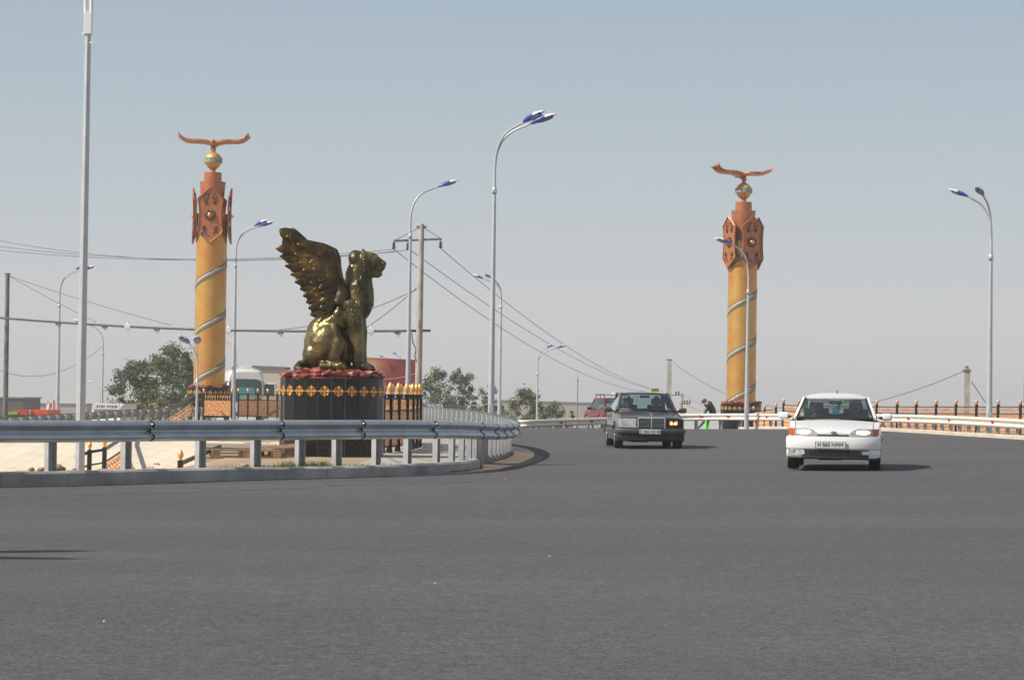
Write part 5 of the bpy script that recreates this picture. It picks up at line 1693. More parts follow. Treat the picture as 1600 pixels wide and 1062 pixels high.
# ---- trees ---------------------------------------------------------------
def tree(px, Y, top_py, wpx, zb, label, mleaf, seed, n_leaf=5200, lean=0, clumps=150, group='trees beyond the road', bot=0.12, lsize=0.12):
    rnd = random.Random(seed)
    b = P(px, 650, Y); H = zat(px, top_py, Y) - zb; W_ = wpx / F * Y / 2
    root = empty('broadleaf_tree', (b.x, Y, zb), 0, label, 'tree', group)
    tr = MB(); tr.smooth = True
    lf = MB()
    tips = []
    def limb(p, d, L, r, lev):
        pts = [p]; q = p
        for i in range(5):
            d = (d + Vector((rnd.uniform(-.22, .22), rnd.uniform(-.22, .22), rnd.uniform(-.05, .16)))).normalized()
            q = q + d * (L / 5); pts.append(q)
        tr.tube(pts, [r * (1 - 0.13 * i) for i in range(6)], 6)
        if lev < 2:
            for j in range(4 if lev else 6):
                t = pts[rnd.randint(2, 5)]
                a = rnd.uniform(0, 2 * PI)
                limb(t, (d * 0.6 + Vector((math.cos(a), math.sin(a), rnd.uniform(0.0, 0.7)))).normalized(), L * rnd.uniform(0.45, 0.65), r * 0.5, lev + 1)
    limb(Vector((0, 0, 0)), Vector((0.05, 0, 1)), H * 0.45, 0.22, 0)
    tr.build('trunk', M['bark'], root, fix=False)
    # clumps spread through the crown volume
    cl_ = []
    for j in range(clumps):
        a = rnd.uniform(0, 2 * PI); u = rnd.random() ** 0.5
        v = rnd.random()
        z = H * (bot + (1 - bot) * v)
        env = math.sin(PI * min(1, 0.28 + 0.68 * v)) ** 0.7 * (1 + 0.22 * noise.noise(Vector((a * 1.3, v * 3, seed))))
        cl_.append((Vector((math.cos(a) * u * W_ * env + lean * v, math.sin(a) * u * W_ * env * 0.8, z * (0.93 + 0.06 * rnd.random()))), rnd.uniform(0.35, 1.05) * W_ * 0.20))
    for q in range(n_leaf):
        c, r_ = cl_[rnd.randrange(len(cl_))]
        d = Vector((rnd.gauss(0, 1), rnd.gauss(0, 1), rnd.gauss(0, 0.85))) * r_ * 0.55
        p = c + d
        if p.z < 0.3: continue
        s = lsize * rnd.uniform(0.6, 1.5)
        n_ = Vector((rnd.gauss(0, 1), rnd.gauss(0, 1), rnd.gauss(0, 1))).normalized(); u_ = n_.orthogonal().normalized(); v_ = n_.cross(u_)
        a = rnd.uniform(0, PI); uu = u_ * math.cos(a) + v_ * math.sin(a); vv = n_.cross(uu)
        lf.add([p - uu * s, p + vv * s * 0.38, p + uu * s, p - vv * s * 0.38], [(0, 1, 2, 3)])
    lf.build('crown', mleaf, root, fix=False)
    return root
zt = -5.9
tree(258, 205, 541, 150, zt, 'large olive-green tree touching the left edge of the left eagle column', M['leaf_olive'], 1, 20000, 0.6)
tree(212, 207, 563, 118, zt, 'broad olive-green tree right of the antenna mast, left half of the dark clump', M['leaf_olive'], 2, 13000)
tree(242, 190, 617, 82, zt, 'yellowish bush at the foot of the dark tree clump at left', M['leaf_yellow'], 3, 3500, 0, 70)
tree(292, 200, 556, 64, zt, 'dark tree half hidden behind the left eagle column', M['leaf_olive'], 14, 6000, 0, 70)
tree(682, 225, 576, 84, zt, 'greyish tree just right of the concrete utility pole', M['leaf_grey'], 4, 9000)
tree(722, 230, 574, 78, zt, 'greyish tree just left of the tallest street lamp', M['leaf_grey'], 5, 9000)
tree(764, 238, 590, 58, zt, 'thin greyish tree behind the tallest street lamp', M['leaf_grey'], 6, 4200, 0, 60)
tree(822, 225, 607, 92, zt, 'round bushy tree behind the small distant twin-armed lamp', M['leaf_olive'], 7, 9000)
tree(866, 235, 628, 70, zt, 'low olive bush between the distant lamp and the red off-roader', M['leaf_olive'], 8, 5000, 0, 70)
tree(893, 240, 636, 32, zt, 'smallest bush left of the red off-roader', M['leaf_olive'], 9, 1400, 0, 40)
# ================================================================== VEHICLES
def make_car(name, label, sp):
    root = empty(name, (0, 0, 0), 0, label, 'car')
    L = sp['L']; W = sp['W'] / 2; fr = -L / 2
    cv = sp.get('curve', 0.16)
    yw = sp['wheels']; Rw = sp['Rw']; Ra = Rw + sp.get('arch', 0.055)
    st = sp['stations']      # (y, halfwidth factor, ztop, zshoulder)
    def interp(y, k):
        for a, b in zip(st, st[1:]):
            if a[0] <= y <= b[0]:
                t = (y - a[0]) / (b[0] - a[0]); return a[k] + (b[k] - a[k]) * t
        return st[0][k] if y < st[0][0] else st[-1][k]
    def yshift(x, y):
        f = max(0, 1 - (y - fr) / 0.9) if y < 0 else -max(0, 1 - (L / 2 - y) / 0.9)
        return y + f * cv * min(1.0, abs(x) / W) ** 3
    def zbot(y):
        zb = sp['zb']
        for w_ in yw:
            d = abs(y - w_)
            if d < Ra: zb = max(zb, Rw + math.sqrt(Ra * Ra - d * d))
        return zb
    def side(z, y):
        """half width at height z"""
        zs = interp(y, 3); wf = interp(y, 1) * W
        t = (z - sp['zb']) / max(0.05, zs - sp['zb'])
        return wf * (0.955 + 0.045 * math.sin(PI * min(1, max(0, t)) ** 0.9 * 0.98 ) * 1.0 - 0.0 * t) * (1 - 0.02 * t)
    ys = sorted(set([st[0][0] + i * (st[-1][0] - st[0][0]) / 60 for i in range(61)] + [w_ + s_ * Ra * c for w_ in yw for s_ in (-1, 1) for c in (1.0, 0.97, 0.85, 0.6)]))
    mb = MB(); mb.smooth = True
    rows = []
    def section(y, zb):
        zt = interp(y, 2); zs = interp(y, 3); r = []
        ns = 5
        wt = side(zs, y)
        cr = sp.get('crown', 0.03)
        for fx in (0, 0.3, 0.6, 0.82, 0.93):
            x = wt * fx; r.append((x, yshift(x, y), zt - cr * fx * fx - (zt - zs - cr) * max(0, (fx - 0.82) / 0.18) ** 2 * 0.5))
        for i in range(ns + 1):
            z = zs + (zb - zs) * i / ns
            x = side(z, y); r.append((x, yshift(x, y), z))
        return r
    for y in ys: rows.append(section(y, zbot(y)))
    n = len(rows[0])
    vs = []
    for r in rows:
        vs += [(-x, y, z) for x, y, z in reversed(r[1:])] + list(r)
    m = 2 * n - 1; fs = []
    open_lo, open_hi = sp['cabin']
    for i in range(len(rows) - 1):
        yc = (ys[i] + ys[i + 1]) / 2
        for j in range(m - 1):
            jj = abs(j - (n - 1) + (0.5 if j < n - 1 else 0.5))
            if open_lo < yc < open_hi and jj < 4.2: continue   # opening under the greenhouse
            fs.append((i * m + j, (i + 1) * m + j, (i + 1) * m + j + 1, i * m + j + 1))
    # end caps as grids
    for i, r in ((0, rows[0]), (len(rows) - 1, rows[-1])):
        zs_ = [p[2] for p in r]
        base = len(vs); C_ = 9
        pr = r[2:]
        for (x, y, z) in r[1:]:
            for c in range(C_):
                q = -1 + 2 * c / (C_ - 1); xx = x * q
                vs.append((xx, yshift(xx, ys[i]), z))
        k_ = len(r) - 1
        for a in range(k_ - 1):
            for c in range(C_ - 1):
                q = base + a * C_ + c; f = (q, q + C_, q + C_ + 1, q + 1)
                fs.append(f if i == 0 else f[::-1])
    mb.add(vs, fs)
    body = mb.build('body', sp['paint'], root); sharp(body, 32)
    # dark underbody and wheel wells
    u = MB(); u.box((-W * 0.80, fr + 0.35, sp['zb'] - 0.03), (W * 0.80, L / 2 - 0.35, sp['zb'] + 0.10))
    u.box((-W * 0.70, fr + 0.25, sp['zb'] + 0.05), (W * 0.70, L / 2 - 0.25, interp(fr + 0.6, 3) - 0.12))
    u.cbox((-0.1, 0.2, sp['zb'] - 0.04), (0.45, 0.9, 0.08), 0.02)
    u.build('underbody', M['under'], root)
    # greenhouse
    g = sp['gh']     # wb(y,z,w) wt(y,z,w) rt(y,z,w) rb(y,z,w)
    def S_(k, s): y, z, w_ = g[k]; return Vector((w_ * s, y, z))
    # roof
    r = MB(); r.smooth = True; A_ = 9; B_ = 8; vs = []; fs = []
    for i in range(B_ + 1):
        t = i / B_
        for c in range(A_ + 1):
            q = -1 + 2 * c / A_
            p = S_('wt', q).lerp(S_('rt', q), t)
            p.z += sp.get('roofc', 0.05) * (1 - abs(q) ** 3.2) * (0.55 + 0.45 * math.sin(PI * t)) + sp.get('roofl', 0.02) * math.sin(PI * t)
            p.y += (-0.05 if t < 0.01 else (0.05 if t > 0.99 else 0)) * (1 - q * q)
            vs.append(p)
    off = len(vs)
    vs += [v - Vector((0, 0, 0.035)) for v in vs]
    for i in range(B_):
        for c in range(A_):
            a = i * (A_ + 1) + c; fs.append((a, a + A_ + 1, a + A_ + 2, a + 1)); fs.append((a + off, a + 1 + off, a + A_ + 2 + off, a + A_ + 1 + off))
    for c in range(A_):
        for a in (c, B_ * (A_ + 1) + c): fs.append((a, a + 1, a + 1 + off, a + off))
    for i in range(B_):
        for a in (i * (A_ + 1), i * (A_ + 1) + A_): fs.append((a, a + A_ + 1, a + A_ + 1 + off, a + off))
    r.add(vs, fs); rf = r.build('roof', sp['paint'], root); sharp(rf, 50)
    # pillars and door frames
    pl = MB(); pw_ = sp.get('pillar', 0.055)
    for s in (-1, 1):
        pl.beam(S_('wb', s), S_('wt', s), pw_, pw_ * 0.9); pl.beam(S_('rb', s), S_('rt', s), pw_ * 1.9, pw_ * 0.9, up=(0, 1, 0)) ; pl.beam(S_('wt', s) - Vector((0, 0.02, 0.012)), S_('rt', s) - Vector((0, -0.02, 0.012)), pw_, pw_ * 0.8)
        mid = (g['wt'][0] + g['rt'][0]) / 2 + sp.get('bp', 0.0)
        t = (mid - g['wt'][0]) / (g['rt'][0] - g['wt'][0])
        top = S_('wt', s).lerp(S_('rt', s), t)
        bx = side(interp(mid, 3), mid) - 0.03
        pl.beam(Vector((bx * s, mid, interp(mid, 3))), top, 0.07, 0.03)
        pl.beam(Vector(((side(0.9, g['wb'][0])) * s * 0.985, g['wb'][0], interp(0, 3) + 0.005)), Vector((side(0.9, g['rb'][0]) * s * 0.985, g['rb'][0], interp(0, 3) + 0.005)), 0.05, 0.03)
    pl.build('pillars', sp['paint'], root)
    # black rubber round the screen
    rb_ = MB()
    rb_.beam(S_('wb', -1) + Vector((0, -.02, .012)), S_('wb', 1) + Vector((0, -.02, .012)), 0.03, 0.02)
    for s in (-1, 1): rb_.beam(S_('wb', s * 0.955) + Vector((0, -.012, .01)), S_('wt', s * 0.955) + Vector((0, -.012, .01)), 0.022, 0.02)
    # wipers
    wb = g['wb']
    for x0 in (-0.28, 0.30):
        rb_.beam((x0 + 0.25, wb[0] - 0.03, wb[1] + 0.02), (x0 - 0.28, wb[0] + 0.01, wb[1] + 0.075), 0.016, 0.016)
    rb_.build('screen_seal', M['plastic'], root)
    def pane(nm, a, b, c, d, bulge, dr):
        mb = MB(); mb.smooth = True; N1, N2 = 8, 5; vs = []
        for i in range(N2 + 1):
            for j in range(N1 + 1):
                u_, v_ = j / N1, i / N2
                p = a.lerp(b, u_).lerp(d.lerp(c, u_), v_)
                vs.append(p + Vector(dr) * bulge * (1 - (2 * u_ - 1) ** 2) * (0.6 + 0.4 * math.sin(PI * v_)))
        mb.add(vs, [(i * (N1 + 1) + j, i * (N1 + 1) + j + 1, (i + 1) * (N1 + 1) + j + 1, (i + 1) * (N1 + 1) + j) for i in range(N2) for j in range(N1)])
        return mb.build(nm, M['glass'], root, fix=False)
    pane('windscreen', S_('wb', -0.97), S_('wb', 0.97), S_('wt', 0.97), S_('wt', -0.97), 0.05, (0, -1, 0.3))
    pane('rear_window', S_('rb', -0.9), S_('rb', 0.9), S_('rt', 0.9), S_('rt', -0.9), 0.04, (0, 1, 0.2))
    zb_ = interp(0, 3)
    for s in (-1, 1):
        a = Vector((side(0.9, wb[0]) * 0.975 * s, wb[0] + 0.08, zb_)); b = Vector((side(0.9, g['rb'][0]) * 0.975 * s, g['rb'][0] - 0.08, zb_))
        pane('side_window', a, b, S_('rt', s * 0.99), S_('wt', s * 0.99), 0.02, (s, 0, 0))
    # bonnet shut lines
    sl_ = MB()
    for s in (-1, 1):
        q_ = []
        for i in range(9):
            y = fr + 0.12 + (g['wb'][0] - fr - 0.16) * i / 8
            x = side(interp(y, 3), y) * 0.88; zt_ = interp(y, 2); zs_ = interp(y, 3); cr = sp.get('crown', 0.03)
            # height of the panel at 0.88 of its half width
            za = zt_ - cr * 0.6724; zb2 = zt_ - cr * 0.865 - (zt_ - zs_ - cr) * (0.11 / 0.18) ** 2 * 0.5
            zz = za + (zb2 - za) * (0.06 / 0.11)
            q_.append(Vector((x * s, yshift(x, y), zz)))
        sl_.tube(q_, 0.006, 5)
    sl_.build('shut_line', M['plastic'], root)
    # cabin
    c = MB(); y0, y1 = open_lo - 0.02, open_hi + 0.02
    c.box((-W * 0.86, y0, 0.25), (W * 0.86, y1, 0.5))
    c.box((-W * 0.9, y0, 0.3), (-W * 0.86, y1, zb_ - 0.02)); c.box((W * 0.86, y0, 0.3), (W * 0.9, y1, zb_ - 0.02))
    c.cbox((0, g['wb'][0] + 0.22, zb_ - 0.10), (W * 1.7, 0.42, 0.18), 0.04)
    c.cbox((0, y1 - 0.16, zb_ - 0.06), (W * 1.6, 0.42, 0.05))
    c.build('cabin_trim', M['interior'], root)
    for s in (-1, 1):
        c = MB(); c.cbox((s * 0.36, 0.05, 0.55), (0.5, 0.5, 0.16), 0.04); c.cbox((s * 0.36, 0.32, 0.82), (0.46, 0.13, 0.54), 0.04); c.cbox((s * 0.36, 0.33, 1.15 * sp['H'] / 1.4), (0.25, 0.09, 0.15), 0.03)
        c.build('seat', M['interior'], root)
    c = MB(); c.cbox((0, 1.05 * sp.get('rs', 1), 0.78), (1.2, 0.14, 0.42), 0.04); c.build('rear_seat', M['interior'], root)
    c = MB(); cx = sp['driver'] * 0.36; n_ = 20
    c.tube([(cx + 0.19 * math.cos(2 * PI * i / n_), g['wb'][0] + 0.52 + 0.07 * math.sin(2 * PI * i / n_), zb_ - 0.05 + 0.17 * math.sin(2 * PI * i / n_)) for i in range(n_)], 0.014, 6, closed=True)
    c.beam((cx - 0.18, g['wb'][0] + 0.52, zb_ - 0.05), (cx + 0.18, g['wb'][0] + 0.52, zb_ - 0.05), 0.03); c.build('steering_wheel', M['plastic'], root)
    c = MB(); c.cbox((0, g['wt'][0] - 0.09, g['wt'][1] - 0.075), (0.24, 0.03, 0.07), 0.01); c.build('rear_view_mirror', M['plastic'], root)
    # wheels
    for w_ in yw:
        for s in (-1, 1):
            t = MB(); t.smooth = True
            xo = (W * 0.985 - 0.01) * s; xi = xo - 0.205 * s
            prof = [(xi, Rw * 0.62), (xi, Rw * 0.93), (xi + 0.02 * s, Rw * 0.99), (xi + 0.06 * s, Rw), (xo - 0.06 * s, Rw), (xo - 0.02 * s, Rw * 0.99), (xo, Rw * 0.93), (xo, Rw * 0.62)]
            nseg = 32; vs = []; fs = []
            for x, r_ in prof:
                for k_ in range(nseg):
                    a = 2 * PI * k_ / nseg; vs.append((x, r_ * math.cos(a), r_ * math.sin(a)))
            for i in range(len(prof) - 1):
                for k_ in range(nseg):
                    l = (k_ + 1) % nseg; fs.append((i * nseg + k_, i * nseg + l, (i + 1) * nseg + l, (i + 1) * nseg + k_))
            t.add(vs, fs)
            wh = t.build('wheel', sp.get('tyre', M['tire']), root); sharp(wh, 40); wh.location = (0, w_, Rw)
            if sp.get('steer') and w_ < 0: wh.location = (0, w_, Rw)
            rm = MB(); rm.smooth = True
            rm.tube([(xo - 0.05 * s, 0, 0), (xo - 0.012 * s, 0, 0)], [Rw * 0.64, Rw * 0.60], 24)
            rm.tube([(xo - 0.012 * s, 0, 0), (xo + 0.012 * s, 0, 0)], [Rw * 0.26, Rw * 0.2], 16)
            for k_ in range(8):
                a = 2 * PI * k_ / 8; rm.beam((xo - 0.004 * s, Rw * 0.2 * math.cos(a), Rw * 0.2 * math.sin(a)), (xo - 0.008 * s, Rw * 0.58 * math.cos(a), Rw * 0.58 * math.sin(a)), 0.035, 0.02)
            sharp(rm.build('rim', sp.get('rim', M['rim']), wh), 40)
    # mirrors
    for s in (-1, 1):
        c = MB(); mx_ = W + sp.get('mo', 0.085)
        c.cbox((s * mx_, g['wb'][0] + 0.32, zb_ + 0.055), (0.19, 0.09, 0.125), 0.035)
        c.build('door_mirror', sp.get('mirror', sp['paint']), root, True)
        b = MB(); b.beam((s * (W - 0.06), g['wb'][0] + 0.30, zb_ + 0.02), (s * (mx_ - 0.07), g['wb'][0] + 0.31, zb_ + 0.04), 0.06, 0.05); b.build('mirror_arm', M['plastic'], root)
    # door handles and side strip
    for s in (-1, 1):
        c = MB(); w0 = side(0.55, 0)
        c.box((s * w0 - 0.008 * s, yw[0] + Ra + 0.03, 0.50), (s * w0 + 0.012 * s, yw[1] - Ra - 0.03, 0.56)); c.build('side_moulding', sp.get('strip', M['plastic']), root)
        for yy in (0.05, 0.85):
            c = MB(); c.box((s * (side(0.8, yy) - 0.01), yy, zb_ - 0.13), (s * (side(0.8, yy) + 0.018), yy + 0.15, zb_ - 0.10)); c.build('door_handle', M['plastic'], root)
    def patch(nm, x0, x1, z0, z1, out, mt, parent=None, d=0.05, poly=None, N=8, bev=True):
        """a panel that follows the curved nose; poly(t)->(zlo,zhi) for shaped outlines"""
        mb = MB(); vs = []; fs = []
        for i in range(N + 1):
            t = i / N; x = x0 + (x1 - x0) * t
            a, b = poly(t) if poly else (z0, z1)
            yy = yshift(x, fr) - out
            vs += [(x, yy, a), (x, yy, b), (x, yy + d, b), (x, yy + d, a)]
        for i in range(N):
            for k_ in range(4):
                l = (k_ + 1) % 4; fs.append((i * 4 + k_, i * 4 + l, (i + 1) * 4 + l, (i + 1) * 4 + k_))
        fs.append((0, 3, 2, 1)); fs.append((N * 4, N * 4 + 1, N * 4 + 2, N * 4 + 3))
        mb.add(vs, fs); return mb.build(nm, mt, parent or root)
    def bumper(nm, z0, z1, out, mt, back=0.55, rear=False, soft=0.03, bw=0.985):
        """a wrap-round bumper"""
        mb = MB(); mb.smooth = True; pts = []
        yy0 = fr; sg = 1
        for i in range(6): pts.append((-(W * bw), fr + cv + back * (1 - i / 6), 0))
        for i in range(25):
            x = (-1 + 2 * i / 24) * (W * bw)
            f = min(1, abs(x) / W); pts.append((x, fr + cv * f ** 3.2 - out * (1 - 0.5 * f ** 8), 0))
        for i in range(6): pts.append(((W * bw), fr + cv + back * ((i + 1) / 6), 0))
        if rear: pts = [(x, -y, 0) for x, y, _ in pts]
        prof = [(-0.08, z0), (-0.01, z0 + 0.005), (0.0, z0 + soft), (0.0, z1 - soft), (-0.01, z1 - 0.005), (-0.08, z1)]
        cen = Vector((0, 0, 0)); vs = []; fs = []
        for i, p in enumerate(pts):
            a = Vector(pts[max(0, i - 1)]); b = Vector(pts[min(len(pts) - 1, i + 1)]); d = (b - a).normalized(); nn = Vector((d.y, -d.x, 0)) * (1 if not rear else -1)
            for u_, z in prof: vs.append((p[0] + nn.x * u_, p[1] + nn.y * u_, z))
        k_ = len(prof)
        for i in range(len(pts) - 1):
            for j in range(k_): fs.append((i * k_ + j, i * k_ + (j + 1) % k_, (i + 1) * k_ + (j + 1) % k_, (i + 1) * k_ + j))
        fs.append(tuple(range(k_))); fs.append(tuple((len(pts) - 1) * k_ + j for j in range(k_))[::-1])
        mb.add(vs, fs); o = mb.build(nm, mt, root); sharp(o, 50); return o
    return root, patch, bumper, yshift, interp, side, fr

def seated(label, x, y, z, coat, skin, lean=0.0, arms=1, wheel=None, cap=None):
    """a person sitting in a car, hands forward"""
    root = empty('person', (0, 0, 0), 0, label, 'person')
    mb = MB()
    def C_(pts, n=12):
        for (a, ra), (b, rb) in zip(pts, pts[1:]):
            mb.tube([Vector(a).lerp(Vector(b), t / 3) for t in range(4)], [ra + (rb - ra) * t / 3 for t in range(4)], n)
        for a, ra in pts: mb.ell(a, (ra,) * 3, n, 8)
    C_([((0, 0.05, 0.02), 0.15), ((0, 0.07, 0.20), 0.15), ((0, 0.05, 0.38), 0.155), ((0, 0.03, 0.48), 0.10)])
    C_([((-0.17, 0.03, 0.46), 0.075), ((0.17, 0.03, 0.46), 0.075)])
    C_([((0, 0.02, 0.5), 0.06), ((0, 0.0, 0.60), 0.055)])
    mb.ell((0, -0.02, 0.70), (0.078, 0.098, 0.118), 18, 14); mb.ell((0, -0.06, 0.645), (0.05, 0.055, 0.055), 12, 8)
    mb.ell((0, -0.125, 0.685), (0.013, 0.02, 0.024), 8, 6)
    for s in (-1, 1):
        mb.ell((s * 0.08, 0.0, 0.69), (0.012, 0.02, 0.03), 8, 6)
        C_([((s * 0.20, 0.02, 0.44), 0.06), ((s * 0.24, -0.10, 0.22), 0.048), ((s * 0.13, -0.36, 0.30 if arms else 0.1), 0.035)], 10)
        hx, hy, hz = s * 0.12, -0.41, 0.33 if arms else 0.1
        mb.ell((hx, hy, hz), (0.038, 0.045, 0.028), 10, 8)
        for f in range(4): C_([((hx - 0.028 + 0.019 * f, hy - 0.03, hz + 0.01), 0.010), ((hx - 0.028 + 0.019 * f, hy - 0.065, hz + 0.012), 0.009), ((hx - 0.028 + 0.019 * f, hy - 0.07, hz - 0.02), 0.008)], 6)
        C_([((hx - s * 0.03, hy, hz), 0.011), ((hx - s * 0.055, hy - 0.03, hz + 0.01), 0.009)], 6)
        C_([((s * 0.09, 0.02, -0.02), 0.09), ((s * 0.11, -0.38, 0.02), 0.07)], 10)
        C_([((s * 0.11, -0.38, 0.02), 0.065), ((s * 0.11, -0.50, -0.06), 0.045)], 10)
    b = voxelize(mb, 'body', coat, root, 0.022, 2)
    # skin on head, neck and hands is one more material on the same continuous mesh
    b.data.materials.append(skin)
    for p in b.data.polygons:
        c = p.center
        if c.z > 0.53 or c.y < -0.385 and c.z > 0.15: p.material_index = 1
    h = MB(); h.smooth = True
    vs = []
    h.ell((0, 0.012, 0.725), (0.086, 0.10, 0.108), 18, 12)
    ho = h.build('hair' if not cap else 'cap', cap or M['hair'], root)
    me = ho.data; bm = bmesh.new(); bm.from_mesh(me)
    bmesh.ops.delete(bm, geom=[v for v in bm.verts if v.co.z < 0.70 and v.co.y < 0.03 or v.co.y < -0.075 and v.co.z < 0.755], context='VERTS'); bm.to_mesh(me); bm.free()
    root.location = (x, y, z)
    return root

# ---- white hatchback ---------------------------------------------------------
L = 4.43
spec = dict(L=L, W=1.69, H=1.36, zb=0.22, wheels=(-1.36, 1.25), Rw=0.295, Ra=0.35, curve=0.20, paint=M['carwhite'], crown=0.035, driver=-1,
    stations=[(-L / 2, 0.93, 0.665, 0.60), (-2.10, 0.955, 0.70, 0.63), (-1.85, 0.975, 0.745, 0.68), (-1.5, 0.99, 0.80, 0.75), (-1.1, 1.0, 0.865, 0.83), (-0.95, 1.0, 0.90, 0.87), (-0.6, 1.0, 0.91, 0.885), (0.9, 1.0, 0.93, 0.90), (1.6, 0.98, 0.95, 0.90), (2.0, 0.95, 0.93, 0.86), (L / 2, 0.91, 0.84, 0.74)],
    cabin=(-0.98, 1.62), gh=dict(wb=(-1.02, 0.905, 0.715), wt=(-0.32, 1.27, 0.575), rt=(0.85, 1.275, 0.56), rb=(1.70, 0.96, 0.63)), roofc=0.065, roofl=0.035, pillar=0.046, strip=M['plastic'], rim=M['rimwhite'])
hb, patch, bumper, ysh, itp, side_, fr = make_car('white_hatchback', 'white hatchback with lit headlights driving towards the camera on the right', spec)
bumper('front_bumper', 0.375, 0.595, 0.055, M['carwhite'], 0.45)
bumper('lower_valance', 0.235, 0.375, 0.035, M['carwhite'], 0.35, bw=0.97)
patch('valance_insert', -0.55, 0.62, 0.225, 0.365, 0.042, M['plastic'])
bumper('rear_bumper', 0.33, 0.58, 0.05, M['carwhite'], 0.4, True)
patch('lower_grille', -0.42, 0.42, 0.275, 0.355, 0.048, M['under'])
for s in (-1, 1):
    patch('fog_lamp', s * 0.50, s * 0.66, 0.285, 0.345, 0.048, M['headglass'])
patch('grille_slot', -0.27, 0.27, 0.607, 0.632, 0.012, M['under'])
for s in (-1, 1):
    f = patch('headlight', s * 0.285, s * 0.675, 0.61, 0.73, 0.018, M['headglass'], poly=lambda t: (0.612 + 0.012 * t, 0.66 + 0.078 * min(1, t * 2.6) ** 0.6))
    patch('bulb', s * 0.40, s * 0.64, 0.632, 0.715, 0.024, M['headlitwhite'], f, poly=lambda t: (0.674 - 0.041 * math.sin(PI * min(1, 0.1 + 0.86 * t)) ** 0.45, 0.676 + 0.036 * math.sin(PI * min(1, 0.1 + 0.86 * t)) ** 0.45))
    patch('indicator', s * 0.678, s * 0.79, 0.618, 0.738, 0.02, M['amber'])
em_ = MB(); em_.smooth = True; em_.ell((0, fr - 0.012, 0.672), (0.058, 0.012, 0.022), 20, 8); em_.build('badge', M['ballband'], hb, True)
pz_ = MB(); pz_.cbox((-0.05, fr - 0.075, 0.452), (0.54, 0.012, 0.128), 0.004); plate = pz_.build('number_plate', M['plate'], hb)
text_obj('plate_text', 'H 860 NMM', 0.098, M['ink'], plate, (-0.05, fr - 0.083, 0.450), sx=0.90)
fb_ = MB()
for a, b, c_, d in ((-0.318, -0.308, 0.39, 0.514), (0.208, 0.218, 0.39, 0.514)): fb_.box((a, fr - 0.083, c_), (b, fr - 0.080, d))
for z in (0.392, 0.508): fb_.box((-0.308, fr - 0.083, z), (0.208, fr - 0.080, z + 0.005))
fb_.build('plate_rim', M['platerim'], plate)
# scuffed grey corner of the bumper
sc_ = patch('bumper_scuff', -0.80, -0.52, 0.24, 0.38, 0.046, M['scuff'], poly=lambda t: (0.24 + 0.03 * t, 0.39 - 0.03 * abs(math.sin(t * 9))))
an = MB(); an.cyl((0.02, 0.1, 1.34), (0.02, 0.13, 1.41), 0.012, n=8); an.build('antenna', M['plastic'], hb)
# sun visors, pennant
for s in (-1, 1):
    v = MB(); v.cbox((s * 0.30, -0.36, 1.225), (0.34, 0.02, 0.07), 0.008); v.build('sun_visor', M['shirt'], hb)
pn = MB(); pn.prism([(-0.075, 0.98), (0.075, 0.98), (0.03, 1.13), (-0.03, 1.13)], -0.55, -0.545, 'y'); pn.beam((0, -0.548, 1.13), (0, -0.50, 1.22), 0.006); pn.build('pennant', M['bluelight'], hb)
wc = P(1305, 725, 45 + 2.2)
HBX, HBY, HBR = wc.x, 47.2, R(-8.2)
hz = (gz(HBX - .7, 45.5) + gz(HBX + .7, 45.5)) / 2 + 0.004
hb.location = (HBX, HBY, hz); hb.rotation_euler = (0, R(0.5) * 0, HBR)
def inside(o, car, loc):
    Mx = Matrix.Translation(car.location) @ Matrix.Rotation(car.rotation_euler.z, 4, 'Z')
    o.location = Mx @ Vector(loc); o.rotation_euler = (0, 0, car.rotation_euler.z)
d1 = seated('driver in dark clothes with both hands on the wheel of the white hatchback', 0, 0, 0, M['navy'], M['skin']); inside(d1, hb, (-0.36, 0.16, 0.41))
d2 = seated('front passenger in dark clothes behind the windscreen of the white hatchback', 0, 0, 0, M['olive'], M['skin'], arms=1); inside(d2, hb, (0.36, 0.18, 0.40))

# ---- dark taxi saloon ----------------------------------------------------------
L = 4.74
spec = dict(L=L, W=1.74, H=1.43, zb=0.21, wheels=(-1.50, 1.30), Rw=0.315, curve=0.10, paint=M['cargreen'], crown=0.03, driver=1,
    stations=[(-L / 2, 0.955, 0.785, 0.73), (-2.25, 0.97, 0.825, 0.765), (-1.6, 0.99, 0.88, 0.82), (-1.05, 1.0, 0.93, 0.87), (-0.6, 1.0, 0.94, 0.90), (0.9, 1.0, 0.95, 0.91), (1.5, 0.99, 0.96, 0.90), (2.1, 0.96, 0.93, 0.86), (L / 2, 0.93, 0.86, 0.78)],
    cabin=(-1.02, 1.45), gh=dict(wb=(-1.02, 0.935, 0.735), wt=(-0.30, 1.375, 0.595), rt=(0.95, 1.37, 0.58), rb=(1.50, 0.96, 0.66)), roofc=0.035, roofl=0.02, mirror=M['cargreen'], tyre=M['tire'])
tx, patch, bumper, ysh, itp, side_, fr = make_car('dark_taxi', 'dark grey saloon taxi with chequered roof sign and one lit headlight', spec)
bumper('front_bumper', 0.385, 0.505, 0.085, M['bumperdark'], 0.45, soft=0.02)
bumper('lower_bumper', 0.195, 0.385, 0.045, M['plastic'], 0.45, bw=0.96)
bumper('rear_bumper', 0.33, 0.58, 0.05, M['bumperdark'], 0.4, True)
patch('bumper_strip', -0.80, 0.80, 0.385, 0.40, 0.09, M['plastic'])
gr = MB(); gr.box((-0.335, fr - 0.035, 0.515), (0.335, fr + 0.05, 0.765)); gl_ = gr.build('grille', M['under'], tx)
fm = MB()
fm.prism([(-0.345, 0.755), (0.345, 0.755), (0.335, 0.788), (-0.335, 0.788)], fr - 0.060, fr, 'y')
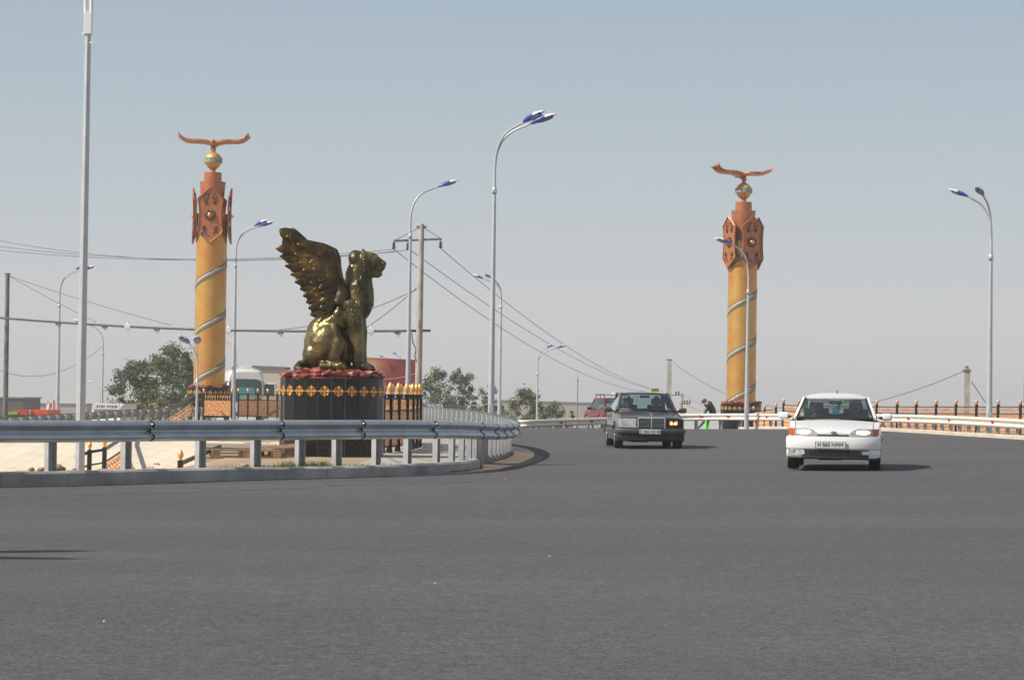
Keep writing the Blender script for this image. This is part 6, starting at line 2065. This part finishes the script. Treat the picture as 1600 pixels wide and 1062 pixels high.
fm.prism([(-0.352, 0.515), (-0.322, 0.515), (-0.318, 0.755), (-0.345, 0.755)], fr - 0.057, fr, 'y'); fm.prism([(0.322, 0.515), (0.352, 0.515), (0.345, 0.755), (0.318, 0.755)], fr - 0.057, fr, 'y')
fm.box((-0.010, fr - 0.057, 0.515), (0.010, fr, 0.755)); fm.build('grille_frame', M['chrome'], gl_)
fm = MB()
for i in range(7):
    z = 0.535 + i * 0.031; fm.box((-0.318, fr - 0.048, z), (-0.010, fr - 0.036, z + 0.009)); fm.box((0.010, fr - 0.048, z), (0.318, fr - 0.036, z + 0.009))
fm.build('grille_bars', M['rim'], gl_)
st_ = MB(); st_.tube([(0.035 * math.cos(i * PI / 8), fr + 0.03, 0.86 + 0.035 * math.sin(i * PI / 8)) for i in range(16)], 0.005, 5, closed=True)
for a in (90, 210, 330): st_.beam((0, fr + 0.03, 0.86), (0.035 * math.cos(R(a)), fr + 0.03, 0.86 + 0.035 * math.sin(R(a))), 0.006)
st_.cyl((0, fr + 0.03, 0.80), (0, fr + 0.03, 0.826), 0.006, n=6); st_.build('hood_ornament', M['chrome'], tx)
for s in (-1, 1):
    hs = patch('headlight', s * 0.375, s * 0.715, 0.53, 0.752, 0.022, M['headglass'] if s < 0 else M['plastic'])
    if s > 0:
        patch('lit_reflector', 0.46, 0.66, 0.60, 0.70, 0.027, M['headlitwarm'], hs)
        for x in (0.50, 0.60):
            b = MB(); b.smooth = True; b.ell((x, ysh(x, fr) - 0.028, 0.635), (0.036, 0.012, 0.032), 16, 8); b.build('bulb', M['headlit'], hs)
        b = MB(); b.prism([(0.515, 0.712), (0.60, 0.712), (0.558, 0.645)], ysh(0.56, fr) - 0.036, ysh(0.56, fr) - 0.028, 'y'); b.build('shade', M['plastic'], hs)
    patch('indicator', s * 0.72, s * 0.815, 0.535, 0.745, 0.02, M['headglass'] if s < 0 else M['plastic'])
pz_ = MB(); pz_.cbox((-0.03, fr - 0.10, 0.432), (0.53, 0.012, 0.112), 0.004); plate = pz_.build('number_plate', M['plate'], tx)
text_obj('plate_text', '662 XA 08', 0.098, M['ink'], plate, (0.02, fr - 0.108, 0.430), sx=0.95)
b = MB(); b.box((-0.285, fr - 0.109, 0.387), (-0.235, fr - 0.105, 0.477)); b.build('plate_strip', M['bluelight'], plate)
# roof sign
sg = empty('x'); bpy.data.objects.remove(sg)
b = MB(); b.prism([(-0.13, 0), (0.13, 0), (0.10, 0.12), (-0.10, 0.12)], -0.06, 0.06, 'y')
M['taxiyellow'] = mat('taxi_sign_yellow', (0.62, 0.56, 0.30), 0.5)
sgn = b.build('roof_sign', M['taxiyellow'], tx); sgn.location = (0.28, -0.05, 1.405)
b = MB()
for i in range(5):
    for j in range(2):
        x = -0.085 + i * 0.036 + (0.018 if j else 0); z = 0.04 + j * 0.032
        b.prism([(x, z), (x + 0.018, z), (x + 0.024, z + 0.03), (x + 0.006, z + 0.03)], -0.063, -0.060, 'y')
b.build('chequers', M['ink'], sgn)
b = MB(); b.box((-0.15, -0.07, -0.015), (0.15, 0.07, 0.0)); b.build('sign_base', M['plate'], sgn)
tc_ = P(1004.5, 700, 63.5 + 2.37)
tx.location = (tc_.x, 66.0, gz(tc_.x, 63.7) + 0.0); tx.rotation_euler = (0, 0, R(2.0))
d3 = seated('driver in dark clothes at the wheel of the taxi', 0, 0, 0, M['navy'], M['skindark']); inside(d3, tx, (0.36, 0.16, 0.49))
d4 = seated('front passenger with a pale shirt in the taxi', 0, 0, 0, M['shirt'], M['skindark'], arms=0); inside(d4, tx, (-0.36, 0.18, 0.46))

# ---- red off-roader --------------------------------------------------------------
L = 3.72
spec = dict(L=L, W=1.66, H=1.62, zb=0.36, wheels=(-1.15, 1.05), Rw=0.345, curve=0.06, paint=M['carred'], crown=0.02, driver=-1,
    stations=[(-L / 2, 0.95, 0.90, 0.86), (-1.5, 0.98, 0.95, 0.90), (-0.75, 1.0, 1.0, 0.94), (-0.4, 1.0, 1.01, 0.97), (1.0, 1.0, 1.01, 0.97), (1.7, 0.98, 1.01, 0.96), (L / 2, 0.95, 0.98, 0.92)],
    cabin=(-0.74, 1.62), gh=dict(wb=(-0.75, 1.0, 0.74), wt=(-0.35, 1.50, 0.64), rt=(1.35, 1.50, 0.62), rb=(1.72, 1.0, 0.70)), roofc=0.03, roofl=0.02, mirror=M['plastic'], tyre=M['tiredusty'], rim=M['rimwhite'], rs=0.9)
nv, patch, bumper, ysh, itp, side_, fr = make_car('red_off_roader', 'red boxy off-roader with roof rack driving away behind the taxi', spec)
bumper('rear_bumper', 0.42, 0.52, 0.07, M['rimwhite'], 0.2, True)
bumper('front_bumper', 0.42, 0.52, 0.07, M['rimwhite'], 0.2)
for s in (-1, 1):
    b = MB(); b.box((s * 0.60, L / 2 - 0.02, 0.62), (s * 0.74, L / 2 + 0.03, 0.86)); b.build('tail_light', M['amber'] if s < 0 else M['red'], nv)
b = MB()
for y in (-0.25, 0.15, 0.55, 0.95, 1.3): b.beam((-0.62, y, 1.68), (0.62, y, 1.68), 0.03)
for s in (-1, 1):
    b.beam((s * 0.62, -0.28, 1.68), (s * 0.62, 1.33, 1.68), 0.035); b.beam((s * 0.62, -0.28, 1.72), (s * 0.62, 1.33, 1.72), 0.02)
    for y in (-0.2, 0.5, 1.2): b.beam((s * 0.60, y, 1.51), (s * 0.62, y, 1.68), 0.03)
b.build('roof_rack', M['plastic'], nv)
b = MB(); b.cbox((-0.1, 1.0, 1.745), (0.45, 0.35, 0.09), 0.02); b.build('rack_load', M['white'], nv)
nc = P(951.5, 664, 115)
nv.location = (nc.x, 114.8, gz(nc.x, 113.5) - 0.02); nv.rotation_euler = (0, 0, R(180 + 14)); nv.scale = (0.92,) * 3

# ---- coach and minibus beyond the column ------------------------------------------
def coach():
    c0 = P(383, 640, 172)
    root = empty('white_coach', (c0.x, 172, -0.75), R(8), 'white coach with teal-tinted windscreen behind the gold fence', 'bus')
    W_ = 1.25; H = 3.55; Lg = 9.0
    b = MB(); b.smooth = True
    prof = [(-W_, 0.35), (-W_ * 1.0, 1.2), (-W_ * 0.99, 2.4), (-W_ * 0.95, 3.1), (-W_ * 0.84, 3.42), (-W_ * 0.6, 3.53), (0, 3.57)]
    prof = prof + [(-x, z) for x, z in reversed(prof[:-1])]
    rows = []
    for y, s, dz in ((0.0, 0.90, -0.22), (0.12, 0.96, -0.08), (0.4, 0.99, -0.02), (0.9, 1.0, 0), (Lg, 1, 0), (Lg + 0.1, 0.95, -0.05)):
        rows.append([(x * s, y - (0.0), z + dz * max(0, (z - 2.2)) / 1.3) for x, z in prof])
    k_ = len(prof); vs = [v for r in rows for v in r]
    fs = [(i * k_ + j, i * k_ + j + 1, (i + 1) * k_ + j + 1, (i + 1) * k_ + j) for i in range(len(rows) - 1) for j in range(k_ - 1)]
    fs += [tuple(range(k_))[::-1], tuple((len(rows) - 1) * k_ + j for j in range(k_))]
    fs += [(i * k_, (i + 1) * k_, (i + 1) * k_ + k_ - 1, i * k_ + k_ - 1) for i in range(len(rows) - 1)]
    b.add(vs, fs); sharp(b.build('body', M['buswhite'], root), 35)
    b = MB(); b.prism([(-1.08, 1.35), (1.08, 1.35), (1.08, 2.55), (0.98, 2.78), (0.7, 2.86), (-0.7, 2.86), (-0.98, 2.78), (-1.08, 2.55)], -0.03, 0.05, 'y'); b.build('windscreen', M['glassdark'], root)
    b = MB(); b.prism([(-0.55, 1.45), (0.62, 1.45), (0.6, 2.3), (-0.5, 2.3)], -0.034, -0.03, 'y'); b.build('dash_board', M['teal'], root)
    for s in (-1, 1):
        for i in range(6):
            b = MB(); b.box((s * 1.235, 0.9 + i * 1.32, 1.7), (s * 1.262, 2.12 + i * 1.32, 2.7)); b.build('side_window', M['glassdark'], root)
        for yy in (1.8, 7.0):
            b = MB(); b.smooth = True; b.tube([(s * 1.02, yy, 0.48), (s * 1.22, yy, 0.48)], 0.48, 20); b.build('wheel', M['tire'], root)
        b = MB(); b.cbox((s * 0.92, -0.02, 0.85), (0.35, 0.06, 0.2), 0.02); b.build('headlight', M['headglass'], root)
        b = MB(); b.cbox((s * 1.42, -0.15, 2.35), (0.16, 0.12, 0.42), 0.04); b.beam((s * 1.15, 0.0, 2.7), (s * 1.42, -0.15, 2.5), 0.04); b.build('mirror', M['plastic'], root)
    b = MB(); b.box((-1.15, -0.035, 0.36), (1.15, 0.02, 0.62)); b.build('bumper', M['busblue'], root)
    b = MB(); b.cbox((0, 1.6, 3.62), (0.7, 0.8, 0.16), 0.04); b.build('roof_hatch', M['buswhite'], root)
    return root
coach()
mb0 = P(158, 640, 152)
mini = empty('white_minibus', (mb0.x, 152, -2.25), R(-4), 'white minibus with a blue lettered roof board beyond the rail posts', 'minibus')
b = MB(); b.smooth = True
rows = []
for y, prof in ((0.0, [(-0.80, 0.3), (-0.86, 0.95), (0.86, 0.95), (0.80, 0.3)]), (0.7, [(-0.90, 0.3), (-0.9, 1.3), (0.9, 1.3), (0.9, 0.3)]), (1.5, [(-0.92, 0.3), (-0.84, 2.45), (0.84, 2.45), (0.92, 0.3)]), (2.2, [(-0.93, 0.3), (-0.86, 2.62), (0.86, 2.62), (0.93, 0.3)]), (5.6, [(-0.93, 0.3), (-0.86, 2.6), (0.86, 2.6), (0.93, 0.3)])):
    rows.append([(x, y, z) for x, z in prof])
vs = [v for r in rows for v in r]; fs = [(i * 4 + j, i * 4 + (j + 1) % 4, (i + 1) * 4 + (j + 1) % 4, (i + 1) * 4 + j) for i in range(len(rows) - 1) for j in range(4)] + [(3, 2, 1, 0), (16, 17, 18, 19)]
b.add(vs, fs); sharp(b.build('body', M['buswhite'], mini), 30)
b = MB(); b.prism([(-0.84, 2.28), (0.84, 2.28), (0.80, 2.60), (-0.80, 2.60)], 1.18, 1.34, 'y'); sb_ = b.build('roof_board', M['buswhite'], mini)
b = MB(); rb2 = random.Random(3)
for i in range(14):     # the lettering is too small to read: blue strokes of its size
    if i == 6: continue
    x = -0.55 + i * 0.09
    b.box((x, 1.170, 2.37), (x + 0.02, 1.178, 2.50)); b.box((x + 0.02, 1.170, rb2.choice((2.37, 2.43, 2.48))), (x + 0.062, 1.178, 2.50))
b.build('board_lettering', M['busblue'], sb_)
b = MB(); b.add([(-0.78, 0.78, 1.34), (0.78, 0.78, 1.34), (0.74, 1.38, 2.22), (-0.74, 1.38, 2.22)], [(0, 1, 2, 3)]); b.build('windscreen', M['glassdark'], mini)
for s in (-1, 1):
    b = MB(); b.cbox((s * 0.62, -0.02, 0.75), (0.28, 0.05, 0.16), 0.02); b.build('headlight', M['headglass'], mini)
    for yy in (1.0, 4.4):
        b = MB(); b.smooth = True; b.tube([(s * 0.72, yy, 0.34), (s * 0.92, yy, 0.34)], 0.34, 20); b.build('wheel', M['tire'], mini)
b = MB(); b.box((-0.93, 0.02, 0.32), (0.93, 0.06, 0.5)); b.build('bumper', M['busblue'], mini)
mini.scale = (1.02,) * 3

# orange lorry with lime cab edge
t0 = P(42, 650, 168)
lor = empty('orange_lorry', (t0.x, 168, -2.7), 0, 'orange tarpaulin lorry with a lime green front beyond the left rail', 'lorry')
s_ = 168 / F
def lx(px): return (px - 42) * s_
def lz(px, py): return zat(px, py, 168) + 2.7
b = MB(); b.prism([(lx(50), 0.9), (lx(74), 0.9), (lx(74), lz(74, 640.5)), (lx(50), lz(50, 640))], 0, 5, 'y'); b.build('cargo_box', M['orange'], lor)
b = MB(); b.prism([(lx(12), 0.9), (lx(45), 0.9), (lx(45), lz(45, 639.5)), (lx(26), lz(26, 640.5)), (lx(12), lz(12, 643))], -0.6, 4, 'y'); b.build('tarpaulin', M['orange'], lor)
b = MB(); b.prism([(lx(12), 0.5), (lx(31), 0.5), (lx(31), lz(31, 643.5)), (lx(16), lz(16, 644))], -0.8, -0.6, 'y'); b.build('cab_front', M['lime'], lor)
b = MB(); b.prism([(lx(45), 0.9), (lx(50), 0.9), (lx(48), lz(48, 640)), (lx(44.5), lz(45, 640))], -0.2, 0.2, 'y'); b.build('white_flap', M['white'], lor)
b = MB(); b.prism([(lx(10), 0.3), (lx(50), 0.3), (lx(50), lz(50, 648)), (lx(30), lz(30, 646.8)), (lx(16), lz(16, 647.5)), (lx(10), lz(10, 650))], -2.0, -0.9, 'y'); b.build('windscreen_hood', M['glassdark'], lor)
for px in (18, 40, 66):
    for yy in (-0.4, 3.3):
        b = MB(); b.smooth = True; b.tube([(lx(px), yy, 0.45), (lx(px), yy + 0.3, 0.45)], 0.45, 16); b.build('wheel', M['tire'], lor)

# ================================================================== PEOPLE AND SMALL THINGS
def worker():
    Yp = 119.5; c = P(1101, 660, Yp); zg = zat(1101, 673.5, Yp)
    root = empty('person', (c.x, Yp, zg), 0, 'worker in a blue cap and dark jacket bending forward behind the guard rail', 'person')
    def limb(mb, pts, n=12):
        for (a, ra), (b_, rb) in zip(pts, pts[1:]):
            mb.tube([Vector(a).lerp(Vector(b_), t / 3) for t in range(4)], [ra + (rb - ra) * t / 3 for t in range(4)], n)
        for a, ra in pts: mb.ell(a, (ra,) * 3, n, 8)
    hip = Vector((0.36, 0, 0.84)); sh = Vector((0.12, 0, 1.24)); hd = Vector((-0.03, 0, 1.40))
    body = MB()
    limb(body, [(hip, 0.135), (hip.lerp(sh, 0.5) + Vector((0.04, 0, 0.03)), 0.14), (sh, 0.15), (sh + Vector((-0.05, 0, 0.07)), 0.07), (hd + Vector((0.04, 0, -0.05)), 0.055)])
    body.ell(hd, (0.095, 0.075, 0.115), 16, 12, Matrix.Rotation(R(-35), 3, 'Y')); body.ell(hd + Vector((-0.07, 0, -0.07)), (0.05, 0.05, 0.05), 10, 8); body.ell(hd + Vector((-0.11, 0, -0.03)), (0.02, 0.014, 0.02), 8, 6)
    for s in (-1, 1):
        e = Vector((0.10 if s < 0 else 0.36, 0.19 * s, 0.98)); hnd = Vector((-0.02 if s < 0 else 0.30, 0.16 * s, 0.82))
        limb(body, [(sh + Vector((0, 0.16 * s, -0.02)), 0.065), (e, 0.05), (hnd, 0.036)], 10)
        body.ell(hnd + Vector((-0.03, 0, -0.05)), (0.03, 0.04, 0.05), 10, 8)
        for f in range(4): limb(body, [(hnd + Vector((-0.04 + 0.0 * f, -0.03 + 0.02 * f, -0.09)), 0.010), (hnd + Vector((-0.055, -0.03 + 0.02 * f, -0.125)), 0.009)], 6)
        limb(body, [(hnd + Vector((-0.05, 0.0, -0.04)), 0.011), (hnd + Vector((-0.085, 0.0, -0.07)), 0.009)], 6)
        kx = 0.18 if s < 0 else 0.16; ft = Vector((-0.38 if s < 0 else 0.12, 0.14 * s, 0.07))
        limb(body, [(hip + Vector((0, 0.09 * s, -0.05)), 0.11), (Vector((kx - (0.2 if s < 0 else 0), 0.12 * s, 0.48)), 0.075), (ft, 0.05)], 12)
        limb(body, [(ft + Vector((0.04, 0, -0.02)), 0.05), (ft + Vector((-0.14, 0, -0.03)), 0.04)], 10)
    o = voxelize(body, 'body', M['navy'], root, 0.02, 2)
    o.data.materials.append(M['skin']); o.data.materials.append(M['greytrouser'])
    for p in o.data.polygons:
        q = p.center
        if q.z > 1.27: p.material_index = 1
        elif q.z < 0.80 and abs(q.y) < 0.24 and not (q.z > 0.66 and abs(q.y) > 0.13): p.material_index = 2
        elif q.z < 0.80: p.material_index = 1
    cp = MB(); cp.smooth = True
    cp.ell(hd + Vector((0.0, 0, 0.035)), (0.115, 0.09, 0.095), 16, 10, Matrix.Rotation(R(-30), 3, 'Y')); cp.ell(hd + Vector((-0.13, 0, 0.0)), (0.07, 0.07, 0.014), 12, 6, Matrix.Rotation(R(-25), 3, 'Y'))
    cp.build('cap', M['bluecap'], root, True)
    jk = MB(); limb(jk, [(sh + Vector((0.08, 0, 0.03)), 0.15), (hip.lerp(sh, 0.45) + Vector((0.08, 0, 0.04)), 0.15), (hip + Vector((0.06, 0, 0.0)), 0.13)]); 
    jo = voxelize(jk, 'jacket', M['olive'], root, 0.02, 1)
    gv = MB(); gv.smooth = True; gv.ell((0.02, -0.15, 0.98), (0.10, 0.05, 0.09), 12, 8); gv.build('bib', M['bluelight'], root, True)
worker()
c = P(1103, 672, 113.2)
cone = empty('traffic_cone', (c.x, 113.2, gz(c.x, 113.2)), 0, 'bright green traffic cone standing before the bending worker', 'traffic cone')
cone.location.z = zat(1103, 673.5, 113.2)
b = MB(); b.smooth = True; b.lathe([(0.125, 0.03), (0.118, 0.05), (0.055, 0.36), (0.028, 0.50), (0.022, 0.51)], 20); sharp(b.build('cone_body', M['cone'], cone), 40)
b = MB(); b.cbox((0, 0, 0.017), (0.34, 0.34, 0.034), 0.01); b.build('cone_base', M['cone'], cone)

# billboard
bY = 188
bc = P(606, 640, bY)
bb = empty('billboard', (bc.x, bY, -0.8), 0, 'red and orange billboard with white rosette emblem behind the lion and gold fence', 'billboard')
def blx(px): return (px - 606) * bY / F
def blz(px, py): return zat(px, py, bY) + 0.8
def billmat():
    m = bpy.data.materials.new('billboard_print'); m.use_nodes = True
    t, bs = m.node_tree, m.node_tree.nodes['Principled BSDF']; bs.inputs['Roughness'].default_value = 0.5
    tc = t.nodes.new('ShaderNodeTexCoord'); mp = t.nodes.new('ShaderNodeMapping'); mp.inputs['Rotation'].default_value = (0, R(28), 0); mp.inputs['Scale'].default_value = (0.30, 1, 0.75)
    t.links.new(tc.outputs['Object'], mp.inputs[0])
    n = t.nodes.new('ShaderNodeTexNoise'); n.inputs['Scale'].default_value = 0.9; n.inputs['Detail'].default_value = 1; t.links.new(mp.outputs[0], n.inputs['Vector'])
    se = t.nodes.new('ShaderNodeSeparateXYZ'); t.links.new(tc.outputs['Object'], se.inputs[0])
    mr = t.nodes.new('ShaderNodeMapRange'); mr.inputs[1].default_value = -2.0; mr.inputs[2].default_value = 2.0; mr.inputs[3].default_value = 0.34; mr.inputs[4].default_value = -0.62; t.links.new(se.outputs[0], mr.inputs[0])
    ad = t.nodes.new('ShaderNodeMath'); t.links.new(n.outputs[0], ad.inputs[0]); t.links.new(mr.outputs[0], ad.inputs[1])
    r = t.nodes.new('ShaderNodeValToRGB'); r.color_ramp.elements[0].position = 0.3; r.color_ramp.elements[0].color = (0.20, 0.025, 0.035, 1); r.color_ramp.elements[1].position = 0.95; r.color_ramp.elements[1].color = (0.50, 0.30, 0.08, 1)
    q = r.color_ramp.elements.new(0.62); q.color = (0.36, 0.08, 0.035, 1)
    t.links.new(ad.outputs[0], r.inputs[0]); t.links.new(r.outputs[0], bs.inputs['Base Color']); return m
M['bill'] = billmat()
b = MB(); b.prism([(blx(558), blz(558, 604)), (blx(651), blz(651, 604)), (blx(650), blz(650, 562)), (blx(558), blz(558, 557.5))], -0.06, 0.06, 'y'); b.build('board', M['bill'], bb)
b = MB()
for px in (575, 635): b.cyl((blx(px), 0.2, 0), (blx(px), 0.2, blz(px, 604) + 0.1), 0.10, n=10)
b.build('board_legs', M['iron'], bb)
rs = MB(); cx, cz = blx(582), blz(582, 572)
for r_, n_, s2 in ((0.40, 22, 0.035), (0.30, 18, 0.026)):
    for i in range(n_): a = 2 * PI * i / n_; rs.cbox((cx + r_ * math.cos(a), -0.07, cz + r_ * math.sin(a)), (s2, 0.02, s2 * 1.4))
rs.tube([(cx + 0.2 * math.cos(i * PI / 8), -0.07, cz + 0.2 * math.sin(i * PI / 8)) for i in range(16)], 0.02, 5, closed=True)
cx2, cz2 = blx(596), blz(596, 584)
for i in range(14): a = 2 * PI * i / 14; rs.cbox((cx2 + 0.16 * math.cos(a), -0.07, cz2 + 0.22 * math.sin(a)), (0.03, 0.02, 0.04))
rs.build('rosette', M['white'], bb)
sw = MB(); sw.tube([(blx(600 + 50 * t / 10), -0.065, blz(600 + 50 * t / 10, 592 - 9 * (t / 10) ** 2)) for t in range(11)], 0.02, 4); sw.build('swoosh', M['shirt'], bb)
for px, py in ((595, 557), (615.5, 552)):
    s1 = MB(); s1.beam((blx(px + 10), 0, blz(px + 10, 560)), (blx(px), -0.35, blz(px, py)), 0.02); s1.cbox((blx(px), -0.4, blz(px, py)), (0.16, 0.14, 0.09)); s1.build('spotlight', M['plastic'], bb)

# buildings
def block(name, label, x0, x1, Y, ytop0, ytop1, m, zb=-6, depth=12, roof=None, wins=0, cat='building'):
    a = P(x0, 640, Y); b_ = P(x1, 640, Y); za = zat(x0, ytop0, Y) - zb; zc = zat(x1, ytop1, Y) - zb
    root = empty(name, ((a.x + b_.x) / 2, Y, zb), 0, label, cat)
    w_ = (b_.x - a.x) / 2
    q = MB(); q.prism([(-w_, 0), (w_, 0), (w_, zc), (-w_, za)], 0, depth, 'y'); q.build('wall', m, root)
    q = MB(); q.prism([(-w_ - 0.15, za), (w_ + 0.15, zc), (w_ + 0.15, zc + 0.18), (-w_ - 0.15, za + 0.18)], -0.15, depth + 0.15, 'y'); q.build('roof', roof or M['roofgrey'], root)
    for i in range(wins):
        x = -w_ + (i + 0.5) * 2 * w_ / wins
        f = MB(); f.box((x - 0.55, -0.04, za * 0.42), (x + 0.55, 0.02, za * 0.42 + 1.1)); fo = f.build('window', M['white'], root)
        f = MB(); f.box((x - 0.47, -0.06, za * 0.42 + 0.08), (x + 0.47, -0.042, za * 0.42 + 1.02)); f.build('pane', M['glassdark'], fo)
    return root
block('warehouse', 'dark brown flat-roofed warehouse at the far left edge of the horizon', -160, 36, 330, 621, 622.5, M['brownwall'], wins=5)
block('warehouse', 'long low taupe warehouse on the horizon left of the antenna mast', 37, 135, 380, 631.5, 632.5, M['pinkwall'], wins=6)
block('warehouse', 'long pinkish wall of a low warehouse behind the bushes in the middle', 752, 936, 420, 625.5, 631, M['pinkwall'], wins=7)
block('beige_hut', 'beige building with dark flat roof between the coach and the lion', 396, 441, 196, 574.5, 576.5, M['beigewall'], zb=-0.8, depth=5, wins=1)
q_ = MB(); 
cols = [('kiosk', 'orange banner kiosk seen through the parapet right of the white hatchback', 1420, 1452, 666, M['orange']), ('kiosk', 'white kiosk with pale roof seen under the right guard rail', 1452, 1484, 675, M['white']), ('kiosk', 'teal kiosk seen under the right guard rail', 1489, 1521, 676, M['teal']),
        ('container', 'white container beside the foot of the right lamp', 1529, 1548, 676, M['buswhite']), ('shed', 'grey blue shed seen through the parapet at the right edge', 1560, 1604, 677, M['steel'])]
for nm, lb_, a, b_, yt, m_ in cols: block(nm, lb_, a, b_, 175, yt, yt, m_, depth=4, roof=M['beigewall'], cat='kiosk')
# flags
for px, m_, tall in ((73, M['white'], 624), (82, M['orange'], 623), (86, M['bluelight'], 634)):
    Yf = 172; c = P(px, 650, Yf); zt = zat(px, tall, Yf)
    lbl = {73: 'leftmost thin flag with a pale cloth near the orange lorry', 82: 'middle thin flag with an orange cloth near the orange lorry', 86: 'blue and white feather banner right of the orange lorry'}[px]
    fl = empty('flag', (c.x, Yf, -2.6), 0, lbl, 'flag', 'flags near the orange lorry')
    b = MB(); b.cyl((0, 0, 0), (0, 0, zt + 2.6), 0.03, n=6); b.build('flagpole', M['white'], fl)
    b = MB(); n_ = 6; vs = []
    for i in range(n_ + 1):
        t = i / n_; z = zt + 2.55 - t * 0.85; xw = (-0.30 * t - 0.03) if px == 86 else 0.10 * (1 + 0.5 * math.sin(t * 5))
        vs += [(0, 0.02 * math.sin(t * 7), z), (xw, 0.05 * math.cos(t * 6), z - 0.05)]
    b.add(vs, [(2 * i, 2 * i + 1, 2 * i + 3, 2 * i + 2) for i in range(n_)]); f = b.build('cloth', m_, fl, fix=False)
    so = f.modifiers.new('thick', 'SOLIDIFY'); so.thickness = 0.01
# thin radio mast
c = P(902, 650, 260); rm = empty('radio_mast', (c.x, 260, -6), 0, 'thin radio mast rising left of the red off-roader', 'mast')
b = MB(); b.cyl((0, 0, 0), (0, 0, zat(902, 594, 260) + 6), 0.07, 0.05, 6); b.cyl((0, 0, zat(902, 594, 260) + 6), (0, 0, zat(902, 578, 260) + 6), 0.02, n=5); b.cbox((0, 0, zat(902, 594, 260) + 6), (0.16, 0.16, 0.25)); b.build('pole', M['iron'], rm)
# litter on the asphalt
for px, py, sz in ((859, 869, 0.012), (680, 911, 0.010), (163, 971, 0.011), (790, 748, 0.012)):
    g_ = G(px, py)
    bm = bmesh.new(); bmesh.ops.create_icosphere(bm, subdivisions=1, radius=1)
    for v in bm.verts: v.co = Vector((v.co.x * sz, v.co.y * sz * 0.7, v.co.z * sz * 0.4)) * random.uniform(0.8, 1.2)
    q = MB(); q.bm(bm); o = q.build('pebble', M['white']); o.location = (g_.x, g_.y, gz(g_.x, g_.y) + sz * 0.3)
    tag(o, {859: 'pale pebble on the asphalt in the middle of the near road', 680: 'tiny white pebble nearest the camera in the middle', 163: 'pale scrap on the asphalt at lower left', 790: 'tiny white pebble near the tip of the sand'}[px], 'pebble', 'pebbles on the asphalt')

# ================================================================== HAZE
hm = bpy.data.materials.new('haze'); hm.use_nodes = True
t = hm.node_tree
for n in list(t.nodes): t.nodes.remove(n)
o_ = t.nodes.new('ShaderNodeOutputMaterial'); pv = t.nodes.new('ShaderNodeVolumePrincipled')
pv.inputs['Color'].default_value = (0.93, 0.93, 0.94, 1); pv.inputs['Density'].default_value = 0.0005; pv.inputs['Anisotropy'].default_value = 0.1
t.links.new(pv.outputs[0], o_.inputs['Volume'])
b = MB(); b.box((-900, -30, -7), (900, 2600, 16)); hz_ = b.build('haze', hm); tag(hz_, kind='stuff')
